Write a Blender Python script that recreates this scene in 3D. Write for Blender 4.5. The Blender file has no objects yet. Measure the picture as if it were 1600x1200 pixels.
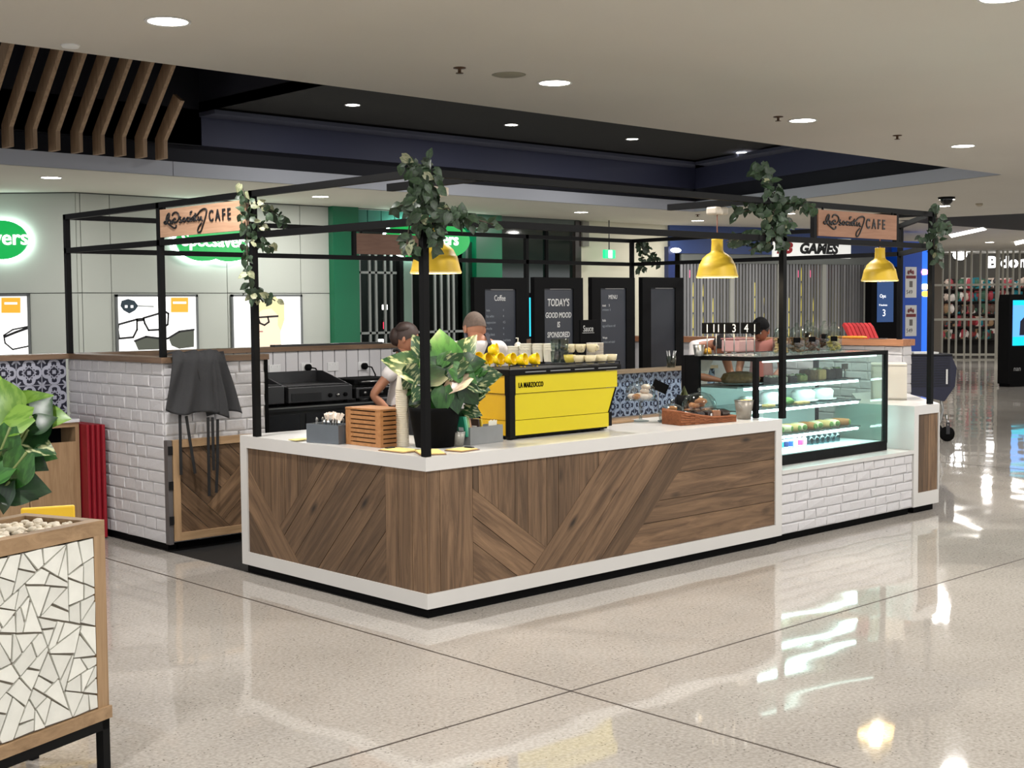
import bpy, bmesh, math, random
from mathutils import Vector, Matrix
random.seed(7)
scn = bpy.context.scene
COL = scn.collection
R = math.radians
# ---------------------------------------------------------------- camera
CAM = Vector((-4.5996, -5.5838, 1.72))
F_PX = 2068.53
YAW, PITCH, ROLL = R(46.7461), R(-3.3145), R(-0.4694)
Fv = Vector((math.cos(YAW)*math.cos(PITCH), math.sin(YAW)*math.cos(PITCH), math.sin(PITCH)))
Rv = Vector((math.sin(YAW), -math.cos(YAW), 0)); Uv = Rv.cross(Fv)
R2 = Rv*math.cos(ROLL)+Uv*math.sin(ROLL); U2 = -Rv*math.sin(ROLL)+Uv*math.cos(ROLL)
cd = bpy.data.cameras.new('camera'); cam = bpy.data.objects.new('camera', cd); COL.objects.link(cam)
cd.sensor_width = 36; cd.lens = F_PX/1600*36; cd.clip_end = 200
M = Matrix((R2, U2, -Fv)).transposed().to_4x4(); M.translation = CAM; cam.matrix_world = M
scn.camera = cam
def W(px, py, axis, val):
    """photo pixel -> the world point where its ray meets the plane axis=val"""
    d = Fv+R2*((px-800)/F_PX)-U2*((py-600)/F_PX)
    return CAM+d*((val-CAM[axis])/d[axis])
# ---------------------------------------------------------------- world, exposure
wd = bpy.data.worlds.new('world'); scn.world = wd; wd.use_nodes = True
wd.node_tree.nodes['Background'].inputs[0].default_value = (.97, .985, 1.0, 1)
wd.node_tree.nodes['Background'].inputs[1].default_value = 1.0
scn.view_settings.view_transform = 'Standard'; scn.view_settings.look = 'None'
scn.view_settings.exposure = 0.30; scn.view_settings.gamma = 1; scn.view_settings.use_curve_mapping = False
DOWN_POWER = 52.0      # W of each bright ceiling downlight
# ---------------------------------------------------------------- helpers
def lin(c):
    return tuple(((v/255)/12.92 if v/255 <= .04045 else ((v/255+.055)/1.055)**2.4) for v in c)+(1,)
MATS = {}
def mat(name, rgb, rough=.5, metal=0, spec=.5, emit=None, es=0, alpha=1, coat=0, trans=0, noise=None, bump=None, var=0, sub=0):
    """rgb in 0..255 sRGB; noise=(scale,amount) mottles the colour; bump=(scale,strength); var = brightness spread between objects"""
    if name in MATS: return MATS[name]
    m = bpy.data.materials.new(name); m.use_nodes = True; nt = m.node_tree; b = nt.nodes['Principled BSDF']
    b.inputs['Base Color'].default_value = lin(rgb); b.inputs['Roughness'].default_value = rough
    b.inputs['Metallic'].default_value = metal; b.inputs['Specular IOR Level'].default_value = spec
    if coat: b.inputs['Coat Weight'].default_value = coat; b.inputs['Coat Roughness'].default_value = .08
    if trans: b.inputs['Transmission Weight'].default_value = trans
    if sub: b.inputs['Subsurface Weight'].default_value = sub; b.inputs['Subsurface Scale'].default_value = .02
    if emit: b.inputs['Emission Color'].default_value = lin(emit); b.inputs['Emission Strength'].default_value = es
    L = nt.links; tc = nt.nodes.new('ShaderNodeTexCoord'); last = None
    if noise or var:
        hs = nt.nodes.new('ShaderNodeHueSaturation'); hs.inputs['Color'].default_value = lin(rgb)
        L.new(hs.outputs[0], b.inputs['Base Color'])
        val = None
        if noise:
            n = nt.nodes.new('ShaderNodeTexNoise'); n.inputs['Scale'].default_value = noise[0]; n.inputs['Detail'].default_value = 5
            L.new(tc.outputs['Object'], n.inputs['Vector'])
            mr = nt.nodes.new('ShaderNodeMapRange'); mr.inputs[1].default_value = .25; mr.inputs[2].default_value = .75
            mr.inputs[3].default_value = 1-noise[1]; mr.inputs[4].default_value = 1+noise[1]; L.new(n.outputs[0], mr.inputs[0]); val = mr.outputs[0]
        if var:
            oi = nt.nodes.new('ShaderNodeObjectInfo'); m2 = nt.nodes.new('ShaderNodeMapRange')
            m2.inputs[3].default_value = 1-var; m2.inputs[4].default_value = 1+var; L.new(oi.outputs['Random'], m2.inputs[0])
            if val is None: val = m2.outputs[0]
            else:
                mm = nt.nodes.new('ShaderNodeMath'); mm.operation = 'MULTIPLY'; L.new(val, mm.inputs[0]); L.new(m2.outputs[0], mm.inputs[1]); val = mm.outputs[0]
        L.new(val, hs.inputs['Value'])
    if bump:
        n = nt.nodes.new('ShaderNodeTexNoise'); n.inputs['Scale'].default_value = bump[0]; n.inputs['Detail'].default_value = 4
        L.new(tc.outputs['Object'], n.inputs['Vector'])
        bp = nt.nodes.new('ShaderNodeBump'); bp.inputs['Strength'].default_value = bump[1]; bp.inputs['Distance'].default_value = .01
        L.new(n.outputs[0], bp.inputs['Height']); L.new(bp.outputs[0], b.inputs['Normal'])
    MATS[name] = m; return m
def wood(name, dark, light, axis=0, rough=.45, knots=0, scale=1, var=.12):
    """timber with its grain along the object's local axis"""
    if name in MATS: return MATS[name]
    m = bpy.data.materials.new(name); m.use_nodes = True; nt = m.node_tree; b = nt.nodes['Principled BSDF']; L = nt.links; N = nt.nodes.new
    b.inputs['Roughness'].default_value = rough; b.inputs['Specular IOR Level'].default_value = .35
    tc = N('ShaderNodeTexCoord'); oi = N('ShaderNodeObjectInfo'); mp = N('ShaderNodeMapping')
    s = [14*scale]*3; s[axis] = 1.1*scale; mp.inputs['Scale'].default_value = s
    L.new(tc.outputs['Object'], mp.inputs['Vector'])
    cm = N('ShaderNodeCombineXYZ'); mu = N('ShaderNodeMath'); mu.operation = 'MULTIPLY'; mu.inputs[1].default_value = 37
    L.new(oi.outputs['Random'], mu.inputs[0])
    for i in range(3): L.new(mu.outputs[0], cm.inputs[i])
    L.new(cm.outputs[0], mp.inputs['Location'])
    n = N('ShaderNodeTexNoise'); n.inputs['Scale'].default_value = 1.6; n.inputs['Detail'].default_value = 8; n.inputs['Distortion'].default_value = .9; n.inputs['Roughness'].default_value = .65
    L.new(mp.outputs[0], n.inputs['Vector'])
    cr = N('ShaderNodeValToRGB'); cr.color_ramp.elements[0].position = .3; cr.color_ramp.elements[1].position = .72
    cr.color_ramp.elements[0].color = lin(dark); cr.color_ramp.elements[1].color = lin(light); L.new(n.outputs[0], cr.inputs[0])
    col = cr.outputs[0]
    if knots:
        mp2 = N('ShaderNodeMapping'); s = [7]*3; s[axis] = 2.6; mp2.inputs['Scale'].default_value = s
        L.new(tc.outputs['Object'], mp2.inputs['Vector']); L.new(cm.outputs[0], mp2.inputs['Location'])
        vo = N('ShaderNodeTexVoronoi'); L.new(mp2.outputs[0], vo.inputs['Vector']); vo.inputs['Scale'].default_value = .8
        kr = N('ShaderNodeValToRGB'); kr.color_ramp.elements[0].position = .03; kr.color_ramp.elements[0].color = (1, 1, 1, 1)
        kr.color_ramp.elements[1].position = .16; kr.color_ramp.elements[1].color = (0, 0, 0, 1); L.new(vo.outputs['Distance'], kr.inputs[0])
        mx = N('ShaderNodeMix'); mx.data_type = 'RGBA'; mx.inputs[7].default_value = lin([v*.35 for v in dark])
        mk = N('ShaderNodeMath'); mk.operation = 'MULTIPLY'; mk.inputs[1].default_value = knots; L.new(kr.outputs[0], mk.inputs[0])
        L.new(mk.outputs[0], mx.inputs[0]); L.new(col, mx.inputs[6]); col = mx.outputs[2]
    hs = N('ShaderNodeHueSaturation'); m2 = N('ShaderNodeMapRange'); m2.inputs[3].default_value = 1-var; m2.inputs[4].default_value = 1+var
    L.new(oi.outputs['Random'], m2.inputs[0]); L.new(m2.outputs[0], hs.inputs['Value']); L.new(col, hs.inputs['Color']); L.new(hs.outputs[0], b.inputs['Base Color'])
    bp = N('ShaderNodeBump'); bp.inputs['Strength'].default_value = .12; bp.inputs['Distance'].default_value = .004
    L.new(n.outputs[0], bp.inputs['Height']); L.new(bp.outputs[0], b.inputs['Normal'])
    MATS[name] = m; return m
def glass(name='clear_glass', tint=(235, 245, 242), refl=1.0):
    if name in MATS: return MATS[name]
    m = bpy.data.materials.new(name); m.use_nodes = True; nt = m.node_tree; L = nt.links
    for n in list(nt.nodes): nt.nodes.remove(n)
    o = nt.nodes.new('ShaderNodeOutputMaterial'); t = nt.nodes.new('ShaderNodeBsdfTransparent'); g = nt.nodes.new('ShaderNodeBsdfGlossy')
    g.inputs['Roughness'].default_value = .03; t.inputs[0].default_value = lin(tint)
    lw = nt.nodes.new('ShaderNodeLayerWeight'); lw.inputs[0].default_value = .5
    pw = nt.nodes.new('ShaderNodeMath'); pw.operation = 'POWER'; pw.inputs[1].default_value = 5; L.new(lw.outputs['Facing'], pw.inputs[0])
    mu = nt.nodes.new('ShaderNodeMath'); mu.operation = 'MULTIPLY_ADD'; mu.inputs[1].default_value = .85; mu.inputs[2].default_value = .035*refl; mu.use_clamp = True; L.new(pw.outputs[0], mu.inputs[0])
    mx = nt.nodes.new('ShaderNodeMixShader'); L.new(mu.outputs[0], mx.inputs[0]); L.new(t.outputs[0], mx.inputs[1]); L.new(g.outputs[0], mx.inputs[2]); L.new(mx.outputs[0], o.inputs[0])
    MATS[name] = m; return m
def emis(name, rgb, s):
    if name in MATS: return MATS[name]
    m = bpy.data.materials.new(name); m.use_nodes = True; b = m.node_tree.nodes['Principled BSDF']
    b.inputs['Base Color'].default_value = lin([v*.5 for v in rgb]); b.inputs['Emission Color'].default_value = lin(rgb); b.inputs['Emission Strength'].default_value = s
    MATS[name] = m; return m
ORG = {}
def setp(o, label=None, cat=None, group=None, kind=None):
    if label: o['label'] = label
    if cat: o['category'] = cat
    if group: o['group'] = group
    if kind: o['kind'] = kind
    return o
def thing(name, label, cat, loc=(0, 0, 0), group=None, rz=0, kind=None):
    o = bpy.data.objects.new(name, None); COL.objects.link(o); o.location = loc; o.rotation_euler = (0, 0, rz); o.empty_display_size = .05
    ORG[o.name] = Vector(loc); return setp(o, label, cat, group, kind)
class MB:
    def __init__(s): s.v = []; s.f = []; s.sm = []
    def add(s, vs, fs, smooth=False):
        n = len(s.v); s.v += [Vector(v) for v in vs]; s.f += [tuple(i+n for i in f) for f in fs]; s.sm += [smooth]*len(fs); return s
    def box(s, x0, x1, y0, y1, z0, z1, M=None, bev=0):
        if x0 > x1: x0, x1 = x1, x0
        if y0 > y1: y0, y1 = y1, y0
        if z0 > z1: z0, z1 = z1, z0
        if bev:
            bm = bmesh.new(); bmesh.ops.create_cube(bm, size=1)
            for v in bm.verts: v.co = Vector(((x0+x1)/2+v.co.x*(x1-x0), (y0+y1)/2+v.co.y*(y1-y0), (z0+z1)/2+v.co.z*(z1-z0)))
            bmesh.ops.bevel(bm, geom=bm.edges[:], offset=bev, segments=2, affect='EDGES', profile=.5)
            vs = [v.co.copy() for v in bm.verts]; fs = [[v.index for v in f.verts] for f in bm.faces]; bm.free()
        else:
            vs = [Vector((x, y, z)) for x in (x0, x1) for y in (y0, y1) for z in (z0, z1)]
            fs = [(0, 1, 3, 2), (4, 6, 7, 5), (0, 4, 5, 1), (2, 3, 7, 6), (0, 2, 6, 4), (1, 5, 7, 3)]
        if M: vs = [M @ v for v in vs]
        return s.add(vs, fs)
    def prism(s, poly, h, fn):
        """poly of (a,b), extruded 0..h; fn(a,b,t)->point"""
        n = len(poly); vs = [fn(a, b, 0) for a, b in poly]+[fn(a, b, h) for a, b in poly]
        return s.add(vs, [tuple(range(n))[::-1], tuple(range(n, 2*n))]+[(i, (i+1) % n, n+(i+1) % n, n+i) for i in range(n)])
    def lathe(s, prof, c=(0, 0, 0), seg=20, M=None, sx=1, sy=1, smooth=True, cap=True):
        c = Vector(c); vs = []; fs = []; k = len(prof)
        for i in range(seg):
            a = 2*math.pi*i/seg
            for r, z in prof: vs.append(Vector((r*math.cos(a)*sx, r*math.sin(a)*sy, z)))
        for i in range(seg):
            j = (i+1) % seg
            for q in range(k-1): fs.append((i*k+q, j*k+q, j*k+q+1, i*k+q+1))
        if cap:
            if prof[0][0] > 1e-6: fs.append(tuple(i*k for i in range(seg))[::-1])
            if prof[-1][0] > 1e-6: fs.append(tuple(i*k+k-1 for i in range(seg)))
        if M: vs = [M @ v for v in vs]
        return s.add([v+c for v in vs], fs, smooth)
    def tube(s, pts, r, seg=8, smooth=True, closed=False):
        pts = [Vector(p) for p in pts]; n = len(pts); vs = []; fs = []; prev = None
        for i, p in enumerate(pts):
            a = pts[i-1] if i > 0 else (pts[-1] if closed else pts[0]); b = pts[i+1] if i < n-1 else (pts[0] if closed else pts[-1])
            d = (b-a).normalized() if (b-a).length > 1e-9 else Vector((0, 0, 1))
            if prev is None: u = d.orthogonal().normalized()
            else:
                u = (prev-d*prev.dot(d)); u = u.normalized() if u.length > 1e-6 else d.orthogonal().normalized()
            prev = u; w = d.cross(u); rr = r[i] if isinstance(r, (list, tuple)) else r
            for k in range(seg):
                t = 2*math.pi*(k+.5)/seg; vs.append(p+u*(rr*math.cos(t))+w*(rr*math.sin(t)))
        for i in range(n if closed else n-1):
            j = (i+1) % n
            for k in range(seg): fs.append((i*seg+k, i*seg+(k+1) % seg, j*seg+(k+1) % seg, j*seg+k))
        if not closed: fs += [tuple(range(seg))[::-1], tuple(range((n-1)*seg, n*seg))]
        return s.add(vs, fs, smooth)
    def bar(s, a, b, w, h=None, up=(0, 0, 1)):
        """square bar between two points"""
        h = h or w; a = Vector(a); b = Vector(b); d = (b-a).normalized(); up = Vector(up)
        if abs(d.dot(up)) > .99: up = Vector((0, 1, 0))
        u = d.cross(up).normalized(); q = u.cross(d)
        vs = [p+u*(i*w/2)+q*(j*h/2) for p in (a, b) for i in (-1, 1) for j in (-1, 1)]
        return s.add(vs, [(0, 1, 3, 2), (4, 6, 7, 5), (0, 4, 5, 1), (2, 3, 7, 6), (0, 2, 6, 4), (1, 5, 7, 3)])
    def ball(s, c, r, seg=12, rings=8, sc=(1, 1, 1), jit=0):
        vs = []; fs = []; c = Vector(c)
        for i in range(1, rings):
            t = math.pi*i/rings
            for k in range(seg):
                a = 2*math.pi*k/seg; q = r*(1+random.uniform(-jit, jit))
                vs.append(c+Vector((q*math.sin(t)*math.cos(a)*sc[0], q*math.sin(t)*math.sin(a)*sc[1], q*math.cos(t)*sc[2])))
        vs += [c+Vector((0, 0, r*sc[2])), c-Vector((0, 0, r*sc[2]))]; T = len(vs)-2
        for i in range(rings-2):
            for k in range(seg): fs.append((i*seg+k, (i+1)*seg+k, (i+1)*seg+(k+1) % seg, i*seg+(k+1) % seg))
        for k in range(seg):
            fs.append((T, k, (k+1) % seg)); fs.append((T+1, (rings-2)*seg+(k+1) % seg, (rings-2)*seg+k))
        return s.add(vs, fs, True)
    def mesh(s, name, m=None, off=Vector((0, 0, 0))):
        me = bpy.data.meshes.new(name); me.from_pydata([tuple(v-off) for v in s.v], [], s.f)
        me.polygons.foreach_set('use_smooth', s.sm); me.update()
        bm = bmesh.new(); bm.from_mesh(me); bmesh.ops.recalc_face_normals(bm, faces=bm.faces[:]); bm.to_mesh(me); bm.free()
        if m: me.materials.append(m)
        return me
    def build(s, name, m, parent=None, kind=None, label=None, off=None):
        o = Vector((0, 0, 0))
        if parent: o = ORG.get(parent.name, o)
        if off is not None: o = Vector(off)
        ob = bpy.data.objects.new(name, s.mesh(name, m, o)); COL.objects.link(ob)
        if parent: ob.parent = parent; ORG[ob.name] = o
        elif off is not None: ob.location = off
        if kind: ob['kind'] = kind
        if label: ob['label'] = label
        return ob
def multi(name, parts, parent=None, kind=None, off=None):
    """one object from several (MB, material) pairs"""
    allb = MB(); idx = []
    for i, (b, m) in enumerate(parts): n0 = len(allb.f); allb.add(b.v, b.f); allb.sm[n0:] = b.sm; idx += [i]*len(b.f)
    o = allb.build(name, parts[0][1], parent, kind, off=off)
    for b, m in parts[1:]: o.data.materials.append(m)
    if len(o.data.polygons) == len(idx): o.data.polygons.foreach_set('material_index', idx)
    return o
def single(name, mb, m, label, cat, group=None, kind=None, base=None):
    """a one-mesh thing whose origin is at its base"""
    if base is None:
        xs = [v.x for v in mb.v]; ys = [v.y for v in mb.v]; zs = [v.z for v in mb.v]
        base = ((min(xs)+max(xs))/2, (min(ys)+max(ys))/2, min(zs))
    o = mb.build(name, m, off=base); return setp(o, label, cat, group, kind)
def place(mesh, name, parent, mtx, kind=None):
    o = bpy.data.objects.new(name, mesh); COL.objects.link(o); o.parent = parent
    po = ORG.get(parent.name, Vector((0, 0, 0))) if parent else Vector((0, 0, 0))
    o.matrix_local = Matrix.Translation(-po) @ mtx
    ORG[o.name] = Vector((0, 0, 0))
    if kind: o['kind'] = kind
    return o
def copy_tree(o, parent=None, loc=None, rz=None, label=None):
    c = o.copy(); COL.objects.link(c)
    if parent: c.parent = parent
    if loc is not None: c.location = loc
    if rz is not None: c.rotation_euler = (0, 0, rz)
    if label: c['label'] = label
    for ch in list(o.children): copy_tree(ch, c)
    return c
def frame(o, u, v):
    """matrix whose local x,y follow u,v and z their cross product"""
    u = Vector(u).normalized(); v = Vector(v).normalized(); n = u.cross(v).normalized(); v = n.cross(u)
    m = Matrix((u, v, n)).transposed().to_4x4(); m.translation = Vector(o); return m
def text(s, size, m, mtx, parent, name='lettering', ext=.001, align='LEFT', shear=0, sx=1, bold=0, sp=1):
    cu = bpy.data.curves.new('t', 'FONT'); cu.body = s; cu.size = size; cu.extrude = ext; cu.align_x = align; cu.shear = shear; cu.offset = bold; cu.space_character = sp
    cu.resolution_u = 3
    t = bpy.data.objects.new('t', cu); COL.objects.link(t); bpy.context.view_layer.update()
    me = bpy.data.meshes.new_from_object(t.evaluated_get(bpy.context.evaluated_depsgraph_get())); bpy.data.objects.remove(t); bpy.data.curves.remove(cu)
    me.materials.clear(); me.materials.append(m)
    if sx != 1: me.transform(Matrix.Diagonal((sx, 1, 1, 1)))
    o = bpy.data.objects.new(name, me); COL.objects.link(o); o.parent = parent
    po = ORG.get(parent.name, Vector((0, 0, 0)))
    o.matrix_local = Matrix.Translation(-po) @ mtx; return o
def clip(poly, p, n):
    """keep the side of the 2D line through p where dot(q-p,n)>=0"""
    out = []; k = len(poly)
    for i in range(k):
        a = poly[i]; b = poly[(i+1) % k]
        da = (a[0]-p[0])*n[0]+(a[1]-p[1])*n[1]; db = (b[0]-p[0])*n[0]+(b[1]-p[1])*n[1]
        if da >= 0: out.append(a)
        if (da >= 0) != (db >= 0):
            t = da/(da-db); out.append((a[0]+(b[0]-a[0])*t, a[1]+(b[1]-a[1])*t))
    return out
def area(p): return abs(sum(p[i][0]*p[(i+1) % len(p)][1]-p[(i+1) % len(p)][0]*p[i][1] for i in range(len(p))))/2
def strips(region, ang, width, to3, nrm, parent, m, thick=.006, gap=.0018, jit=.35, base=None, name='plank'):
    """fill a convex 2D region with timber planks running at angle ang; each plank is an object whose local x is its grain"""
    du = (math.cos(ang), math.sin(ang)); dv = (-du[1], du[0])
    ts = [q[0]*dv[0]+q[1]*dv[1] for q in region]; t = min(ts)+(base or 0)
    O0 = to3(0, 0); U3 = (to3(du[0], du[1])-O0); V3 = (to3(dv[0], dv[1])-O0)
    while t < max(ts)-.004:
        w = width*(1+random.uniform(-jit, jit)); t1 = min(t+w, max(ts))
        if max(ts)-t1 < width*.3: t1 = max(ts)
        pl = clip(region, (dv[0]*(t+gap), dv[1]*(t+gap)), dv)
        if len(pl) > 2: pl = clip(pl, (dv[0]*(t1-gap), dv[1]*(t1-gap)), (-dv[0], -dv[1]))
        if len(pl) > 2 and area(pl) > 2e-4:
            cx = sum(q[0] for q in pl)/len(pl); cy = sum(q[1] for q in pl)/len(pl)
            loc = [((q[0]-cx)*du[0]+(q[1]-cy)*du[1], (q[0]-cx)*dv[0]+(q[1]-cy)*dv[1]) for q in pl]
            mt = frame(to3(cx, cy), U3, V3); s = 1 if (mt.to_3x3() @ Vector((0, 0, 1))).dot(nrm) > 0 else -1
            h = thick+random.uniform(0, .0015)
            me = MB().prism(loc, h*s, lambda a, b, q: Vector((a, b, q))).mesh(name, m)
            place(me, name, parent, mt)
        t = t1
def skinned(verts, edges, rad, sub=2, root=0):
    """smooth tapering body grown over a skeleton"""
    me = bpy.data.meshes.new('s'); me.from_pydata([tuple(v) for v in verts], edges, []); o = bpy.data.objects.new('s', me); COL.objects.link(o)
    mo = o.modifiers.new('k', 'SKIN'); mo.use_smooth_shade = True; mo.branch_smoothing = .6
    sv = me.skin_vertices[0].data
    for i, r in enumerate(rad): sv[i].radius = r if isinstance(r, tuple) else (r, r); sv[i].use_root = (i == root)
    mo2 = o.modifiers.new('u', 'SUBSURF'); mo2.levels = sub; mo2.render_levels = sub
    bpy.context.view_layer.update()
    out = bpy.data.meshes.new_from_object(o.evaluated_get(bpy.context.evaluated_depsgraph_get())); bpy.data.objects.remove(o)
    out.polygons.foreach_set('use_smooth', [True]*len(out.polygons)); return out
def obj(name, me, m, parent, label=None):
    me.materials.clear(); me.materials.append(m); o = bpy.data.objects.new(name, me); COL.objects.link(o); o.parent = parent
    o.location = -ORG.get(parent.name, Vector((0, 0, 0)))
    if label: o['label'] = label
    ORG[o.name] = Vector((0, 0, 0)); return o
def ordinal(i): return ['first', 'second', 'third', 'fourth', 'fifth', 'sixth', 'seventh', 'eighth', 'ninth', 'tenth', 'eleventh', 'twelfth', 'thirteenth', 'fourteenth', 'fifteenth', 'sixteenth'][i]
# ---------------------------------------------------------------- shared materials
BLACK = mat('black_steel', (7, 7, 8), .55, .0, .15)
BLK_M = mat('matt_black', (6, 6, 7), .8, 0, .12)
WHITE = mat('white_solid_surface', (206, 204, 201), .28, noise=(3, .02))
STEEL = mat('brushed_steel', (150, 150, 148), .3, .9)
DSTEEL = mat('dark_steel', (60, 60, 62), .35, .8)
CHROME = mat('chrome', (200, 200, 200), .08, 1)
GLASS = glass()
OAKX = wood('oak_x', (140, 112, 82), (176, 146, 112), 0, var=.05); OAKY = wood('oak_y', (140, 112, 82), (176, 146, 112), 1, var=.05); OAKZ = wood('oak_z', (140, 112, 82), (176, 146, 112), 2, var=.05)
RUSTIC = wood('rustic_plank', (70, 53, 39), (130, 103, 78), 0, .5, knots=.9, var=.30)
WALNUTX = wood('cap_x', (98, 78, 62), (134, 108, 86), 0, var=.04); WALNUTY = wood('cap_y', (98, 78, 62), (134, 108, 86), 1, var=.04)
# ================================================================ STRUCTURE
def WP(px, py, pt, n):
    d = Fv+R2*((px-800)/F_PX)-U2*((py-600)/F_PX); pt = Vector(pt); n = Vector(n)
    return CAM+d*((pt-CAM).dot(n)/d.dot(n))
def struct(name, mb, m, parent=None): return mb.build(name, m, parent, kind='structure')
# floor: polished terrazzo
fm = bpy.data.materials.new('terrazzo'); fm.use_nodes = True; nt = fm.node_tree; L = nt.links; N = nt.nodes.new; pb = nt.nodes['Principled BSDF']
tc = N('ShaderNodeTexCoord')
def ramp(src, p0, c0, p1, c1):
    r = N('ShaderNodeValToRGB'); e = r.color_ramp.elements; e[0].position = p0; e[0].color = c0; e[1].position = p1; e[1].color = c1; L.new(src, r.inputs[0]); return r.outputs[0]
def noise(s, d=4, vec=None):
    n = N('ShaderNodeTexNoise'); n.inputs['Scale'].default_value = s; n.inputs['Detail'].default_value = d; L.new(vec or tc.outputs['Object'], n.inputs['Vector']); return n.outputs[0]
def mixc(f, a, b, mode='MIX'):
    m = N('ShaderNodeMix'); m.data_type = 'RGBA'; m.blend_type = mode
    for i, q in ((0, f), (6, a), (7, b)):
        if isinstance(q, (int, float)): m.inputs[i].default_value = q
        elif isinstance(q, tuple): m.inputs[i].default_value = q
        else: L.new(q, m.inputs[i])
    return m.outputs[2]
base = ramp(noise(.9, 6), .3, lin((160, 154, 146)), .7, lin((186, 180, 172)))
fine = ramp(noise(60, 5), .36, lin((124, 116, 108)), .64, lin((200, 194, 186)))
c1 = mixc(.30, base, fine)
vo = N('ShaderNodeTexVoronoi'); vo.voronoi_dimensions = '2D'; vo.inputs['Scale'].default_value = 30; L.new(tc.outputs['Object'], vo.inputs['Vector'])
fl = ramp(vo.outputs['Distance'], .04, (1, 1, 1, 1), .17, (0, 0, 0, 1)); c2 = mixc(.0, c1, lin((70, 60, 52)))
ml = N('ShaderNodeMath'); ml.operation = 'MULTIPLY'; L.new(fl, ml.inputs[0]); L.new(ramp(noise(9, 3), .48, (0, 0, 0, 1), .62, (.85, .85, .85, 1)), ml.inputs[1])
L.new(mixc(ml.outputs[0], c1, lin((66, 56, 48))), pb.inputs['Base Color'])
pb.inputs['Roughness'].default_value = .042; pb.inputs['Specular IOR Level'].default_value = .62
mp = N('ShaderNodeMapping'); mp.inputs['Scale'].default_value = (1, 1, 1); L.new(tc.outputs['Object'], mp.inputs['Vector'])
bp = N('ShaderNodeBump'); bp.inputs['Strength'].default_value = .16; bp.inputs['Distance'].default_value = .02; L.new(noise(2.1, 0), bp.inputs['Height']); L.new(bp.outputs[0], pb.inputs['Normal'])
fl_o = struct('floor', MB().box(-14, 46, -14, 46, -.12, 0), fm)
JM = mat('joint', (62, 50, 42), .6)
for a, b in (((-.41, -14), (-.41, 12)), ((-14, -1.50), (46, -1.50)), ((-14, 7.5), (46, 7.5)), ((8.6, -14), (8.6, 12)), ((17.6, -14), (17.6, 12))):
    MB().bar((a[0], a[1], .0), (b[0], b[1], .0), .010, .003).build('expansion_joint', JM, fl_o)
MB().prism([(.02, .1), (5.45, .1), (6.5, 1.15), (6.5, 4.36), (.02, 4.36)], .004, lambda a, b, q: Vector((a, b, q))).build('rubber_floor_mat', mat('rubber', (18, 18, 18), .6), fl_o)
# ceiling
CM = mat('ceiling_paint', (206, 202, 192), .85, noise=(.6, .03))
cb = MB()
fz = lambda z: (lambda a, b, t: Vector((a, b, z+t)))
cb.prism([(-14, -14), (46, -14), (46, 2.7), (-14, 2.7)], .15, fz(3.4))
cb.prism([(12.0, 2.7), (46, 2.7), (46, 46), (14.13, 46), (14.13, 9.5)], .15, fz(3.4))
cb.prism([(-14, 9.5), (14.13, 9.5), (14.13, 46), (-14, 46)], .15, fz(3.4))
struct('ceiling', cb, CM)
FAS = mat('fascia_grey', (196, 200, 210), .6); NAVY = mat('navy_paint', (58, 62, 88), .6); NAVD = mat('dark_navy', (26, 27, 38), .7)
def wallstrip(name, a, b, z0, z1, m, t=.05):
    a = Vector(a); b = Vector(b); d = (b-a).normalized(); n = Vector((-d.y, d.x))
    return struct(name, MB().prism([tuple(a), tuple(b), tuple(b+n*t), tuple(a+n*t)], z1-z0, fz(z0)), m)
for i, (z0, z1, m, o) in enumerate(((3.4, 3.58, FAS, -.006), (3.50, 3.9, NAVD, .14), (3.81, 4.26, NAVY, 0))):  # middle band is a shadow gap, its shade put into the colour
    wallstrip('trim_%d' % (i*2+1), (-14, 9.5+o), (14.13+o, 9.5+o), z0, z1, m, .04)
    wallstrip('trim_%d' % (i*2+2), (14.13+o, 9.5+o), (12.0+o, 2.7), z0, z1, m, -.04 if 0 else .04)
struct('ceiling_recess', MB().prism([(4.17, 2.5), (12.3, 2.5), (14.3, 9.7), (4.17, 9.7)], .1, fz(4.25)).prism([(-14, 2.4), (4.17, 2.4), (4.17, 9.7), (-14, 9.7)], .1, fz(5.5)), mat('black_ceiling', (20, 21, 22), .9))
cbd = MB().prism([(4.17, 9.12), (14.0, 9.12), (14.13, 9.5), (4.17, 9.5)], .05, fz(4.17)).prism([(11.6, 2.7), (12.0, 2.7), (14.13, 9.5), (13.65, 9.12)], .05, fz(4.17))
struct('trim_7', cbd, mat('navy_border', (74, 78, 96), .6))
struct("wall_recess", MB().box(4.17, 4.27, 2.5, 9.5, 4.25, 5.5).box(-14, 14, 2.62, 2.7, 3.5, 5.5).box(-14, 4.2, 9.5, 9.6, 3.8, 5.5), NAVD)
MB().box(3.78, 3.785, 9.492, 9.5, 3.4, 3.58).build('trim_8', NAVD, kind='structure')
# timber battens folding up into the void
bt_g = 'timber battens folding up into the ceiling void'
for i in range(9):
    X = 1.66+.2743*(i-1); end = i == 8
    top = 4.33 if i == 8 else 5.45; t = (top-3.82)
    if i == 8: X = 3.58
    prof = [(9.48, 3.58), (9.48, 3.84), (9.48-t*.93, top), (9.30-t*.93, top-.10), (9.26, 3.80), (9.26, 3.58)]
    lab = 'short timber batten with a free end, rightmost of the folded ceiling battens' if end else '%s folded timber ceiling batten from the left edge' % ordinal(i)
    b = MB().prism(prof, .05, lambda a, c, q: Vector((X-.045+q, a, c)))
    single('ceiling_batten', b, wood('batten_oak', (160, 132, 106), (206, 176, 144), 2, .5, var=.06), lab, 'batten', bt_g, base=(X, 9.37, 3.58))
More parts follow.
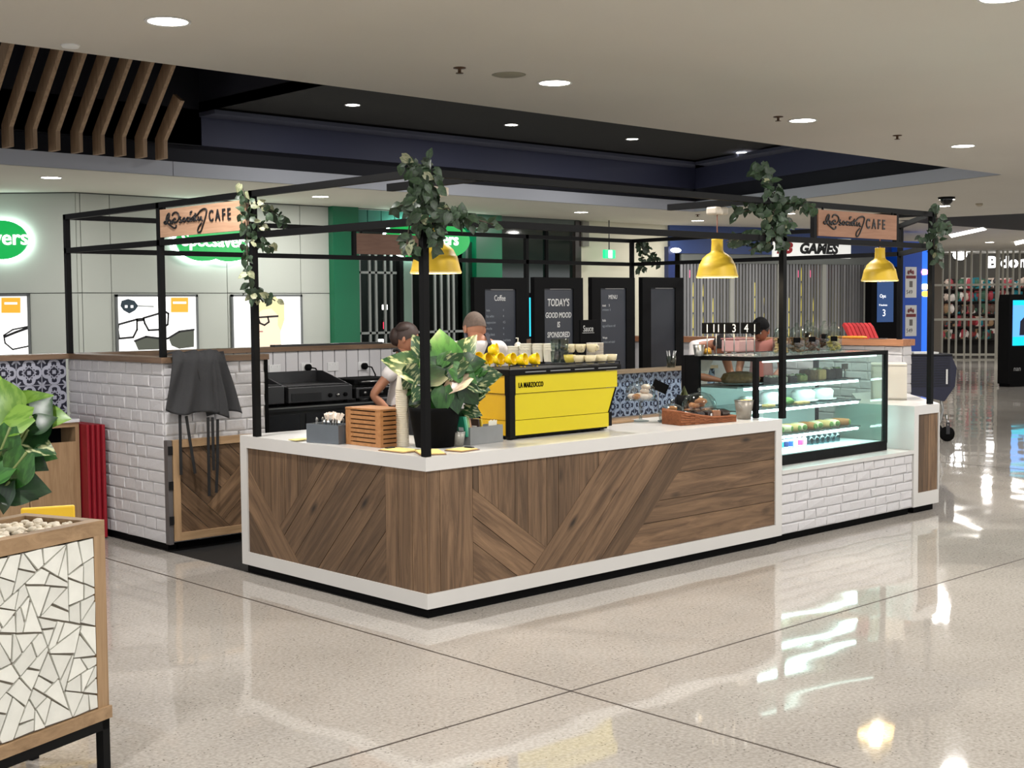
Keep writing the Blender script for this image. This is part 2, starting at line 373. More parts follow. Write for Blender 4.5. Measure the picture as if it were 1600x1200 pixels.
# downlights
DL = []
def downlight(p, r, power, lab, z=3.4, group='round ceiling downlights', lens=True):
    t = thing('downlight', lab, 'ceiling light', (p[0], p[1], z), group)
    MB().lathe([(r, 0), (r+.018, -.002), (r+.018, -.008), (r, -.006)], (p[0], p[1], z), 28, cap=False).build('trim_ring', mat('white_metal', (225, 225, 222), .4), t)
    MB().lathe([(0, -.003), (r, -.003)], (p[0], p[1], z), 28, cap=False).build('diffuser', emis('downlight_glow', (255, 250, 242), 22), t)
    if power:
        la = bpy.data.lights.new('downlight_lamp', 'AREA'); la.shape = 'DISK'; la.size = 2*r; la.energy = power; la.color = (1, .975, .945)
        lo = bpy.data.objects.new('downlight_lamp', la); COL.objects.link(lo); lo.location = (p[0], p[1], z-.012)
    return t
near = [(-3.89, 1.47), (-.69, 1.47), (2.53, 1.50), (5.69, 1.46), (8.68, 1.48), (11.8, 1.5)]
labs = {1: 'largest bright downlight, nearest on the left of the pale ceiling', 2: 'bright downlight second from the left on the pale ceiling', 3: 'bright downlight third from the left on the pale ceiling', 4: 'bright downlight rightmost in the row on the pale ceiling'}
for i, q in enumerate(near): downlight(q, .115, DOWN_POWER, labs.get(i, 'downlight in the row over the kiosk, out of frame at the %s end' % ('left' if i == 0 else 'right')))
for i, q in enumerate([(-3.9, -2.1), (-.7, -2.1), (2.44, -2.06), (5.6, -2.1), (8.8, -2.1)]):
    downlight(q, .115, DOWN_POWER, 'downlight cut by the top right edge of the picture' if i == 2 else 'downlight in the row nearer the camera %s' % ordinal(i))
for i, q in enumerate([(-6.5, -5.6), (-2.3, -5.6), (1.9, -5.6), (6, -5.6)]): downlight(q, .115, DOWN_POWER, 'downlight in the row over the camera %s' % ordinal(i))
for i, (x, y) in enumerate(((551, 165), (799, 196), (988, 218), (1159, 239))):
    q = W(x, y, 2, 4.24); downlight((q.x, q.y), .085, 16, '%s small downlight from the left in the dark ceiling recess' % ordinal(i), 4.25, 'downlights in the dark recess')
for i, (x, y, w) in enumerate(((80, 278, 70), (908, 332, 60), (1090, 345, 40), (1480, 312, 12), (1232, 334, 20))):
    q = W(x, y, 2, 3.395); downlight((q.x, q.y), .12, w, ['small downlight above the green oval wall sign at far left', 'small downlight above the green exit sign', 'small downlight above the leftmost end of the blue fascia', 'small downlight beside the black dome camera', 'small downlight behind the vine over the display case'][i], 3.4, 'downlights in the far ceiling')
for k_, q in enumerate(((7, 10.9), (5, 16), (22, 5.3), (27, 8), (33, 4), (20, 1.5), (30, 12), (16.5, 6), (19, 9))): downlight(q, .12, {7: 80, 5: 80, 30: 120, 33: 120, 27: 70}.get(q[0], 40), '%s added downlight from the left in the hall behind the kiosk' % ordinal(k_), 3.4, 'downlights in the far ceiling')  # extra downlights added to brighten the far hall and shop fronts
# ceiling fittings
for x, y, lb in ((718, 108, 'small brown sprinkler head left of the round vent'), (1216, 184, 'small brown sprinkler head beside the third downlight'), (1090, 336, 'tiny sprinkler head above the blue fascia'), (1402, 213, 'tiny sprinkler head right of the third downlight')):
    q = W(x, y, 2, 3.39); s = thing('sprinkler', lb, 'sprinkler', (q.x, q.y, 3.4), 'ceiling sprinklers')
    m = mat('brass', (86, 64, 48), .4, .6)
    MB().lathe([(.045, 0), (.045, -.006), (.012, -.01), (.012, -.035), (.028, -.037), (.028, -.041), (0, -.041)], (q.x, q.y, 3.4), 12).build('sprinkler_head', m, s)
q = W(795, 119, 2, 3.39); single('ceiling_speaker', MB().lathe([(0, -.008), (.1, -.008), (.125, 0)], (q.x, q.y, 3.4), 28), mat('vent_grey', (138, 134, 116), .7), 'flat round grey vent in the pale ceiling', 'vent')
q = W(110, 73, 2, 3.39); single('ceiling_sensor', MB().lathe([(0, -.02), (.05, -.016), (.06, 0)], (q.x, q.y, 3.4), 16), mat('white_metal', (225, 225, 222), .4), 'small sensor disc in the ceiling above the battens', 'sensor')
q = W(1480, 311, 2, 3.39); q = W(1480, 312, 2, 3.4)
t = thing('dome_camera', 'black dome security camera under the ceiling above the right kiosk corner', 'camera', (q.x*.62+CAM.x*.38, q.y*.62+CAM.y*.38, 3.4))
dc = W(1479, 308, 2, 3.4)
t.location = dc; ORG[t.name] = Vector(dc)
MB().lathe([(.13, 0), (.13, -.02), (.11, -.03)], dc, 24).build('housing', BLK_M, t); MB().ball((dc.x, dc.y, dc.z-.03), .10, 20, 12).build('dome', mat('dome_black', (10, 10, 12), .1), t)
q = W(1530, 318, 2, 3.4); single('smoke_detector', MB().lathe([(.06, 0), (.06, -.03), (.03, -.05), (0, -.05)], (q.x, q.y, 3.4), 16), mat('detector', (170, 160, 140), .5), 'small pale detector beside the dome camera', 'detector')
# black slot and light strips in the right far ceiling
def ceilpoly(name, pts, m, z=3.396, h=.02, **k):
    P = [W(x, y, 2, z) for x, y in pts]; b = MB().prism([(p.x, p.y) for p in P], h, lambda a, c, q: Vector((a, c, z-h+q+.02))); return b.build(name, m, kind='structure')
ceilpoly('trim_9', ((1404, 345), (1475, 340), (1640, 332), (1640, 363), (1475, 352)), mat('slot_black', (20, 20, 22), .8))
def striplight(pts, lab):
    P = [W(x, y, 2, 3.38) for x, y in pts]; c = sum(P, Vector())/4
    t = thing('strip_light', lab, 'light', c); MB().prism([(p.x, p.y) for p in P], .012, lambda a, d, q: Vector((a, d, 3.376+q))).build('diffuser', emis('strip_glow', (255, 250, 240), 6), t)
    P2 = [c+(p-c)*1.06 for p in P]; MB().prism([(p.x, p.y) for p in P2], .010, lambda a, d, q: Vector((a, d, 3.388+q))).build('housing', mat('white_metal', (225, 225, 222), .4), t)
striplight(((1483, 367), (1535, 356), (1541, 359), (1487, 371)), 'long bright ceiling strip light right of the kiosk corner vine')
striplight(((1585, 378), (1610, 373), (1612, 377), (1587, 383)), 'bright ceiling strip light cut by the right edge of the picture')
# ---------------------------------------------------------------- optical shop wall at the back
YB = 12.4
def BX(px, py=440): return W(px, py, 1, YB).x
def BZ(px, py): return W(px, py, 1, YB).z
PAN = mat('white_gloss_panel', (172, 176, 168), .22, noise=(.5, .03)); GAP = mat('panel_gap', (70, 72, 70), .7)
x0, x1 = 3.85, BX(515)
wb = struct('wall_back', MB().box(x0, x1, YB+.02, YB+.2, 0, 3.4), GAP)
zj = BZ(300, 458)
cols = [x0, BX(128), BX(174), BX(355), BX(470), x1]
holes = [(BX(178), BX(306)), (BX(360), BX(469))]
for i in range(len(cols)-1):
    a, b = cols[i]+.006, cols[i+1]-.006
    for z0, z1 in ((zj+.006, 3.39), (0, zj-.006)): MB().box(a, b, YB, YB+.02, z0, z1, bev=0).build('panel', PAN, wb)
# oblique facet to the left
d45 = Vector((-.728, .685)); P0 = Vector((3.85, YB)); nrm = Vector((-.685, -.728))
def FC(s, z, o=0): return Vector((P0.x+d45.x*s+nrm.x*o, P0.y+d45.y*s+nrm.y*o, z))
def FP(px, py, o=0):
    p = WP(px, py, FC(0, 0, o), (nrm.x, nrm.y, 0)); return (Vector((p.x, p.y))-P0-nrm*o).dot(d45), p.z
wl = struct('wall_left', MB().prism([(0, 0), (5, 0), (5, 3.4), (0, 3.4)], .18, lambda a, b, q: FC(a, b, -.02-q)), GAP)
for a, b in ((0, 2.2), (2.2, 5)):
    for z0, z1 in ((zj+.006, 3.39), (0, zj-.006)): MB().prism([(a+.006, z0), (b-.006, z0), (b-.006, z1), (a+.006, z1)], .02, lambda p, q, h: FC(p, q, -h)).build('panel', PAN, wl)
struct('trim_10', MB().box(x0, 14.3, YB-.015, YB, 3.385, 3.4).prism([(0, 3.385), (5, 3.385), (5, 3.4), (0, 3.4)], .015, lambda a, b, q: FC(a, b, q)), GAP)
PF = mat('poster_frame', (105, 108, 108), .4, .3); PGL = emis('lightbox_glow', (255, 254, 250), 1.5)
INK = mat('ink_black', (25, 25, 28), .5); INKB = mat('ink_slate', (40, 58, 70), .5); ORG_ = emis('poster_orange', (250, 170, 50), .9); LENS = emis('print_lens', (96, 100, 88), .5)
def lightbox(fn, u0, u1, z0, z1, lab):
    """fn(u,z,o)->point, o outward"""
    c = fn((u0+u1)/2, z0, 0); t = thing('poster_lightbox', lab, 'poster', c, 'backlit spectacle posters')
    for a in ((u0, u0+.035, z0, z1), (u1-.035, u1, z0, z1), (u0, u1, z0, z0+.035), (u0, u1, z1-.035, z1)):
        MB().prism([(a[0], a[2]), (a[1], a[2]), (a[1], a[3]), (a[0], a[3])], .04, lambda p, q, h: fn(p, q, h)).build('frame_rail', PF, t)
    MB().prism([(u0+.03, z0+.03), (u1-.03, z0+.03), (u1-.03, z1-.03), (u0+.03, z1-.03)], .02, lambda p, q, h: fn(p, q, h)).build('backlit_print', PGL, t)
    return t
def pr(t, fn, pts, m, o=.021, name='printed_shape', h=.001): return MB().prism(pts, h, lambda p, q, k: fn(p, q, o+k)).build(name, m, t)
def stroke(t, fn, pts, w, m, o=.023, name='printed_line', closed=False):
    mb = MB(); n = len(pts); rng = n if closed else n-1
    for i in range(rng):
        a = Vector(pts[i]); b = Vector(pts[(i+1) % n])
        if (b-a).length < 1e-6: continue
        d = (b-a).normalized(); q = Vector((-d.y, d.x))*w/2; a = a-d*w*.3; b = b+d*w*.3
        mb.prism([tuple(a-q), tuple(b-q), tuple(b+q), tuple(a+q)], .001, lambda p, r, k: fn(p, r, o+k))
    return mb.build(name, m, t)
BF = lambda u, z, o: Vector((u, YB-o, z))
def pxB(l): return [(W(x, y, 1, YB-.02).x, W(x, y, 1, YB-.02).z) for x, y in l]
ub0, ub1 = BX(178), BX(307); zl0 = BZ(240, 556)-.35; zl1 = BZ(240, 460)
t = lightbox(BF, ub0, ub1, zl0, zl1, 'backlit poster of spectacles, sunglasses and a car key')
pr(t, BF, pxB([(267, 465), (294, 465), (294, 488), (267, 488)]), ORG_)
stroke(t, BF, pxB([(271, 473), (290, 473)]), .03, PGL)
pr(t, BF, pxB([(190, 470), (200, 467), (210, 470), (216, 478), (211, 485), (202, 490), (193, 485), (188, 478)]), INKB); stroke(t, BF, pxB([(216, 478), (240, 479)]), .02, mat('ink_grey', (160, 165, 165), .5))
for a in ((197, 479), (206, 479)): pr(t, BF, pxB([(a[0]-2, a[1]-2), (a[0]+2, a[1]-2), (a[0]+2, a[1]+2), (a[0]-2, a[1]+2)]), PGL, .0225)
stroke(t, BF, pxB([(185, 507), (214, 499), (214, 515), (208, 527), (186, 529), (184, 515)]), .03, INK, closed=True)
stroke(t, BF, pxB([(224, 497), (258, 487), (263, 490), (262, 507), (250, 515), (232, 516), (226, 505)]), .03, INK, closed=True)
stroke(t, BF, pxB([(214, 500), (224, 499)]), .05, INK)
pr(t, BF, pxB([(210, 533), (228, 526), (250, 529), (254, 538), (248, 546), (216, 547)]), LENS); stroke(t, BF, pxB([(210, 533), (228, 526), (252, 529), (262, 529), (280, 518), (303, 515)]), .03, INK)
pr(t, BF, pxB([(264, 530), (280, 518), (303, 516), (303, 542), (280, 545), (268, 540)]), LENS)
t = lightbox(BF, BX(359), BX(470), zl0, zl1, 'backlit poster of a fair-haired face in dark glasses')
SK = emis('print_skin', (240, 214, 186), 1.0); HR = emis('print_hair', (222, 212, 160), .95)
pr(t, BF, pxB([(402, 478), (412, 468), (428, 466), (442, 478), (445, 498), (438, 520), (440, 545), (400, 545), (406, 528), (400, 510)]), SK)
pr(t, BF, pxB([(398, 482), (408, 468), (430, 463), (444, 476), (444, 500), (438, 516), (434, 508), (434, 492), (424, 482), (410, 484), (402, 490)]), HR, .023)
stroke(t, BF, pxB([(403, 496), (418, 495), (420, 503), (413, 508), (406, 505)]), .028, INK, .025, closed=True); stroke(t, BF, pxB([(418, 495), (434, 494)]), .03, INK, .025); stroke(t, BF, pxB([(396, 498), (402, 497)]), .02, INK, .025)
stroke(t, BF, pxB([(403, 518), (410, 518)]), .02, emis('print_lip', (200, 130, 120), .6), .025)
FF = lambda s, z, o: FC(s, z, o)
def pxF(l, o=.02): return [FP(x, y, o) for x, y in l]
s1, zz = FP(47, 460); z0_ = FP(20, 560)[1]-.35
t = lightbox(FF, s1, s1+1.3, z0_, FP(47, 459)[1], 'backlit poster with an orange square at the left edge')
pr(t, FF, pxF([(2, 465), (32, 465), (32, 489), (2, 489)]), ORG_); stroke(t, FF, pxF([(8, 474), (26, 474)]), .03, PGL)
stroke(t, FF, pxF([(45, 510), (20, 515), (6, 524), (8, 536), (20, 546), (44, 541)]), .022, INK); stroke(t, FF, pxF([(8, 526), (25, 519), (45, 512)]), .035, INK)
# oval shop signs
GRN = emis('sign_green', (0, 168, 74), .85); SIGW = emis('sign_white', (255, 255, 255), 1.3); HALO = emis('sign_halo', (225, 255, 245), 9)
def oval_sign(fn, cs, rx, rz, txt, size, lab, mtx, ctr):
    t = thing('oval_shop_sign', lab, 'sign', ctr, 'green oval shop signs')
    for i, (u, z) in enumerate(cs):
        ell = lambda k: [(u+rx*k*math.cos(a*math.pi/20), z+rz*k*math.sin(a*math.pi/20)) for a in range(40)]
        MB().prism(ell(1.0), .05, lambda p, q, h: fn(p, q, .09+h+.002*i)).build('oval_panel', GRN, t)
        MB().prism(ell(1.03), .05, lambda p, q, h: fn(p, q, .03+h)).build('halo_light', HALO, t)
    text(txt, size, SIGW, mtx, t, 'sign_lettering', .012, 'CENTER', bold=.004)
    return t
up = Vector((0, 0, 1))
c1 = pxB([(306, 378)])[0]; c2 = pxB([(350, 379)])[0]; rz_ = .30; sx_ = (BX(352)-BX(264))/2
for (a, b) in (((311, 378), (351, 379)),):
    q1, q2 = pxB([a])[0], pxB([b])[0]; rx = (BX(350)-BX(270))/2; mid = (q1[0]+q2[0])/2
    oval_sign(BF, (q1, q2), rx, (BZ(310, 347)-BZ(310, 408))/2, 'Specsavers', .27, 'lit green twin-oval sign behind the left cafe sign', frame((mid, YB-.155, q1[1]-.07), (1, 0, 0), (0, 0, 1)), (mid, YB, q1[1]))
q1 = FP(4, 375, .06); q2 = FP(-42, 375, .06)
oval_sign(FF, (q1, q2), FP(-38, 375)[0]-FP(4, 375)[0], (FP(4, 345)[1]-FP(4, 406)[1])/2, 'Specsavers', .30, 'lit green oval sign cut by the left edge of the picture', frame(FC((q1[0]+q2[0])/2+.05, q1[1]-.07, .155), (-d45.x, -d45.y, 0), (0, 0, 1)), FC(q1[0], q1[1]))
# green pillars
GP = mat('green_pillar', (0, 96, 62), .3)
pz = struct('pillar_green', MB().box(BX(515), BX(555), YB-.12, YB+.4, 0, 3.4), GP); struct('pillar_green', MB().box(BX(738), BX(778), YB-.12, YB+.4, 0, 3.4), GP)
# shop opening with folding grille
xs0, xs1 = BX(555), BX(738)
DARKI = mat('shop_dark', (16, 17, 16), .7)
sh = struct('wall_shop_interior', MB().box(xs0, xs1, YB+2.2, YB+2.3, 0, 3.4).box(xs0-.05, xs0, YB+.2, YB+2.2, 0, 3.4).box(xs1, xs1+.05, YB+.2, YB+2.2, 0, 3.4), DARKI)
TEAL = mat('teal_glass', (70, 130, 118), .12)
t = thing('shop_front_transom', 'pale teal glass transom with small panes above the grille', 'window', (xs0, YB, BZ(640, 352)))
k = 9
for i in range(k):
    a = xs0+(xs1-xs0)*i/k; MB().box(a+.01, a+(xs1-xs0)/k-.01, YB+.02, YB+.05, BZ(640, 351), 3.38).build('pane', TEAL, t)
t = thing('oval_shop_sign', 'lit green oval sign above the barred shop door', 'sign', (0, YB, 2.9)); bpy.data.objects.remove(t)
q1, q2 = pxB([(642, 374)])[0], pxB([(686, 375)])[0]; rx = (BX(684)-BX(597))/2
oval_sign(BF, (q1, q2), rx, (BZ(640, 346)-BZ(640, 404))/2, 'Specsavers', .30, 'lit green twin-oval sign above the barred shop door', frame(((q1[0]+q2[0])/2, YB-.155, q1[1]-.08), (1, 0, 0), (0, 0, 1)), ((q1[0]+q2[0])/2, YB, q1[1]))
t = thing('folding_grille', 'silver barred folding grille closing the optical shop', 'grille', (xs0, YB+.05, 0)); ALU = mat('aluminium', (150, 154, 150), .35, .6)
for px in (564, 580, 590, 604, 614, 645, 682, 692, 703, 711): MB().bar((BX(px), YB+.05, 0), (BX(px), YB+.05, 2.85), .045, .03).build('vertical_bar', ALU, t)
for py in (426, 520): MB().bar((xs0, YB+.05, BZ(600, py)), (BX(622), YB+.05, BZ(600, py)), .03, .04).build('rail', ALU, t)
MB().bar((BX(640), YB+.05, BZ(660, 519)), (xs1, YB+.05, BZ(660, 519)), .03, .04).build('rail', ALU, t)
MB().box(BX(625), BX(630), YB, YB+.1, 0, 2.9).build('door_post', BLK_M, t); MB().box(BX(631), BX(643), YB, YB+.1, 0, 2.9).build('door_stile', mat('stile', (110, 134, 122), .4), t); MB().box(BX(728), BX(738), YB, YB+.1, 0, 2.9).build('door_stile', mat('stile_dark', (34, 66, 52), .4), t)
for (a, b, m, lb) in (((600, 503), (605, 514), emis('neon_red', (255, 60, 90), 2.0), 'small red neon shape behind the shop grille'), ((598, 476), (606, 484), emis('glint_white', (255, 255, 250), 2.2), 'small white lit bars behind the shop grille'), ((590, 530), (600, 535), emis('glint_white', (255, 255, 250), 2.2), 'low pale glint on a stand behind the shop grille'), ((668, 448), (680, 451), emis('glint_white', (255, 255, 250), 2.2), 'thin white lit strip behind the shop grille')):
    p = W(*a, 1, YB+1.4); q = W(*b, 1, YB+1.4)  # glints in the dark shop, put in as glowing faces
    t = thing('shop_glint', lb, 'light', ((p.x+q.x)/2, p.y, q.z)); MB().box(p.x, q.x, p.y, p.y+.03, q.z, p.z, bev=.01).build('glowing_face', m, t); MB().box(p.x-.01, q.x+.01, p.y+.03, p.y+.06, q.z-.01, p.z+.01).build('back_box', DARKI, t)
# dark glazed shop to its right
x2, x3 = BX(778), BX(905)
DG = mat('dark_glazing', (14, 26, 22), .06, spec=.8)
t = thing('dark_shop_window', 'dark green tinted shop glazing between green pillar and cream wall', 'window', (x2, YB, 0)); t['kind'] = 'structure'
for a, b in ((x2, BX(853)), (BX(855), BX(896))):
    for z0, z1 in ((0, BZ(850, 412)), (BZ(850, 411), BZ(850, 350))): MB().box(a, b, YB+.02, YB+.05, z0, z1).build('pane', DG, t)
MB().box(BX(896), x3, YB-.06, YB+.1, 0, 3.38).build('frame_post', mat('bronze_frame', (44, 38, 34), .4, .3), t); MB().box(BX(852), BX(856), YB-.02, YB+.08, 0, 3.3).build('mullion', BLK_M, t)
MB().box(x2, x3, YB-.04, YB+.1, BZ(850, 349), 3.39).build('head_rail', mat('head_rail', (70, 80, 74), .5), t)
MB().box(x2, x3, YB+.06, YB+.2, 0, 3.39).build('back_wall', mat('shop_dark2', (22, 34, 30), .8), t)
CRM = mat('cream_wall', (196, 192, 172), .6, noise=(.7, .03))
struct('wall_cream', MB().box(x3, 16.9, YB-.02, YB+.2, 0, 3.4), CRM); struct('trim_11', MB().box(x3, BX(915), YB-.1, YB-.02, BZ(905, 385), 3.38), mat('grey_trim', (120, 118, 108), .5))
p = W(955, 400, 1, YB-.4)
t = thing('exit_sign', 'green and white running-man exit sign on the cream wall', 'sign', (p.x, p.y, p.z-.16))
a, b = W(945, 390, 1, YB-.4), W(962, 404, 1, YB-.4)
MB().box(a.x, b.x, YB-.4, YB-.34, b.z, a.z, bev=.01).build('sign_body', emis('exit_green', (20, 190, 120), 1.6), t)
mx_ = (a.x+b.x)/2; MB().box(mx_-.05, mx_+.05, YB-.41, YB-.40, b.z+.01, a.z-.01).build('white_door_symbol', emis('exit_white', (235, 255, 245), 3), t)
MB().bar((mx_, YB-.37, a.z), (mx_, YB-.37, 3.4), .015).build('hanger', DSTEEL, t)
# ---------------------------------------------------------------- games shop
EA = Vector((16.8, 12.4, 0)); EB_ = Vector((23.10, 10.68, 0)); ed = (EB_-EA).normalized(); en = Vector((ed.y, -ed.x, 0))
if en.dot(CAM-EA) < 0: en = -en
def E3(s, z, o=0): return EA+ed*s+en*o+Vector((0, 0, z))
def EP(px, py, o=0):
    p = WP(px, py, EA+en*o, en); return (p-EA).dot(ed), p.z
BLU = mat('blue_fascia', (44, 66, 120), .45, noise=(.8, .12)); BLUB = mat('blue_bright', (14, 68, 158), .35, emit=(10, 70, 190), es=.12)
LE = (EB_-EA).length
def eprism(u0, u1, z0, z1, h, o=0): return MB().prism([(u0, z0), (u1, z0), (u1, z1), (u0, z1)], h, lambda a, b, q: E3(a, b, o+q))
zf = EP(1200, 405)[1]-.0
we = struct('wall_games_fascia', eprism(0, LE, 2.82, 3.4, .1), BLU)
struct('wall_games_interior', eprism(0, LE, 0, 3.4, -.1, -1.2), mat('games_dark', (22, 22, 22), .7))
u0, _ = EP(1036, 450); struct('pillar_blue', eprism(u0, EP(1046, 450)[0], 0, 2.95, .2), mat('blue_dark', (22, 40, 92), .4))
t = thing('wall_lamp', 'small bright curved lamp on the blue shop pillar', 'light', E3(.05, 2.8, .3)); a = EP(1056, 391, .3); MB().ball(E3(a[0], a[1], .3), .1, 14, 10, (1.6, .5, .5)).build('lamp_head', emis('lamp_white', (255, 255, 250), 5), t); MB().bar(E3(a[0], a[1]+.03, .3), E3(a[0], a[1]+.03, 0), .03).build('bracket', ALU, t)
a, b = EP(1207, 371, .12), EP(1328, 404, .12)
t = thing('games_shop_sign', 'white shop sign reading GAMES with a red emblem', 'sign', E3((a[0]+b[0])/2, b[1], .12))
eprism(a[0], b[0], b[1], a[1], .05, .1).build('sign_board', mat('sign_board_white', (225, 225, 222), .4, emit=(255, 255, 250), es=.45), t)
ZG = EP(1290, 396, .16)[1]
text('GAMES', .31, INK, frame(E3(EP(1249, 396, .16)[0], ZG, .155), ed, (0, 0, 1)), t, 'black_lettering', .004, shear=.2, bold=.016, sx=1.12)
text('EB', .31, mat('red_print', (176, 30, 44), .4), frame(E3(EP(1214, 396, .16)[0], ZG, .155), ed, (0, 0, 1)), t, 'red_emblem', .004, shear=.3, bold=.02, sx=1.2)
# vertical slat shutter
ua, ub = EP(1062, 450)[0], EP(1362, 450)[0]
t = thing('slatted_shutter', 'grey vertical-slat shutter across the games shop', 'shutter', E3((ua+ub)/2, 0, 0))
ns = 62; SL = mat('slat_grey', (142, 142, 144), .4, .3, var=.3)
sm = MB().box(-.028, .028, -.012, .012, 0, 2.62, bev=0).mesh('slat', SL)
for i in range(ns):
    u = ua+(ub-ua)*(i+.5)/ns; m4 = frame(E3(u, 0, 0), ed, Vector((0, 0, 1)).cross(ed)); place(sm, 'slat', t, m4)
for i, px in enumerate((1142, 1216, 1286, 1352)):
    u = EP(px, 450)[0]; eprism(u-.05, u+.05, 0, 2.75, .05, .0).build('post', mat('shutter_post', (176, 176, 168), .4), t)
eprism(ua, ub, 2.62, 2.82, .06).build('head_box', mat('head_box', (112, 116, 112), .5), t)
eprism(ua, ub, 0, .1, .06).build('bottom_rail', ALU, t)
YEL = emis('tinsel_yellow', (228, 210, 80), 1.5); PNK = emis('tinsel_pink', (255, 90, 140), 2)
for k, px in enumerate((1083, 1099, 1114, 1121, 1151, 1178, 1192, 1225, 1232, 1252, 1259, 1271, 1277, 1240)):  # yellow lit reflections between slats, put in as glowing strips
    u = EP(px, 450, -.35)[0]; hi = random.uniform(1.6, 2.4); mb = MB()
    for j in range(5):
        z0 = .9+j*.34
        if z0 > hi: break
        mb.prism([(u-.02, z0), (u+.02, z0), (u+.03, z0+.3), (u, z0+.3)], .01, lambda a, b, q: E3(a, b, -.35+q))
    single('light_strip', mb, YEL, '%s yellow glowing strip from the left behind the shutter slats' % ordinal(k), 'light', 'yellow reflection glows behind the shutter')
for k, px in enumerate((1077, 1245, 1265)):
    a = EP(px, 428, -.3); single('light_strip', eprism(a[0]-.03, a[0]+.03, a[1]-.08, a[1]+.08, .02, -.3), PNK, '%s pink glowing light from the left behind the shutter' % ordinal(k), 'light', 'pink lights behind the shutter')
# tall screen totem with figure 3
a, b = EP(1362, 425, .5), EP(1403, 560, .5)
t = thing('screen_totem', 'tall black totem with a dim blue screen showing 3', 'screen', E3((a[0]+b[0])/2, 0, .5)); MB().prism([(a[0], 0), (b[0], 0), (b[0], a[1]+.12), (a[0], a[1]+.12)], .2, lambda p, q, h: E3(p, q, .3+h)).build('casing', BLK_M, t)
a, b = EP(1371, 440, .51), EP(1396, 503, .51)
MB().prism([(a[0], b[1]), (b[0], b[1]), (b[0], a[1]), (a[0], a[1])], .005, lambda p, q, h: E3(p, q, .5+h)).build('screen_face', emis('dim_screen', (42, 72, 120), .8), t)
c = EP(1379, 494, .52); text('3', .22, SIGW, frame(E3(c[0], c[1], .51), ed, (0, 0, 1)), t, 'figure')
c = EP(1374, 478, .52); text('9 business', .06, SIGW, frame(E3(c[0], c[1], .51), ed, (0, 0, 1)), t, 'caption')
c = EP(1375, 465, .52); text('Ops', .11, SIGW, frame(E3(c[0], c[1], .51), ed, (0, 0, 1)), t, 'heading')
# blue pillar with posters
a, b = EP(1403, 385, .3)[0], EP(1441, 385, .3)[0]; c = EP(1452, 385, .3)[0]
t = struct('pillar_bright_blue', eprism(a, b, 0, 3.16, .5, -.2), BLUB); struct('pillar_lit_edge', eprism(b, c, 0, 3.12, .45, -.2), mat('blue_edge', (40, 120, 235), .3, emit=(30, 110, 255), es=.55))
PW = mat('poster_white', (226, 226, 224), .5); PRD = mat('poster_red', (120, 42, 46), .5)
for i, (y0, y1) in enumerate(((417, 465), (477, 525))):
    a, b = EP(1415, y0, .31), EP(1432, y1, .31); w = b[0]-a[0]; hh = a[1]-b[1]
    t = thing('price_poster', '%s white 549 price poster on the bright blue pillar' % ('upper', 'lower')[i], 'poster', E3((a[0]+b[0])/2, b[1], .3), 'price posters on the blue pillar')
    eprism(a[0], b[0], b[1], a[1], .008, .3).build('sheet', PW, t)
    eprism(a[0]+.02, b[0]-.02, b[1]+hh*.62, b[1]+hh*.72, .002, .308).build('red_band', PRD, t)
    for j in range(3): MB().ball(E3(a[0]+w*(.3+.2*j), b[1]+hh*(.82+.04*(j % 2)), .308), .05, 8, 6, (1, .2, 1)).build('red_picture', PRD, t)
    eprism(a[0]+w*.36, a[0]+w*.64, b[1]+hh*.34, b[1]+hh*.54, .002, .308).build('grey_picture', mat('poster_grey', (110, 105, 100), .5), t)
    text('549', .13, INK, frame(E3(a[0]+.03, b[1]+hh*.12, .309), ed, (0, 0, 1)), t, 'price')
# ---------------------------------------------------------------- far barred shop on the right
S0 = Vector((34.86, 15.98, 0)); sd = Vector((1.05, -1.54, 0)).normalized(); sn = Vector((-sd.y, sd.x, 0))
if sn.dot(CAM-S0) < 0: sn = -sn
def S3(s, z, o=0): return S0+sd*s+sn*o+Vector((0, 0, z))
def SP(px, py, o=0):
    p = WP(px, py, S0+sn*o, sn); return (p-S0).dot(sd), p.z
def sprism(u0, u1, z0, z1, h, o=0): return MB().prism([(u0, z0), (u1, z0), (u1, z1), (u0, z1)], h, lambda a, b, q: S3(a, b, o+q))
sa, sb = SP(1452, 500)[0], SP(1640, 500)[0]; ztop = SP(1520, 384)[1]
struct('wall_far_head', sprism(sa-3, sb, ztop, 4.6, .1), CRM)
struct('wall_far_shop_interior', sprism(sa-2, sb+2, 0, 4.6, -.1, -3.2), mat('far_grey', (112, 108, 100), .8))
struct('wall_right', sprism(sb-.2, sb+26, 0, 4.6, .2, -.25), CRM); struct('wall_far_jamb', sprism(sa-.6, SP(1470, 500)[0], 0, ztop, .12), mat('jamb', (122, 112, 100), .6))
t = thing('folding_grille', 'pale barred folding grille closing the far right shop', 'grille', S3((sa+sb)/2, 0, .1)); GB = mat('grille_cream', (190, 186, 172), .4)
for px in (1472, 1483, 1494, 1507, 1517, 1531, 1541, 1566, 1573, 1582, 1592, 1604):
    u = SP(px, 500, .1)[0]; MB().bar(S3(u, 0, .1), S3(u, ztop, .1), .05, .05).build('vertical_bar', GB, t)
u = SP(1558, 500, .1)[0]; MB().bar(S3(u, 0, .1), S3(u, ztop, .1), .12, .09).build('post', GB, t)
for py in (389, 445, 499, 554): z = SP(1520, py, .1)[1]; MB().bar(S3(sa, z, .1), S3(sb, z, .1), .05, .07).build('rail', GB, t)
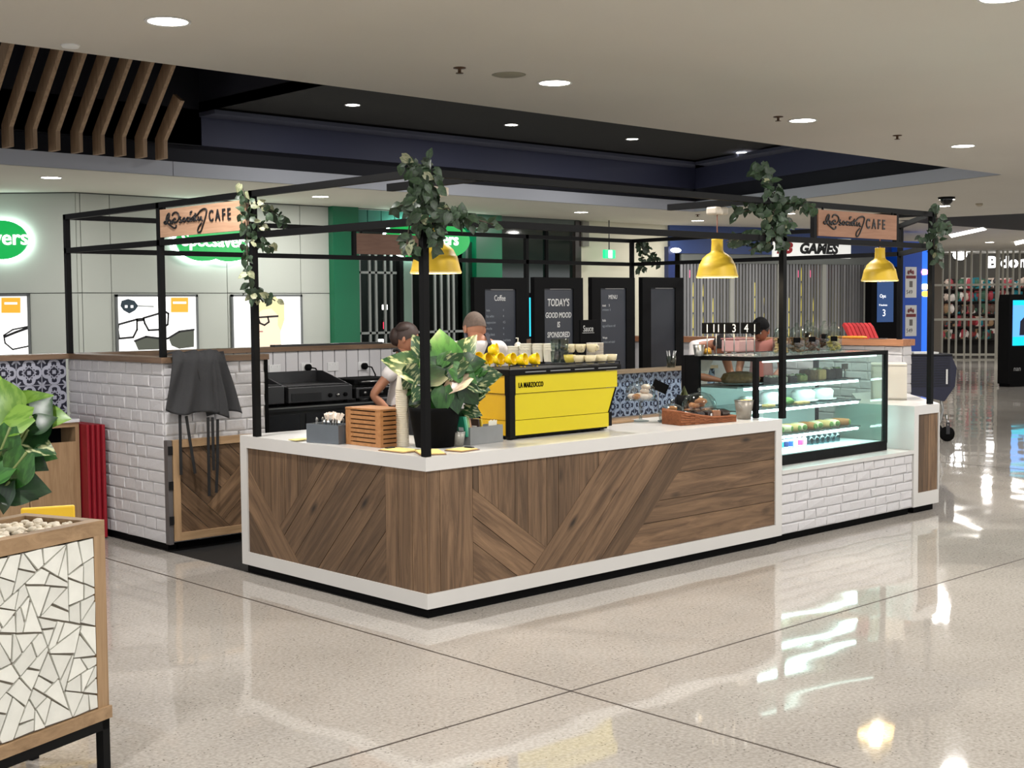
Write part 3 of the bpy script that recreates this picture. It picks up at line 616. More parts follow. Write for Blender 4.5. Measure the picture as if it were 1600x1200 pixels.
text('Bidon', .52, emis('shop_letters', (255, 255, 255), 4), frame(S3(SP(1543, 418, -1.5)[0], SP(1543, 418, -1.5)[1], -1.5), sd, (0, 0, 1)), setp(thing('illuminated_shop_name', 'glowing white letters of a shop name behind the far grille', 'sign', S3(SP(1570, 418, -1.5)[0], 2.5, -1.5))), 'letters', .03, bold=.015)
b_ = SP(1500, 398, -.8); t = thing('shop_spotlight', 'dazzling white spotlight inside the far barred shop', 'light', S3(b_[0], b_[1], -.8)); MB().ball(S3(b_[0], b_[1], -.8), .22, 16, 10, (1, 1, .8)).build('lamp', emis('spot_glow', (255, 255, 255), 14), t); MB().bar(S3(b_[0], b_[1]+.1, -.8), S3(b_[0], 4.5, -.8), .04).build('stem', ALU, t)
# shelves of small stock
t = thing('stock_gondola', 'shelves crowded with small colourful goods behind the far grille', 'shelf', S3((sa+sb)/2, 0, -2))
z = 0
for k in range(5): sprism(sa, sb, .5+k*.42, .53+k*.42, .5, -2.2).build('shelf', mat('shelf_dark', (50, 44, 40), .6), t)
sprism(sa, sb, 0, 2.35, .05, -2.3).build('back_panel', mat('shelf_dark', (50, 44, 40), .6), t)
pal = [(196, 176, 160), (120, 40, 40), (60, 90, 70), (150, 120, 90), (40, 36, 34), (210, 200, 190), (30, 110, 120), (160, 60, 70), (90, 70, 60), (30, 28, 28)]
parts_ = []
for k, c in enumerate(pal):
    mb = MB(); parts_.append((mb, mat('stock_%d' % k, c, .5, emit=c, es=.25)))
    for j in range(60):
        u = random.uniform(sa, sb); lv = random.randrange(5); zz = .545+lv*.42; h = random.uniform(.12, .36); w = random.uniform(.05, .13)
        if random.random() < .5: mb.box(u-w, u+w, -.1, .1, 0, h, Matrix.Translation(S3(u, zz, -1.9)) @ Matrix.Translation((-u, 0, 0)))
        else: mb.ball(S3(u, zz+h*.5, -1.85), h*.5, 8, 6, (.8, .8, 1))
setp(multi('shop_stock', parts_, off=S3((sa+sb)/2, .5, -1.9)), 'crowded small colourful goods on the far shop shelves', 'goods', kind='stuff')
for i, (x, y, c) in enumerate(((1446, 425, (255, 150, 220)), (1447, 448, (255, 240, 200)), (1448, 459, (255, 180, 70)))):
    a = EP(x, y, .33); p = E3(a[0], a[1], .29); t = thing('glowing_sign_dot', '%s small lit sign on the edge of the bright blue pillar' % ('pink', 'white', 'orange')[i], 'light', p); MB().ball(p, .08, 12, 8, (1.3, 1.3, .9)).build('bulb', emis('dot_%d' % i, c, 2.5), t); MB().ball(p-en*.05, .06, 10, 6).build('socket', BLK_M, t)
for s_ in (.3, .75):  # unseen lamps added to brighten the far shop interior
    la = bpy.data.lights.new('added_shop_lamp', 'AREA'); la.size = 1.2; la.energy = 160; la.color = (1, .96, .9); lo = bpy.data.objects.new('added_shop_lamp', la); COL.objects.link(lo); lo.location = S3(sa+(sb-sa)*s_, 4.2, -1.2)
# digital directory on the right
o = W(1575, 605, 2, 0); dd = Vector((.94, -.34, 0)).normalized(); dn = Vector((-dd.y, dd.x, 0))
if dn.dot(CAM-o) < 0: dn = -dn
def D3(s, z, q=0): return o+dd*s+dn*q+Vector((0, 0, z))
t = thing('digital_directory', 'black digital directory stand with a bright blue screen', 'screen', o)
MB().prism([(0, .06), (.95, .06), (.95, 1.9), (.03, 1.9), (0, 1.75)], .3, lambda a, b, q: D3(a, b, -q)).build('casing', BLK_M, t)
MB().prism([(.05, 0), (.9, 0), (.9, .06), (.05, .06)], .3, lambda a, b, q: D3(a, b, -q)).build('plinth', BLK_M, t)
MB().prism([(.1, .85), (.85, .85), (.85, 1.78), (.1, 1.78)], .006, lambda a, b, q: D3(a, b, q)).build('screen_face', emis('cool_screen', (90, 160, 240), 1.3), t); SCR = t.children[-1]
MB().prism([(.1, .85), (.85, .85), (.85, 1.03), (.1, 1.03)], .003, lambda a, b, q: D3(a, b, .006+q)).build('screen_band', emis('cyan_band', (0, 190, 215), 1.3), SCR)
MB().prism([(.1, 1.68), (.85, 1.68), (.85, 1.78), (.1, 1.78)], .003, lambda a, b, q: D3(a, b, .006+q)).build('screen_band', emis('cyan_band', (0, 190, 215), 1.3), SCR)
MB().prism([(.28, 1.06), (.42, 1.06), (.5, 1.3), (.42, 1.45), (.3, 1.35)], .003, lambda a, b, q: D3(a, b, .006+q)).build('screen_figure', emis('screen_dark', (20, 24, 50), .3), t)
text('nan', .14, mat('grey_lettering', (150, 150, 150), .5), frame(D3(.14, .33, .002), dd, (0, 0, 1)), t, 'lettering')
# cyan screen glimpsed between the menu boards
p = W(830, 498, 1, 10.5); t = thing('upright_screen', 'bright cyan upright screen seen between two menu boards', 'screen', (p.x, 10.5, 0)); a, b = W(823, 465, 1, 10.5), W(850, 525, 1, 10.5)
MB().box(a.x-.05, b.x+.05, 10.53, 10.65, 0, a.z+.08).build('casing', BLK_M, t); MB().box(a.x+.03, b.x, 10.5, 10.53, b.z, a.z).build('screen_face', emis('cyan_screen', (40, 190, 235), 1.5), t)
# ================================================================ KIOSK
H = .903
def X0P(px, py): p = W(px, py, 0, 0); return (p.y, p.z)      # pixel on the left face (plane X=0) -> (Y, Z)
def Y0P(px, py): p = W(px, py, 1, 0); return (p.x, p.z)      # pixel on the right face (plane Y=0) -> (X, Z)
XR = 3.32; YL = 1.90
t = thing('service_counter', 'long white-framed service counter clad in chevron timber', 'counter', (0, 0, 0))
SC = t
def cbox(name, a, m=WHITE, p=None, bev=0): return MB().box(*a, bev=bev).build(name, m, p or SC)
# worktop: L shape
MB().prism([(0, 0), (XR, 0), (XR, .8), (.75, .8), (.75, YL), (0, YL)], .078, lambda a, b, q: Vector((a, b, .824+q))).build('worktop', WHITE, t)
MB().box(-.0, XR, 0, .05, .058, .142).build('bottom_rail', WHITE, t); MB().box(0, .05, .05, YL, .058, .142).build('bottom_rail', WHITE, t)
cbox('end_stile', (0, .05, YL-.075, YL, .142, .824)); cbox('end_stile', (XR-.075, XR, 0, .05, .142, .824))
MB().prism([(.03, .03), (XR-.02, .03), (XR-.02, .78), (.73, .78), (.73, YL-.02), (.03, YL-.02)], .062, lambda a, b, q: Vector((a, b, q))).build('plinth', BLK_M, t)
cb_ = MB().prism([(.02, .02), (XR-.01, .02), (XR-.01, .74), (.7, .74), (.7, YL-.01), (.02, YL-.01)], .77, lambda a, b, q: Vector((a, b, .056+q))).build('carcass', BLK_M, t)
# ---- left face planks (u=Y, v=Z), outward normal -X
L3 = lambda u, v: Vector((.018, u, v)); LN = Vector((-1, 0, 0))
y1_, z0_, z1_ = YL-.075, .142, .824
rect = [(.0+.014, z0_), (y1_, z0_), (y1_, z1_), (.014, z1_)]
a1, a2 = X0P(388, 735), X0P(460, 871)        # "\" line
b1, b2 = X0P(437, 820), X0P(500, 712)        # "/" line
yv = X0P(600, 800)[0]
def side(pa, pb, q):  # signed side of q wrt line
    return (pb[0]-pa[0])*(q[1]-pa[1])-(pb[1]-pa[1])*(q[0]-pa[0])
def cut(poly, pa, pb, keep):
    n = (-(pb[1]-pa[1]), pb[0]-pa[0]); s = 1 if side(pa, pb, keep) > 0 else -1
    return clip(poly, pa, (n[0]*s, n[1]*s))
def ang(pa, pb): return math.atan2(pb[1]-pa[1], pb[0]-pa[0])
regV = clip(rect, (yv, 0), (-1, 0)); strips(regV, math.pi/2, .14, L3, LN, SC, RUSTIC)
rest = clip(rect, (yv, 0), (1, 0))
regA = cut(rest, a1, a2, X0P(390, 850)); strips(regA, ang(a1, a2), .15, L3, LN, SC, RUSTIC)
rest2 = cut(rest, a1, a2, X0P(560, 760))
regB = cut(rest2, b1, b2, X0P(405, 715)); strips(regB, math.pi/2, .15, L3, LN, SC, RUSTIC)
regC = cut(rest2, b1, b2, X0P(560, 800)); strips(regC, ang(b2, b1), .16, L3, LN, SC, RUSTIC)
# ---- right face planks (u=X, v=Z), outward -Y
Y3 = lambda u, v: Vector((u, .018, v)); RN = Vector((0, -1, 0))
rect = [(.014, z0_), (XR-.075, z0_), (XR-.075, z1_), (.014, z1_)]
xv = Y0P(741, 800)[0]
strips(clip(rect, (xv, 0), (-1, 0)), math.pi/2, .19, Y3, RN, SC, RUSTIC)
rest = clip(rect, (xv, 0), (1, 0))
a1, a2 = Y0P(743, 765), Y0P(852, 853); b1, b2 = Y0P(840, 879), Y0P(950, 709); c1_, c2_ = Y0P(981, 858), Y0P(1082, 709)
lower = cut(cut(rest, a1, a2, Y0P(750, 870)), b1, b2, Y0P(760, 880)); strips(lower, ang(a1, a2), .15, Y3, RN, SC, RUSTIC)
upper = cut(cut(rest, a1, a2, Y0P(800, 730)), b1, b2, Y0P(800, 730)); strips(upper, math.pi/2, .14, Y3, RN, SC, RUSTIC)
mid = cut(cut(rest, b1, b2, Y0P(1000, 760)), c1_, c2_, Y0P(930, 820)); strips(mid, ang(b1, b2), .17, Y3, RN, SC, RUSTIC)
strips(cut(rest, c1_, c2_, Y0P(1150, 760)), 0, .17, Y3, RN, SC, RUSTIC)
# ---- bricks
BRK = mat('white_painted_brick', (205, 203, 205), .5, noise=(6, .04), bump=(22, .5)); MORT = mat('white_mortar', (212, 210, 210), .7, bump=(30, .5))
def brick_mesh(w, h, d, sd):
    rnd = random.Random(sd); j = lambda a: rnd.uniform(-a, a)
    vs = []
    for y, k in ((0, 0), (d*.7, .001), (d, .010)):
        for x, z in ((0, 0), (w, 0), (w, h), (0, h)):
            sx = k if x == 0 else -k; sz = k if z == 0 else -k
            vs.append(Vector((x+sx+(j(.006) if k else 0), y+(j(.003) if k > .005 else 0), z+sz+(j(.003) if k else 0))))
    fs = [(8, 9, 10, 11)]
    for a in (0, 4):
        for i in range(4): fs.append((a+i, a+(i+1) % 4, a+4+(i+1) % 4, a+4+i))
    return MB().add(vs, fs).mesh('brick', BRK)
BW = [.115, .15, .185, .22, .245]; BH = .080; BM = {}
def brickwork(parent, o, u, n, length, z0, z1, rows=None):
    """bricks laid over a face: o start point, u direction along, n outward"""
    u = Vector(u); n = Vector(n); hgt = z1-z0; rows = rows or round(hgt/.0885); rh = hgt/rows
    for r in range(rows):
        x = 0
        while x < length-.03:
            w = random.choice(BW)
            if length-x-w < .07: w = length-x
            if w > .3: w = w/2
            key = (round(w, 2), random.randrange(3), round(rh, 3))
            if key not in BM: BM[key] = brick_mesh(key[0]-.006, rh-.006, .009, hash(key) & 255)
            p = Vector(o)+n*.003+u*x+Vector((0, 0, z0+r*rh))
            m4 = Matrix((u, n, Vector((0, 0, 1)))).transposed().to_4x4(); m4.translation = p
            place(BM[key], 'brick', parent, m4); x += w
# brick section under the display case
t = thing('brick_counter_front', 'low white brick counter under the glass display case', 'counter', (3.32, 0, 0))
MB().box(XR+.002, 5.148, .02, .85, .058, .50).build('backing', MORT, t); MB().box(XR+.001, 5.149, -.002, .9, .50, .529).build('ledge', WHITE, t); MB().box(XR+.002, 5.148, .05, .8, 0, .06).build('plinth', BLK_M, t)
brickwork(t, (XR+.004, .02, 0), (1, 0, 0), (0, -1, 0), 1.82, .062, .50, 6)
# end block
t = thing('counter_end_block', 'white counter end block with a tall narrow timber panel', 'counter', (5.35, 0, 0))
MB().prism([(5.15, .0), (5.555, 0), (6.65, .97), (6.65, 1.25), (6.2, 1.25), (5.5, .75), (5.15, .75)], .074, lambda a, b, q: Vector((a, b, .815+q))).build('worktop', WHITE, t)
pz = Y0P(1437, 700); pe = Y0P(1466, 700)
MB().box(5.15, 5.22, 0, .75, .058, .815).build('side_panel', WHITE, t)
MB().box(5.22, 5.555, 0, .06, .058, .17).build('bottom_rail', WHITE, t); MB().box(5.545, 5.56, 0, .06, .17, .815).build('stile', WHITE, t)
MB().prism([(5.24, .03), (5.53, .03), (6.6, 1.0), (6.5, 1.2), (5.24, .74)], .76, lambda a, b, q: Vector((a, b, .05+q))).build('carcass', BLK_M, t)
MB().prism([(5.22, .04), (5.53, .04), (6.6, 1.0), (6.5, 1.15), (5.24, .7)], .058, lambda a, b, q: Vector((a, b, q))).build('plinth', BLK_M, t)
strips([(5.22, .17), (5.545, .17), (5.545, .815), (5.22, .815)], math.pi/2, .165, Y3, RN, t, RUSTIC)
# pier walls (left)
CT = 1.386; CB = 1.345
t = thing('brick_pier_wall', 'white painted brick wall with timber cap at the left of the kiosk', 'wall', (0, 2.906, 0)); PIER = t
MB().box(.02, .14, 2.926, 4.43, .058, CB).box(.14, .85, 2.926, 3.05, .058, CB).build('backing', MORT, t)
MB().box(.04, .12, 2.95, 4.4, 0, .06).box(.1, .8, 2.95, 3.0, 0, .06).build('plinth', BLK_M, t)
MB().box(-.015, .16, 2.89, 4.45, CB, CT).build('cap', WALNUTY, t); MB().box(.16, .875, 2.89, 3.07, CB, CT).build('cap', WALNUTX, t)
brickwork(t, (.02, 4.43, 0), (0, -1, 0), (-1, 0, 0), 1.51, .06, CB, 15)
brickwork(t, (.02, 2.926, 0), (1, 0, 0), (0, -1, 0), .83, .06, CB, 15)
MB().box(.85, .875, 2.91, 3.06, .058, CB).build('end_trim', BLK_M, t)
# folded gate with timber panel
g = thing('half_height_gate', 'timber framed chevron gate folded against the brick pier', 'gate', (.3, 2.86, .07))
for a in ((.035, .09, .08, .80), (.635, .69, .08, .80)): MB().box(a[0], a[1], 2.845, 2.885, a[2], a[3]).build('stile', OAKZ, g)
for z in (.08, .745): MB().box(.09, .635, 2.845, 2.885, z, z+.055).build('rail', OAKX, g)
G3 = lambda u, v: Vector((u, 2.87, v)); rg = [(.09, .135), (.635, .135), (.635, .745), (.09, .745)]
p1, p2 = (.09, .52), (.50, .135); strips(cut(rg, p1, p2, (.1, .15)), ang(p1, p2), .13, G3, RN, g, RUSTIC, thick=.004)
q1, q2 = (.31, .31), (.635, .62); up_ = cut(rg, p1, p2, (.6, .7)); strips(cut(up_, q1, q2, (.2, .7)), ang(p1, p2), .13, G3, RN, g, RUSTIC, thick=.004); strips(cut(up_, q1, q2, (.6, .2)), ang(q1, q2), .13, G3, RN, g, RUSTIC, thick=.004)
MB().box(-.005, .03, 2.85, 2.90, .06, .80).build('hinge_strip', mat('hinge_grey', (96, 92, 92), .5, .3), g); HS = g.children[-1]
for z in (.2, .45, .7): MB().box(-.002, .032, 2.842, 2.85, z, z+.06).build('hinge', DSTEEL, HS)
# back wall (Y=4.43) with vertical boarding inside
t = thing('boarded_back_wall', 'white vertically boarded back wall with timber cap behind the grill', 'wall', (3.4, 4.43, 0))
MB().box(.14, 6.75, 4.40, 4.5, .058, CB).build('backing', mat('board_gap', (90, 90, 92), .7), t); MB().box(.0, 6.8, 4.36, 4.54, CB, CT).build('cap', WALNUTX, t); MB().box(.14, 6.7, 4.42, 4.48, 0, .06).build('plinth', BLK_M, t)
VB = mat('white_board', (208, 206, 208), .45); vm = MB().box(.004, .128, -.018, 0, .06, CB, bev=.002).mesh('board', VB)
for i in range(49): place(vm, 'board', t, Matrix.Translation((.15+i*.133, 4.40, 0)))
MB().box(1.9, 3.1, 4.38, 4.46, CT, CT+.018).build('counter_mat', mat('charcoal_mat', (46, 46, 46), .5), t)
for i, (px, py, plug) in enumerate(((430, 577, 0), (480, 574, 1), (521, 573, 0), (568, 572, 1))):
    p = W(px, py, 1, 4.37); s = thing('power_outlet', '%s white power outlet from the left on the boarded wall%s' % (ordinal(i), ' with a black plug' if plug else ''), 'outlet', (p.x, 4.382, p.z-.04), 'power outlets on the back wall')
    MB().box(p.x-.06, p.x+.06, 4.372, 4.382, p.z-.04, p.z+.04, bev=.003).build('faceplate', mat('outlet_white', (220, 220, 220), .35), s)
    for dx in (-.03, .03): MB().box(p.x+dx-.006, p.x+dx+.006, 4.368, 4.372, p.z+.015, p.z+.03).build('switch', mat('switch_white', (235, 235, 235), .3), s)
    if plug:
        MB().lathe([(.03, 0), (.032, .03), (.018, .05), (0, .05)], (0, 0, 0), 14, Matrix.Translation((p.x, 4.37, p.z)) @ Matrix.Rotation(R(90), 4, 'X')).build('plug', BLK_M, s); pl_ = s.children[-1]
        MB().tube([(p.x, 4.33, p.z), (p.x+.05, 4.31, p.z-.01), (p.x+.09, 4.31, p.z-.08), (p.x+.1, 4.33, p.z-.2)], .007, 6).build('cord', BLK_M, pl_)
# right end pier
t = thing('brick_end_pier', 'pale brick end wall with timber cap right of the display case', 'wall', (6.7, 1.0, 0))
MB().box(6.70, 6.85, 1.02, 4.4, .058, CB).build('backing', MORT, t); MB().box(6.66, 6.88, .99, 4.4, CB-.02, CT).build('cap', wood('cap_warm', (150, 100, 70), (190, 136, 100), 1, var=.04), t); MB().box(6.72, 6.83, 1.1, 4.4, 0, .06).build('plinth', BLK_M, t)
brickwork(t, (6.70, 1.02, 0), (0, 1, 0), (-1, 0, 0), 2.0, .40, CB-.02, 11); brickwork(t, (6.85, 1.02, 0), (-1, 0, 0), (0, -1, 0), .15, .06, CB-.02, 14)
# tiled wall running out to the left
def tile_mat(name, dark, light):
    m = bpy.data.materials.new(name); m.use_nodes = True; nt = m.node_tree; L = nt.links; N = nt.nodes.new; b = nt.nodes['Principled BSDF']; b.inputs['Roughness'].default_value = .3
    tc = N('ShaderNodeTexCoord'); sp = N('ShaderNodeSeparateXYZ'); L.new(tc.outputs['Object'], sp.inputs[0])
    def M(op, a, b2=None, c=None):
        n = N('ShaderNodeMath'); n.operation = op
        for i, q in enumerate((a, b2, c)):
            if q is None: continue
            if isinstance(q, (int, float)): n.inputs[i].default_value = q
            else: L.new(q, n.inputs[i])
        return n.outputs[0]
    x = M('DIVIDE', sp.outputs[0], .1); y = M('DIVIDE', sp.outputs[2], .1)      # -1..1 over one tile
    ax = M('ABSOLUTE', x); ay = M('ABSOLUTE', y)
    hyp = lambda a, c: M('SQRT', M('ADD', M('MULTIPLY', a, a), M('MULTIPLY', c, c)))
    def ring(cx, cy, r, w): d = hyp(M('SUBTRACT', ax, cx), M('SUBTRACT', ay, cy)); return M('LESS_THAN', M('ABSOLUTE', M('SUBTRACT', d, r)), w)
    mxy = M('MAXIMUM', ax, ay); mny = M('MINIMUM', ax, ay)
    def ringm(cx, cy, r, w): d = hyp(M('SUBTRACT', mxy, cx), M('SUBTRACT', mny, cy)); return M('LESS_THAN', M('ABSOLUTE', M('SUBTRACT', d, r)), w), M('SUBTRACT', d, r)
    q1, d1 = ringm(.50, 0, .42, .10)                       # quatrefoil lobes
    q1 = M('MULTIPLY', q1, M('GREATER_THAN', mxy, .42)); q3 = M('MULTIPLY', M('LESS_THAN', M('ABSOLUTE', M('SUBTRACT', hyp(M('SUBTRACT', ax, .62), M('SUBTRACT', ay, .62)), .34)), .08), M('LESS_THAN', M('ADD', ax, ay), 1.24))
    s0 = M('LESS_THAN', mxy, .15); s1 = M('LESS_THAN', M('ADD', M('ABSOLUTE', M('SUBTRACT', mxy, .48)), M('MULTIPLY', mny, 1.3)), .13)
    cross = M('MULTIPLY', M('GREATER_THAN', M('ADD', ax, ay), 1.25), M('GREATER_THAN', mxy, .96))
    st = M('LESS_THAN', M('ADD', M('ABSOLUTE', M('SUBTRACT', ax, .84)), M('MULTIPLY', M('ABSOLUTE', M('SUBTRACT', ay, .84)), 1)), .12); st2 = M('MULTIPLY', M('LESS_THAN', M('ABSOLUTE', M('SUBTRACT', ax, ay)), .08), M('GREATER_THAN', M('ADD', ax, ay), 1.35))
    sw = M('LESS_THAN', M('ABSOLUTE', M('SUBTRACT', hyp(M('SUBTRACT', mxy, .40), M('SUBTRACT', mny, .22)), .10)), .035)
    tot = q1
    for k in (q3, s0, s1, cross, st, st2, sw): tot = M('MAXIMUM', tot, k)
    mx = N('ShaderNodeMix'); mx.data_type = 'RGBA'; L.new(tot, mx.inputs[0]); mx.inputs[6].default_value = lin(dark); mx.inputs[7].default_value = lin(light); L.new(mx.outputs[2], b.inputs['Base Color']); return m
TM = tile_mat('patterned_tile', (28, 30, 46), (168, 170, 184)); TM2 = tile_mat('patterned_tile_blue', (30, 42, 66), (150, 170, 196))
tmesh = MB().box(-.099, .099, 0, .008, -.099, .099, bev=.0015).mesh('tile', TM); tmesh2 = MB().box(-.099, .099, 0, .008, -.099, .099, bev=.0015).mesh('tile', TM2)
t = thing('tiled_low_wall', 'low wall of black and white patterned tiles with a timber cap', 'wall', (-.8, 4.43, 0))
MB().box(-2.2, -.02, 4.41, 4.53, 0, CB).build('backing', MORT, t); MB().box(-2.2, -.015, 4.36, 4.56, CB, CT).build('cap', WALNUTX, t)
for r in range(7):
    for k in range(10): place(tmesh, 'tile', t, Matrix.Translation((-.12-.2*k, 4.402, CB-.10-.2*r)))
# inner tiled partition below the menu boards
t = thing('tiled_partition', 'blue and white patterned tile partition with a pale timber ledge', 'wall', (4.8, 2.6, 0)); YT = 2.6
zc_ = W(1000, 577, 1, YT).z; xa = 3.9; xb = W(1075, 575, 1, YT).x+.42
MB().box(xa, xb, YT+.01, YT+.12, 0, zc_-.03).build('backing', MORT, t); MB().box(xa, xb, YT-.04, YT+.16, zc_-.03, zc_).build('ledge', wood('ledge_pale', (128, 112, 92), (160, 142, 118), 0, var=.04), t)
for r in range(2):
    for k in range(int((xb-xa)/.2)): place(tmesh2, 'tile', t, Matrix.Translation((xb-.1-.2*k, YT+.002, zc_-.13-.2*r)))
MB().box(xa, xb, YT-.3, YT+.01, zc_-.48, zc_-.44).build('shelf', OAKX, t)
# ---------------------------------------------------------------- pergola frame
t = thing('pergola_frame', 'black square-tube frame standing over the kiosk', 'frame', (0, 0, 0)); PG = t
ZT, ZL = 2.455, 2.193; XE, YE, XK = 5.43, 4.433, 6.68
def post(x, y, z0, z1=ZT, w=.04, nm='post'):
    z0 += .001
    return MB().box(x-w/2, x+w/2, y-w/2, y+w/2, z0, z1).build(nm, BLACK, PG)
def beam(a, b, w=.04, nm='beam'): return MB().bar(a, b, w).build(nm, BLACK, PG)
I = .02
for x, y, z in ((I, I, H), (I, 1.724, H), (I, 2.906+I, CT), (I, YE-I, CT), (XE, I, .89), (W(1203, 653, 2, H).x+.02, I, H), (XK, YE-.02, CT), (W(822, 380, 1, YE-.02).x, YE-.02, CT), (XK, 1.04, CT)): post(x, y, z, ZT+.02)
for z in (ZT, ZL):
    beam((I, I, z), (I, YE, z)); beam((I, I, z), (XE, I, z)); beam((I, YE-I, z), (XK, YE-I, z)); beam((XK, YE-I, z), (XK, 1.04, z)); beam((XK, 1.04, z), (XE, I, z))
s0, s1 = W(1275, 340, 1, 0).x, W(1403, 350, 1, 0).x
for x in (s0, s1): post(x, I, ZL, ZT, .035, 'sign_bracket')
bx0, bx1 = W(551, 380, 1, YE).x, W(662, 385, 1, YE).x
post(bx0, YE-I, ZL, ZT, .035, 'sign_bracket')
for X in (.44, 3.08, 5.27): beam((X, I, ZT), (X, .85, ZT), .045, 'cross_beam')
# ---------------------------------------------------------------- timber name signs
SGM = wood('sign_board_x', (170, 130, 102), (206, 166, 136), 0, .55, var=.02); SGY = wood('sign_board_y', (176, 136, 108), (210, 170, 140), 0, .55, var=.02)
def nurb(pts, n=5):
    out = []; P = [Vector((a, b, 0)) for a, b in pts]
    for i in range(len(P)-1):
        a = P[max(i-1, 0)]; b = P[i]; c = P[i+1]; d = P[min(i+2, len(P)-1)]
        for k in range(n):
            s = k/n; out.append(.5*((2*b)+(c-a)*s+(2*a-5*b+4*c-d)*s*s+(3*b-a-3*c+d)*s**3))
    return out+[P[-1]]
STRK = [  # script lettering, unit: board 100 wide x 46 high, y up
    [(9, 26), (7, 24), (8.5, 21.5), (11.5, 23.5), (14, 30), (15, 37), (13, 37.5), (11, 33), (10, 28)], [(12, 34), (11, 27), (12.5, 22), (17, 17), (21, 13.5), (24, 14.5), (24.5, 18.5)],
    [(16, 21), (15.5, 27), (17.5, 23), (18.5, 21), (19.5, 27), (20.5, 24), (22.5, 22.5)], [(19, 34), (21, 38), (25, 38.5), (28, 35), (28.5, 29), (26, 24), (22.5, 22), (20.5, 23.5), (20.5, 27), (22.5, 29), (24, 27)],
    [(30, 28), (31, 30.5), (30, 27), (32.5, 24), (31, 21.5), (29, 22)], [(35.5, 28), (34, 25), (35, 22), (37, 22.5), (38, 25.5), (36.5, 28), (35.5, 28)], [(43, 27.5), (41, 28), (39.5, 25), (41, 22), (43.5, 23)],
    [(45, 28), (44.5, 23), (46, 22)], [(45, 32), (45, 36), (47, 37)], [(47.5, 25), (50, 26.5), (49.5, 28.5), (47.5, 27.5), (47.2, 24), (49, 22), (51, 23)], [(52, 34), (51.5, 28), (52, 23), (53.5, 22)], [(50, 30), (54, 30.5), (58, 36), (63, 39), (66.5, 38), (67, 33), (65, 24), (62, 14), (59, 5), (56, 2.5), (54.5, 5), (56, 11), (60, 17)],
    [(56, 28), (55.5, 23), (57.5, 22), (59.5, 27), (60, 22), (61.5, 21)]]
def cafe_sign(name, o, ux, w, h, front, lab, mb_, lettering=True):
    """o lower-left corner seen from the front"""
    o = Vector(o); ux = Vector(ux); n = Vector(front); t = thing(name, lab, 'sign', o)
    F = frame(o, ux, (0, 0, 1)); nn = 1 if (F.to_3x3() @ Vector((0, 0, 1))).dot(n) > 0 else -1
    place(MB().box(0, w, 0, h, -.012*nn, .004*nn).mesh('board', mb_), 'board', t, F)
    if lettering:
        s = w/100; mb = MB()
        for st in STRK: mb.tube([Vector((p.x*s, p.y*h/46, .008*nn)) for p in nurb(st)], .0048*w/.78, 5)
        mb.v = [Vector((v.x*.84, v.y, v.z)) for v in mb.v]; place(mb.mesh('script_lettering', INK), 'script_lettering', t, F)
        Ft = F @ Matrix.Translation((.585*w, h*.40, .006*nn))
        if nn < 0: Ft = Ft @ Matrix.Scale(1, 4)
        text('CAFE', h*.55, INK, Ft, t, 'capital_lettering', .004, bold=.002, sx=.80, sp=1.60)
    for dx in (.06, w-.06):
        MB().bar(o+ux*dx+Vector((0, 0, h)), o+ux*dx+Vector((0, 0, h+.02)), .012).build('fixing', BLACK, t)
    return t
zt_, zb_ = ZT-.035, ZL+.035
cafe_sign('cafe_sign', (-.0, 2.906-.025, zb_), (0, -1, 0), 1.13, zt_-zb_, (-1, 0, 0), 'timber cafe name sign on the left side of the frame', SGY)
cafe_sign('cafe_sign', (s0+.025, .0, zb_), (1, 0, 0), s1-s0-.05, zt_-zb_, (0, -1, 0), 'timber cafe name sign above the right-hand yellow pendant lamp', wood('sign_board_r', (134, 96, 74), (160, 120, 96), 0, .6, var=.02))
cafe_sign('cafe_sign', (bx0+.02, YE-.03, zb_), (1, 0, 0), bx1-bx0-.04, zt_-zb_, (0, -1, 0), 'blank back of a timber sign across the rear of the frame', wood('sign_back', (100, 72, 58), (124, 94, 78), 0, .6, var=.02), False)
# ---------------------------------------------------------------- pendant lamps
YS = mat('lamp_yellow', (222, 184, 44), .5, noise=(3, .04)); YIN = mat('lamp_inside', (250, 240, 205), .6, emit=(255, 240, 200), es=.8)
def pendant(x, y, zb, zc, lab):
    t = thing('pendant_lamp', lab, 'lamp', (x, y, zb), 'yellow dome pendant lamps'); c = (x, y, zb)
    prof = [(.150, 0), (.152, .008), (.146, .02), (.136, .065), (.128, .098), (.124, .10), (.105, .138), (.075, .165), (.050, .180), (.043, .195), (.041, .262), (.043, .27), (.040, .276), (.006, .278)]
    MB().lathe(prof, c, 40, cap=False).build('shade', YS, t); sh = t.children[-1]
    MB().lathe([(r-.003, z+(.002 if z < .01 else -.002)) for r, z in prof[:9]], c, 40, cap=False).build('shade_lining', YIN, sh)
    MB().lathe([(.15, -.002), (.154, .004), (.15, .010), (.146, .004)], c, 40, cap=False).build('rim', mat('rim_pale', (250, 226, 150), .4), sh)
    MB().tube([(x, y, zb+.278), (x, y, zc)], .004, 6).build('cord', mat('cord_pink', (176, 120, 100), .6), t)
    MB().box(x-.07, x+.07, y-.05, y+.05, zc-.005, zc+.05, bev=.012).build('canopy', mat('canopy_white', (226, 214, 196), .4), t)
    MB().ball((x, y, zb+.07), .045, 14, 10).build('bulb', emis('bulb_glow', (255, 226, 170), 14), t)
    la = bpy.data.lights.new('pendant_bulb', 'POINT'); la.energy = 9; la.color = (1, .85, .62); la.shadow_soft_size = .045
    lo = bpy.data.objects.new('pendant_bulb', la); COL.objects.link(lo); lo.location = (x, y, zb-.0+.015)
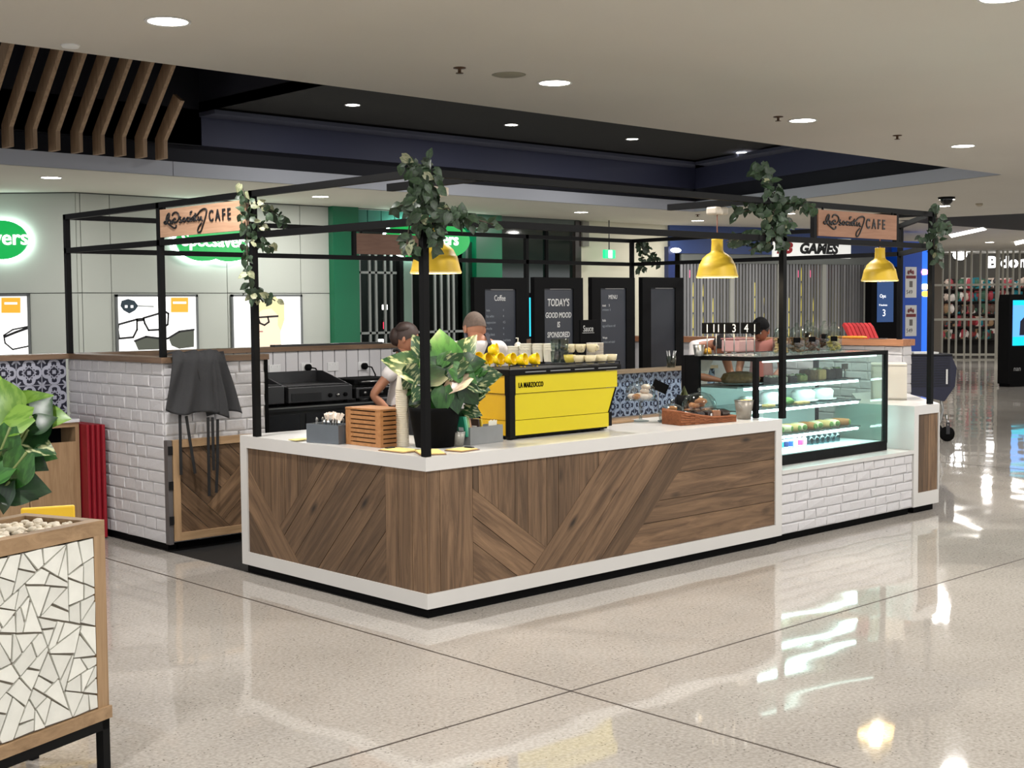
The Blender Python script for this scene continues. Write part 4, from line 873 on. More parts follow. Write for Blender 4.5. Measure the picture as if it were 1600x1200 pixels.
pendant(.44, .42, 1.925, ZT-.075, 'yellow pendant lamp behind the front corner post of the kiosk'); pendant(3.08, .4, 1.925, ZT-.075, 'middle yellow pendant lamp over the counter before the display case'); pendant(5.27, .4, 1.915, ZT-.075, 'right-hand yellow pendant lamp under the cafe sign')
# ================================================================ DISPLAY CASE
CX0, CX1, CY0, CY1, CZ0, CZ1 = 3.24, 5.02, .17, .86, .53, 1.345
t = thing('display_case', 'black framed glass display case with lit shelves on the brick counter', 'display case', ((CX0+CX1)/2, .5, CZ0)); DC = t
def fb(a, b, w=.035, nm='frame_bar', m=BLACK): return MB().bar(a, b, w).build(nm, m, DC)
CX0b = 3.345
MB().box(CX0b, CX1, CY0, CY1, CZ0, CZ0+.075).build('base', BLACK, t)
for x, y in ((CX1-.015, CY0+.015), (CX0+.015, CY1-.015), (CX1-.015, CY1-.015)): fb((x, y, CZ0+.06 if x > 4 else H), (x, y, CZ1))
fb((CX0+.015, CY0+.015, H), (CX0+.015, CY0+.015, CZ1)); MB().box(CX0, CX0+.03, CY1-.16, CY1, H, CZ1-.02).build('side_panel', BLACK, t)
for a, b in (((CX0, CY0+.015, CZ1-.015), (CX1, CY0+.015, CZ1-.015)), ((CX0, CY1-.015, CZ1-.015), (CX1, CY1-.015, CZ1-.015)), ((CX0+.015, CY0, CZ1-.015), (CX0+.015, CY1, CZ1-.015)), ((CX1-.015, CY0, CZ1-.015), (CX1-.015, CY1, CZ1-.015))): fb(a, b, .032)
TOPM = mat('case_top', (150, 168, 164), .1)
MB().box(CX0+.03, CX1-.03, CY0+.03, CY1-.03, CZ1-.012, CZ1-.002).build('top_panel', TOPM, t)
MB().box(CX0b, CX1-.03, CY0+.008, CY0+.014, CZ0+.075, CZ1-.03).build('front_glass', GLASS, t)
MB().box(CX1-.014, CX1-.008, CY0+.03, CY1-.03, CZ0+.075, CZ1-.03).build('end_glass', GLASS, t)
MB().box(CX0+.012, CX0+.018, CY0+.03, CY1-.17, H+.005, CZ1-.03).build('end_glass', GLASS, t)
MB().box(CX0b, CX1-.05, CY1-.03, CY1-.02, CZ0+.075, 1.10).build('rear_panel', mat('rear_panel', (206, 216, 214), .3), t); MB().box(CX0b+.02, CX1-.04, CY0+.03, CY1-.04, CZ0+.0752, CZ0+.0765).build('added_white_pan', mat('pan_white', (214, 222, 222), .3), t)  # white pan added to lighten the dark case floor
S1, S2, S3_ = (q_.z+.001 for q_ in (W(1207, 601, 1, .36), W(1207, 637, 1, .36), W(1224, 679, 1, .36)))
SHM = mat('shelf_steel', (120, 130, 134), .25, .6); STRIP = emis('case_strip', (225, 255, 252), 24)
for z in (S1, S2, S3_):
    MB().box(3.36 if z < H else CX0+.03, 4.93, .36, CY1-.04, z-.012, z-.001).build('glass_shelf' if z != S1 else 'shelf', SHM, t)
for z in (S1, S2, S3_): MB().box(3.38, 4.90, .365, .385, z-.032, z-.016).build('light_strip', STRIP, t)
MB().box(3.38, 4.90, .20, .22, CZ1-.045, CZ1-.032).build('light_strip', emis('case_strip_top', (235, 255, 250), 3), t)
F0 = CZ0+.077
def item(name, mb, m, lab, cat, grp=None, kind=None): return single(name, mb, m, lab, cat, grp, kind)
def rock(c, r, m=None, sc=(1, 1, 1), jit=.12): return MB().ball(c, r, 12, 8, sc, jit)
CRUMB = mat('crumb_topping', (122, 92, 58), .9, noise=(40, .35), bump=(60, 1)); CREAM = mat('icing_cream', (232, 222, 200), .5, noise=(20, .1)); CHOC = mat('chocolate_cake', (52, 34, 28), .6, noise=(30, .3)); GREENC = mat('green_slice', (160, 160, 96), .7, noise=(30, .25))
PLATE = mat('white_plate', (238, 240, 238), .2); BREAD = mat('bread', (214, 176, 116), .7, noise=(14, .2)); WRAPM = mat('wrap', (228, 214, 176), .6, noise=(24, .2)); LETT = mat('salad', (110, 140, 70), .6, noise=(40, .4))
CS = [(3.40, 'crumb', 'crumb_cake'), ]
t = thing('crumb_cake', 'large crumb-topped cake on a plate at the left end of the case', 'cake', (3.52, .52, S1)); MB().lathe([(0, 0), (.06, 0), (.17, .012), (.17, .018), (0, .018)], (3.52, .52, S1), 28).build('plate', SHM, t); MB().lathe([(0, .02), (.14, .02), (.15, .05), (.13, .085), (.06, .10), (0, .10)], (3.52, .52, S1), 28).build('cake', CRUMB, t)
defs = [(3.80, 'dark brownie with curls of cream', CHOC, 1), (3.93, 'round cream-drizzled cake slice', CREAM, 0), (4.06, 'dark chocolate square', CHOC, 0), (4.20, 'green-tinged slice', GREENC, 0), (4.34, 'tall seeded loaf slice', CRUMB, 1), (4.46, 'tall golden loaf slice', BREAD, 0), (4.58, 'tall dark fruit loaf slice', CHOC, 1), (4.69, 'last dark loaf slice', CHOC, 0)]
for i, (x, lb, m, topg) in enumerate(defs):
    hh = .05 if i < 4 else .085; t = thing('cake_slice', '%s, %s from the left on the top case shelf' % (lb, ordinal(i)), 'cake', (x, .47, S1), 'cakes on the top shelf')
    MB().box(x-.05, x+.05, .41, .53, S1, S1+hh, bev=.012).build('sponge', m, t)
    mb = MB()
    for k in range(5): mb.ball((x+random.uniform(-.035, .035), random.uniform(.42, .52), S1+hh), .016, 8, 6, (1, 1, .7), .2)
    mb.build('topping', CREAM if topg or i < 3 else LETT, t, kind='stuff')
t = thing('small_sign_stand', 'little stand sign at the right end of the top case shelf', 'sign', (4.86, .47, S1)); MB().box(4.82, 4.90, .465, .475, S1+.07, S1+.115).build('card', mat('card_brown', (92, 76, 64), .6), t); MB().bar((4.86, .47, S1), (4.86, .47, S1+.07), .006).build('stem', DSTEEL, t); MB().box(4.84, 4.88, .45, .49, S1, S1+.004).build('foot', DSTEEL, t)
for i, (x, r, tilt) in enumerate(((3.62, .10, 0), (3.90, .105, 1), (4.34, .12, 1), (4.60, .12, 1))):
    t = thing('white_cake', '%s white platter from the left on the middle case shelf' % ordinal(i), 'plate', (x, .52, S2), 'white platters in the case')
    MB().lathe([(0, 0), (r*.6, 0), (r, .015), (r, .02), (0, .012)], (x, .52, S2), 26).build('platter', PLATE, t)
    MB().lathe([(0, .015), (r*.75, .015), (r*.8, .06+.02*tilt), (r*.6, .08+.02*tilt), (0, .085+.02*tilt)], (x, .52, S2), 24).build('iced_cake', mat('white_icing', (244, 246, 244), .35), t)
for i, x in enumerate((3.74, 4.12, 4.20)):
    item('pastry', MB().box(x-.05, x+.05, .39, .45, S2, S2+.02, bev=.006), BREAD, 'flat golden pastry, %s from the left at the front of the middle shelf' % ordinal(i), 'pastry', 'flat pastries')
t = thing('salad_bowl', 'clear bowl of speckled salad on the middle case shelf', 'bowl', (4.0, .43, S2)); MB().lathe([(.03, 0), (.06, .03), (.065, .05)], (4.0, .43, S2), 20, cap=False).build('bowl', GLASS, t); MB().ball((4.0, .43, S2+.03), .05, 12, 8, (1, 1, .6), .1).build('salad', LETT, t, kind='stuff')
for i in range(12):
    x = 3.50+.115*i; up2 = i % 3 == 1; t = thing('wrap_roll', '%s filled roll from the left on the lowest lit case shelf' % ordinal(i), 'sandwich', (x, .46, S3_), 'filled rolls in the case')
    c = (x, .46, S3_+.032+(.0)); Mx = Matrix.Translation(c) @ Matrix.Rotation(R(90), 4, 'X') @ Matrix.Rotation(R(random.uniform(-25, 25)), 4, 'Y')
    MB().lathe([(0, -.085), (.024, -.08), (.031, -.04), (.031, .04), (.026, .08), (0, .085)], (0, 0, 0), 14, Mx).build('bread', [WRAPM, BREAD, WRAPM, mat('toasted', (168, 108, 58), .7)][i % 4], t)
    MB().lathe([(0, .08), (.022, .082), (.018, .092), (0, .094)], (0, 0, 0), 12, Mx).build('filling', LETT, t)
t = thing('carton_pack', 'red and white drinks carton at the bottom left of the case', 'carton', (3.47, .45, F0)); MB().box(3.37, 3.60, .38, .52, F0, F0+.062).build('red_lower_part', mat('carton_red', (196, 34, 60), .4), t); MB().box(3.37, 3.60, .38, .52, F0+.062, F0+.085).build('white_top', PLATE, t)
text('SanPel', .045, PLATE, frame((3.375, .378, F0+.018), (1, 0, 0), (0, 0, 1)), t, 'white_lettering', .001, shear=.25)
bcols = [('teal', (20, 150, 150)), ('pale blue', (120, 190, 220)), ('turquoise', (40, 180, 190)), ('white', (230, 236, 236)), ('teal', (20, 140, 150)), ('navy', (30, 50, 110)), ('blue', (40, 90, 180)), ('white', (230, 236, 236)), ('pink', (232, 70, 140)), ('pale pink', (240, 150, 180))]
for i, (cn, c) in enumerate(bcols):
    x = 3.66+.062*i; t = thing('juice_bottle', '%s labelled small bottle, %s from the left on the case floor' % (cn, ordinal(i)), 'bottle', (x, .43, F0), 'small bottles on the case floor')
    MB().lathe([(.024, 0), (.026, .01), (.026, .06), (.012, .072), (.012, .076), (0, .076)], (x, .43, F0), 14).build('bottle', PLATE, t); MB().lathe([(.0265, .014), (.0265, .055)], (x, .43, F0), 14, cap=False).build('label', mat('lab_%d' % i, c, .4), t.children[-1]); MB().lathe([(.014, .072), (.014, .085), (0, .085)], (x, .43, F0), 10).build('cap', mat('lab_%d' % i, c, .4), t)
for i in range(6):
    x = 4.33+.075*i; t = thing('water_bottle', '%s clear bottle from the left on the case floor at right' % ordinal(i), 'bottle', (x, .45, F0), 'clear bottles on the case floor')
    MB().lathe([(.03, 0), (.033, .01), (.033, .055), (.013, .072), (.013, .078)], (x, .45, F0), 16, cap=False).build('bottle', glass('bottle_glass', (150, 196, 206), 2), t); MB().lathe([(.015, .072), (.015, .086), (0, .086)], (x, .45, F0), 10).build('cap', mat('cap_blue', (190, 220, 230), .4), t)
# ================================================================ ON THE CASE
ZC = CZ1+.001
JG = glass('jar_glass', (222, 230, 226), 3)
for i, (px, py, w, c, cn) in enumerate(((1220, 553, .062, (206, 170, 120), 'pale round biscuits'), (1245, 552, .062, (120, 84, 52), 'brown stick biscuits'), (1269, 550, .062, (104, 60, 40), 'dark cookies'), (1288, 544, .055, (84, 50, 34), 'dark brown biscuits, set behind'), (1303, 549, .062, (200, 176, 100), 'yellow crisps'), (1262, 541, .05, (150, 110, 70), 'tan biscuits, in the back row'))):
    p = W(px, py, 2, ZC); t = thing('biscuit_jar', 'lidded glass jar of %s on the display case' % cn, 'jar', (p.x, p.y, ZC), 'glass jars on the display case'); h = .16
    MB().lathe([(w*.9, 0), (w, .01), (w, h-.03), (w*.78, h), (w*.78, h+.01)], p, 24, cap=False).build('jar_body', JG, t)
    MB().lathe([(w*.85, h+.01), (w*.85, h+.022), (w*.5, h+.04), (.014, h+.045), (.02, h+.06), (.012, h+.075), (0, h+.078)], p, 20).build('glass_lid', JG, t)
    mb = MB()
    for k in range(60):
        a = random.uniform(0, 6.28); rr = random.uniform(.1, .76)*w; z = random.uniform(.014, h*.74); mb.ball((p.x+rr*math.cos(a), p.y+rr*math.sin(a), p.z+z), .016, 6, 5, (1, 1, .6), .2)
    mb.build('biscuits', mat('bisc_%d' % i, c, .8, noise=(30, .3)), t, kind='stuff')
    d = Vector((CAM.x-p.x, CAM.y-p.y, 0)).normalized(); q = Vector((-d.y, d.x, 0)); o = Vector(p)+d*(w+.003)+Vector((0, 0, h*.52))
    MB().box(-.026, .026, -.002, .002, 0, .04, frame(o, q, Vector((0, 0, 1)).cross(q))).build('black_tag', BLK_M, t)
for i, (px, ch, dx) in enumerate(((1105, '1', 0), (1119, '11', .02), (1132, '1', 0), (1147, '3', 0), (1166, '4', 0), (1179, '1', .05))):
    p = W(px, 556, 2, ZC); t = thing('table_number', 'black table number %s, %s from the left on the display case' % (ch.replace('.', ''), ordinal(i)), 'table number', (p.x, p.y, ZC), 'table numbers on steel stalks')
    d = Vector((CAM.x-p.x, CAM.y-p.y, 0)).normalized(); q = Vector((-d.y, d.x, 0)); F = frame(Vector(p)+Vector((0, 0, .165)), q, (0, 0, 1))
    MB().box(-.040, .040, 0, .082, -.004, .004, F).build('plaque', BLK_M, t)
    text(ch, .085, PLATE, F @ Matrix.Translation((0, .012, .0045)), t, 'white_figure', .001, 'CENTER', sx=.8)
    MB().tube([p, p+Vector((0, 0, .17))], .0045, 6).build('stalk', STEEL, t); MB().lathe([(.03, 0), (.03, .006), (.006, .01), (0, .01)], p, 16).build('foot', STEEL, t)
p = W(1092, 556, 2, ZC); t = thing('steel_beaker', 'grey steel beaker at the left end of the case top', 'cup', p); MB().lathe([(.032, 0), (.045, .082), (.042, .082), (.03, .004), (0, .004)], p, 24, cap=False).build('beaker', STEEL, t); MB().lathe([(.044, .078), (.0465, .084), (.042, .084)], p, 24, cap=False).build('rim', STEEL, t)
p = W(1106, 553, 2, ZC); item('brass_bell', MB().lathe([(.03, 0), (.03, .02), (.024, .04), (.008, .05), (0, .052)], p, 18), mat('brass_gold', (176, 130, 40), .35, .6), 'small golden bell beside the steel beaker', 'bell')
t = thing('clear_food_tub', 'pinkish clear food tub behind the table numbers', 'tub', W(1170, 548, 2, ZC)); p = W(1170, 550, 2, ZC); F = Matrix.Translation(p)
MB().box(-.1, .1, .02, .2, 0, .10, F, bev=.012).build('tub', mat('pink_plastic', (190, 150, 148), .3), t); MB().box(-.105, .105, .015, .205, .10, .112, F, bev=.004).build('lid', mat('lid_pink', (170, 120, 118), .2), t)
# white appliance and machine right of the case, on the end worktop
t = thing('white_box_shelf', 'white open box unit behind the right end of the display case', 'shelf', (5.95, .72, .89)); Mq = frame((5.72, .40, .891), (1, .62, 0), (-.62, 1, 0))
for a in ((0, .02, 0, .3, 0, .30), (.40, .42, 0, .3, 0, .30), (0, .42, 0, .3, .29, .31), (0, .42, .28, .3, 0, .3), (0, .42, 0, .3, 0, .015)): MB().box(*a, Mq).build('panel', mat('unit_white', (206, 200, 190), .4), t)
t = thing('dark_bottle', 'dark bottle inside the white box unit', 'bottle', Mq @ Vector((.26, .12, .016))); q = Mq @ Vector((.26, .12, .016)); MB().lathe([(.035, 0), (.035, .14), (.014, .19), (.014, .23), (0, .23)], q, 16).build('bottle', mat('bottle_dark', (40, 44, 60), .2), t); MB().lathe([(.016, .22), (.016, .245), (0, .245)], q, 12).build('cap', BLK_M, t)
# red gloves and yellow handle on the end pier
p = Vector((6.76, 1.55, CT)); t = thing('red_cloths', 'bundle of folded red cloths on the end wall cap', 'cloth', p)
for k in range(7):
    y = 1.42+.045*k; MB().prism([(0, 0), (.05, .0), (.19, .13+.01*(k % 2)), (.16, .155), (.10, .12)], .032, lambda a, b, q: Vector((6.70+a*.5, y-.15+a*.9+q, CT+b))).build('folded_cloth', mat('red_cloth', (168, 36, 40), .7, var=.2), t)
t = thing('yellow_handled_tool', 'yellow handled tool lying on the end wall cap', 'tool', (6.72, 1.5, CT)); MB().tube([(6.70, 1.75, CT+.014), (6.71, 1.45, CT+.016), (6.72, 1.38, CT+.012)], [.012, .014, .008], 10).build('handle', mat('tool_yellow', (226, 160, 60), .4), t); MB().box(6.70, 6.74, 1.20, 1.38, CT, CT+.008).build('blade', STEEL, t)
# ================================================================ COFFEE MACHINE
t = thing('coffee_machine', 'large yellow espresso machine with black edges on the white counter', 'coffee machine', (1.42, .55, H)); CMx = t
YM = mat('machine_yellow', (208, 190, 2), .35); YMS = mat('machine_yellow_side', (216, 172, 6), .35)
zA, zB, zC_, zD = (W(801, y, 0, .95).z for y in (682, 658, 616, 588)); ZTP = 1.345
def fpan(nm, pts, y=.338, th=.012, m=YM): return MB().prism(pts, th, lambda a, b, q: Vector((a, y+q, b))).build(nm, m, t)
MB().box(.985, 1.86, .37, .66, H+.022, 1.32).build('chassis', BLK_M, t)
xr0, xr1 = 1.845, 1.925
fpan('lower_front_panel', [(.985, zA), (xr0, zA), (xr0, zB-.003), (.985, zB-.003)], .336)
fpan('middle_front_panel', [(.985, zB), (xr0, zB), (xr1-.01, zC_-.004), (.985, zC_-.004)], .342)
fpan('upper_front_panel', [(.985, zC_), (xr1, zC_), (xr1, zD), (.985, zD)], .332); UFP = t.children[-1]
def spn(nm, pts, x=.95): return MB().prism(pts, .012, lambda a, b, q: Vector((x+q, a, b))).build(nm, YMS, t)
spn('lower_side_panel', [(.365, zA), (.60, zA), (.61, zB-.003), (.365, zB-.003)]); spn('middle_side_panel', [(.365, zB), (.61, zB), (.67, zC_-.004), (.365, zC_-.004)], .956); spn('upper_side_panel', [(.365, zC_), (.70, zC_), (.70, zD), (.365, zD)], .946)
MB().box(.94, .985, .325, .365, H+.01, zC_-.01).build('corner_post', BLACK, t); MB().box(.935, .985, .320, .365, zC_-.01, ZTP-.02).build('corner_post', BLACK, t)
MB().box(.93, 1.95, .315, .74, zD+.004, ZTP-.006, bev=.006).build('cup_tray', BLACK, t)
for k in range(4): MB().box(1.06+k*.22, 1.24+k*.22, .310, .316, zD+.018, zD+.024).build('tray_slot', STEEL, t)
for z in (ZTP+.015,): MB().tube([(.94, .325, z-.02), (.94, .325, z), (1.94, .325, z), (1.94, .325, z-.02)], .004, 6).build('cup_rail', BLACK, t)
for x in (1.02, 1.80):
    for y in (.40, .62): MB().lathe([(.02, 0), (.022, .02), (0, .022)], (x, y, H), 14).build('foot', BLK_M, t)
MB().box(.97, 1.845, .35, .65, H+.012, zA-.002).build('drip_base', BLACK, t)
MB().bar((xr1-.004, .345, zC_-.006), (xr0+.006, .345, zB), .012).build('end_edge', BLACK, t); MB().box(xr0, xr0+.03, .335, .37, zA+.004, zB).build('end_edge', BLACK, t)
MB().prism([(xr0+.01, H+.0), (1.905, H+.0), (1.925, zC_-.03), (xr1-.01, zC_-.02), (xr0+.02, zB)], .25, lambda a, b, q: Vector((a, .39+q, b))).build('white_end_panel', mat('end_panel_white', (214, 212, 204), .4), t)
text('LA MARZOCCO', .045, BLK_M, frame((1.02, .330, zD-.075), (1, 0, 0), (0, 0, 1)), UFP, 'black_badge_lettering', .002, bold=.0006, sp=1.1, sx=.62)
MB().tube([(1.10, .74, zC_-.12), (1.10, .82, zC_-.12), (1.10, .84, zC_-.2)], .012, 8).build('group_spout', CHROME, t); MB().tube([(1.6, .74, zC_-.12), (1.6, .82, zC_-.12), (1.6, .84, zC_-.2)], .012, 8).build('group_spout', CHROME, t)
# ---------------------------------------------------------------- cups on the machine
def cup(nm, c, r, h, m, lab, grp, tilt=0, az=0, handle=True):
    t = thing(nm, lab, 'cup', c, grp); z0 = Vector(c)+Vector((0, 0, (r*.98 if abs(tilt) > 60 else 0)))
    T = Matrix.Translation(z0) @ Matrix.Rotation(az, 4, 'Z') @ Matrix.Rotation(R(tilt), 4, 'Y')
    if abs(tilt) > 60: T = T @ Matrix.Translation((0, 0, -h/2))
    MB().lathe([(r*.45, 0), (r*.62, .004), (r*.9, h*.5), (r, h), (r*.92, h), (r*.82, h*.5), (r*.5, .01), (0, .01)], (0, 0, 0), 22, T, cap=False).build('cup_body', m, t); cb = t.children[-1]
    if handle: MB().tube([T @ Vector((r*.8, 0, h*.8)), T @ Vector((r*1.35, 0, h*.75)), T @ Vector((r*1.4, 0, h*.45)), T @ Vector((r*.75, 0, h*.25))], .006, 8).build('handle', m, cb)
    return t
ZM = ZTP+.0
YC = mat('cup_yellow', (240, 204, 16), .3); CC = mat('cup_cream', (214, 202, 166), .3); CW = mat('paper_cup', (232, 228, 212), .6)
for i, (px, py, dz) in enumerate(((745, 569, 0), (761, 570, 0), (778, 571, 0), (797, 571, 0), (815, 572, 0), (834, 571, 0), (770, 556, .062))):
    p = W(px, py, 2, ZM); p.z += 0
    if dz: p = W(779, 571, 2, ZM); p.z = ZM+dz; p.x -= .02; p.y += .03
    cup('yellow_cup', p, .040, .062, YC, 'yellow coffee cup %s' % ('lying on top of the others at the left of the machine top' if dz else 'lying on its side, %s from the left on the machine top' % ordinal(i)), 'yellow cups on the coffee machine', 80, R(262+i*7))
for i, (px, n) in enumerate(((808, 2), (828, 3), (847, 3), (864, 3))):
    p = W(px, 566, 2, ZM); p.y += .10; p.x += .06; t = thing('paper_cup_stack', '%s short stack of white paper cups from the left on the machine' % ordinal(i), 'cups', p, 'white paper cups on the machine')
    for k in range(n): MB().lathe([(.032, 0), (.042, .085), (.044, .088), (.040, .088), (.030, .004), (0, .004)], p+Vector((0, 0, .018*k)), 22, cap=False).build('paper_cup', CW, t)
GG = glass('tumbler_glass', (214, 222, 220), 2.5)
for i, (px, py, dz) in enumerate(((848, 560, .0), (862, 560, 0), (873, 566, 0), (886, 566, 0), (873, 566, .082), (886, 566, .082))):
    p = W(px, py+2, 2, ZM); p.z += dz; p.y += .05; p.x += .02; t = thing('glass_tumbler', ['left glass tumbler in the back pair on the machine', 'right glass tumbler in the back pair on the machine', 'lower left glass tumbler in the front stack', 'lower right glass tumbler in the front stack', 'upper left glass tumbler in the front stack', 'upper right glass tumbler in the front stack'][i], 'glass', p, 'stacked tumblers on the machine')
    MB().lathe([(0, .001), (.026, 0), (.031, .02), (.033, .08), (.031, .08), (.029, .02), (.022, .008), (0, .008)], p, 20, cap=False).build('glass_body', GG, t); MB().lathe([(.0335, .076), (.0335, .081), (.031, .081)], p, 20, cap=False).build('rim', glass('rim_glass', (190, 200, 200), 4), t)
for i, (px, py, dz) in enumerate(((890, 568, 0), (905, 569, 0), (922, 569, 0), (940, 568, 0), (955, 567, 0), (897, 563, .055), (912, 563, .055), (930, 563, .055))):
    p = W(px, py, 2, ZM); p.z += dz; p.y += .03*(dz > 0)
    cup('cream_cup', p, .040, .058, CC if i != 0 else mat('cup_lime', (206, 190, 90), .3), 'cream coffee cup, %s from the left in the %s row on the machine' % (ordinal(i if i < 5 else i-5), 'upper' if dz else 'lower'), 'cream cups on the coffee machine', 0 if dz == 0 else 0, R(40*i))
for i, (px, n) in enumerate(((929, 12), (938, 12))):
    p = W(px+1, 563, 2, ZM); p += Vector((.16, .18, 0)); t = thing('lid_stack', 'tall stack of white cup lids behind the cream cups, %s' % ('left', 'right')[i], 'lids', (p.x, p.y, ZM-.02)); ORG[t.name] = Vector((p.x, p.y, ZM-.02))
    for k in range(n): MB().lathe([(0, 0), (.04, 0), (.043, .004), (.04, .010), (0, .011)], (p.x, p.y, ZM-.02+k*.0115), 20).build('lid', mat('lid_grey', (176, 168, 156), .5), t)
p = W(816, 560, 2, ZM); p += Vector((.1, .15, 0)); t = thing('pump_bottle', 'pale pump bottle behind the white paper cups', 'bottle', p); MB().lathe([(.025, 0), (.026, .10), (.012, .115), (0, .115)], p, 16).build('bottle', CW, t); MB().tube([p+Vector((0, 0, .11)), p+Vector((0, 0, .145)), p+Vector((-.02, 0, .145))], .005, 6).build('pump', CW, t)
# grinder hopper block behind the machine
# ================================================================ LEFT COUNTER GROUP
GZ = mat('zinc_box', (104, 110, 116), .45, .4, noise=(8, .08)); GW = mat('grey_washed_wood', (128, 130, 130), .6, noise=(6, .12))
def at2(px, py, z=H): return W(px, py, 2, z)
# caddy with cutlery
a = at2(479, 691); b = at2(535, 695); ux = (b-a).normalized(); uy = Vector((-ux.y, ux.x, 0))
if uy.dot(Vector((1, 1, 0))) < 0: uy = -uy
t = thing('cutlery_caddy', 'grey metal box of cutlery at the left end of the counter', 'box', a+ux*.13+uy*.08); w = .265; Fq = frame(a, ux, uy)
for q in ((0, w, 0, .006, 0, .115), (0, w, .134, .14, 0, .115), (0, .006, .006, .134, 0, .115), (w-.006, w, .006, .134, 0, .115), (.006, w-.006, .006, .134, 0, .006)): MB().box(*q, Fq).build('side', GZ, t)
for k in range(9):
    c = thing('cutlery_piece', '%s fork or knife standing in the grey metal caddy, counted from the left' % ordinal(k), 'cutlery', Fq @ Vector((.025+.025*k, .07, .01)), 'cutlery in the caddy'); p0 = Fq @ Vector((.025+.025*k, .05+.03*(k % 2), .012)); p1 = p0+Vector((random.uniform(-.03, .03), random.uniform(-.02, .02), .125))
    MB().bar(p0, p1, .008, .003).build('handle', STEEL, c); MB().ball(p1, .009, 8, 6, (1, .5, 1.6)).build('head', STEEL, c)
p = at2(521, 690)+Vector((.09, .14, 0)); t = thing('white_sugar_pot', 'white pot of paper sachets behind the grey cutlery box', 'pot', p); MB().lathe([(0, 0), (.045, 0), (.055, .12), (.052, .12), (.042, .01), (0, .01)], p, 22, cap=False).build('pot', PLATE, t)
mb = MB()
for k in range(16): mb.box(-.012, .012, -.003, .003, 0, .07, Matrix.Translation(p+Vector((random.uniform(-.035, .035), random.uniform(-.035, .035), .10))) @ Matrix.Rotation(random.uniform(-.6, .6), 4, 'X') @ Matrix.Rotation(random.uniform(-.6, .6), 4, 'Y'))
mb.build('sachets', mat('sachet', (236, 224, 214), .7), t, kind='stuff')
# slatted wooden box
P0_ = at2(595, 700); PL = at2(537, 694); PR = at2(613, 692); u1 = Vector((0, 1, 0)); 
t = thing('slatted_wooden_box', 'bamboo box with horizontal slots on both sides on the counter', 'box', (P0_.x+.13, P0_.y+.17, H)); BB = wood('bamboo', (150, 100, 58), (184, 132, 84), 0, .4, var=.05); hb = .225; wy = PL.y-P0_.y; wx = .19; x0, y0 = P0_.x, P0_.y
for (cx_, cy_) in ((0, 0), (wx, 0), (0, wy), (wx, wy)): MB().box(x0+min(cx_, wx-.02), x0+min(cx_, wx-.02)+.02, y0+min(cy_, wy-.05), y0+min(cy_, wy-.05)+.05, H, H+hb-.012).build('corner_stile', BB, t)
ns = 8; sh_ = (hb-.012)/ns
for k in range(ns):
    z = H+k*sh_; g_ = .007
    for xx in (x0, x0+wx-.012): MB().box(xx, xx+.012, y0+.05, y0+wy-.05, z, z+sh_-g_).build('slat', BB, t)
    for yy in (y0, y0+wy-.012): MB().box(x0+.02, x0+wx-.02, yy, yy+.012, z, z+sh_-g_).build('slat', BB, t)
MB().box(x0-.002, x0+wx+.002, y0-.002, y0+wy+.002, H+hb-.012, H+hb, bev=.002).build('lid', BB, t); MB().box(x0+.03, x0+wx-.03, y0+.03, y0+wy-.03, H, H+hb-.02).build('dark_lining', mat('lining', (60, 34, 20), .8), t)
# tall stack of paper cups
p = Vector((.335, .50, H)); q = at2(625, 697); p = Vector(q)+Vector((.012, -.010, 0)); t = thing('paper_cup_tower', 'tall tower of upturned cream paper cups beside the bamboo box', 'cups', p)
PCM = mat('ribbed_cup', (218, 208, 186), .6)
zz = 0
for k in range(26):
    MB().lathe([(.0385, 0), (.0395, .004), (.038, .009), (.0365, .0128)], p+Vector((0, 0, zz)), 24, cap=False).build('paper_cup', PCM, t); zz += .0128
MB().lathe([(.0385, 0), (.0395, .004), (.0375, .008), (.026, .085), (0, .086)], p+Vector((0, 0, zz)), 24, cap=False).build('paper_cup', PCM, t)
# clipboards with yellow sheets
YP = mat('yellow_sheet', (236, 216, 140), .6); CBD = mat('clipboard_brown', (140, 104, 76), .6)
for i, (px, py, w_, l_, az, lab) in enumerate(((620, 703, .22, .15, 20, 'clipboard with yellow sheet leftmost at the counter corner'), (690, 704, .25, .15, 44, 'clipboard with yellow sheet at the corner post'), (706, 704.5, .16, .13, 60, 'clipboard with yellow sheet right of the corner post'), (463, 688, .1, .13, 80, 'yellow sheet left of the grey cutlery box'))):
    p = at2(px, py); 
    if i == 1: p = Vector((.16, .16, H))
    if i == 2: p = Vector((.37, .12, H))
    if i == 0: p = Vector((.11, .36, H))
    if i == 3: p = Vector((.06, 1.30, H))
    t = thing('menu_clipboard', lab, 'clipboard', p, 'menu clipboards'); zo = .001; Fm = Matrix.Translation(p+Vector((0, 0, zo))) @ Matrix.Rotation(R([92, 60, 8, 90][i]), 4, 'Z')
    if i < 3: MB().box(-w_/2, w_/2, -l_/2, l_/2, 0, .004, Fm).build('board', CBD, t)
    MB().box(-w_/2+.008, w_/2-.012, -l_/2+.008, l_/2-.006, .004, .009, Fm).build('yellow_sheets', YP, t)
    if i < 3: MB().box(w_/2-.03, w_/2-.004, -.03, .03, .004, .016, Fm, bev=.003).build('clip', DSTEEL, t)
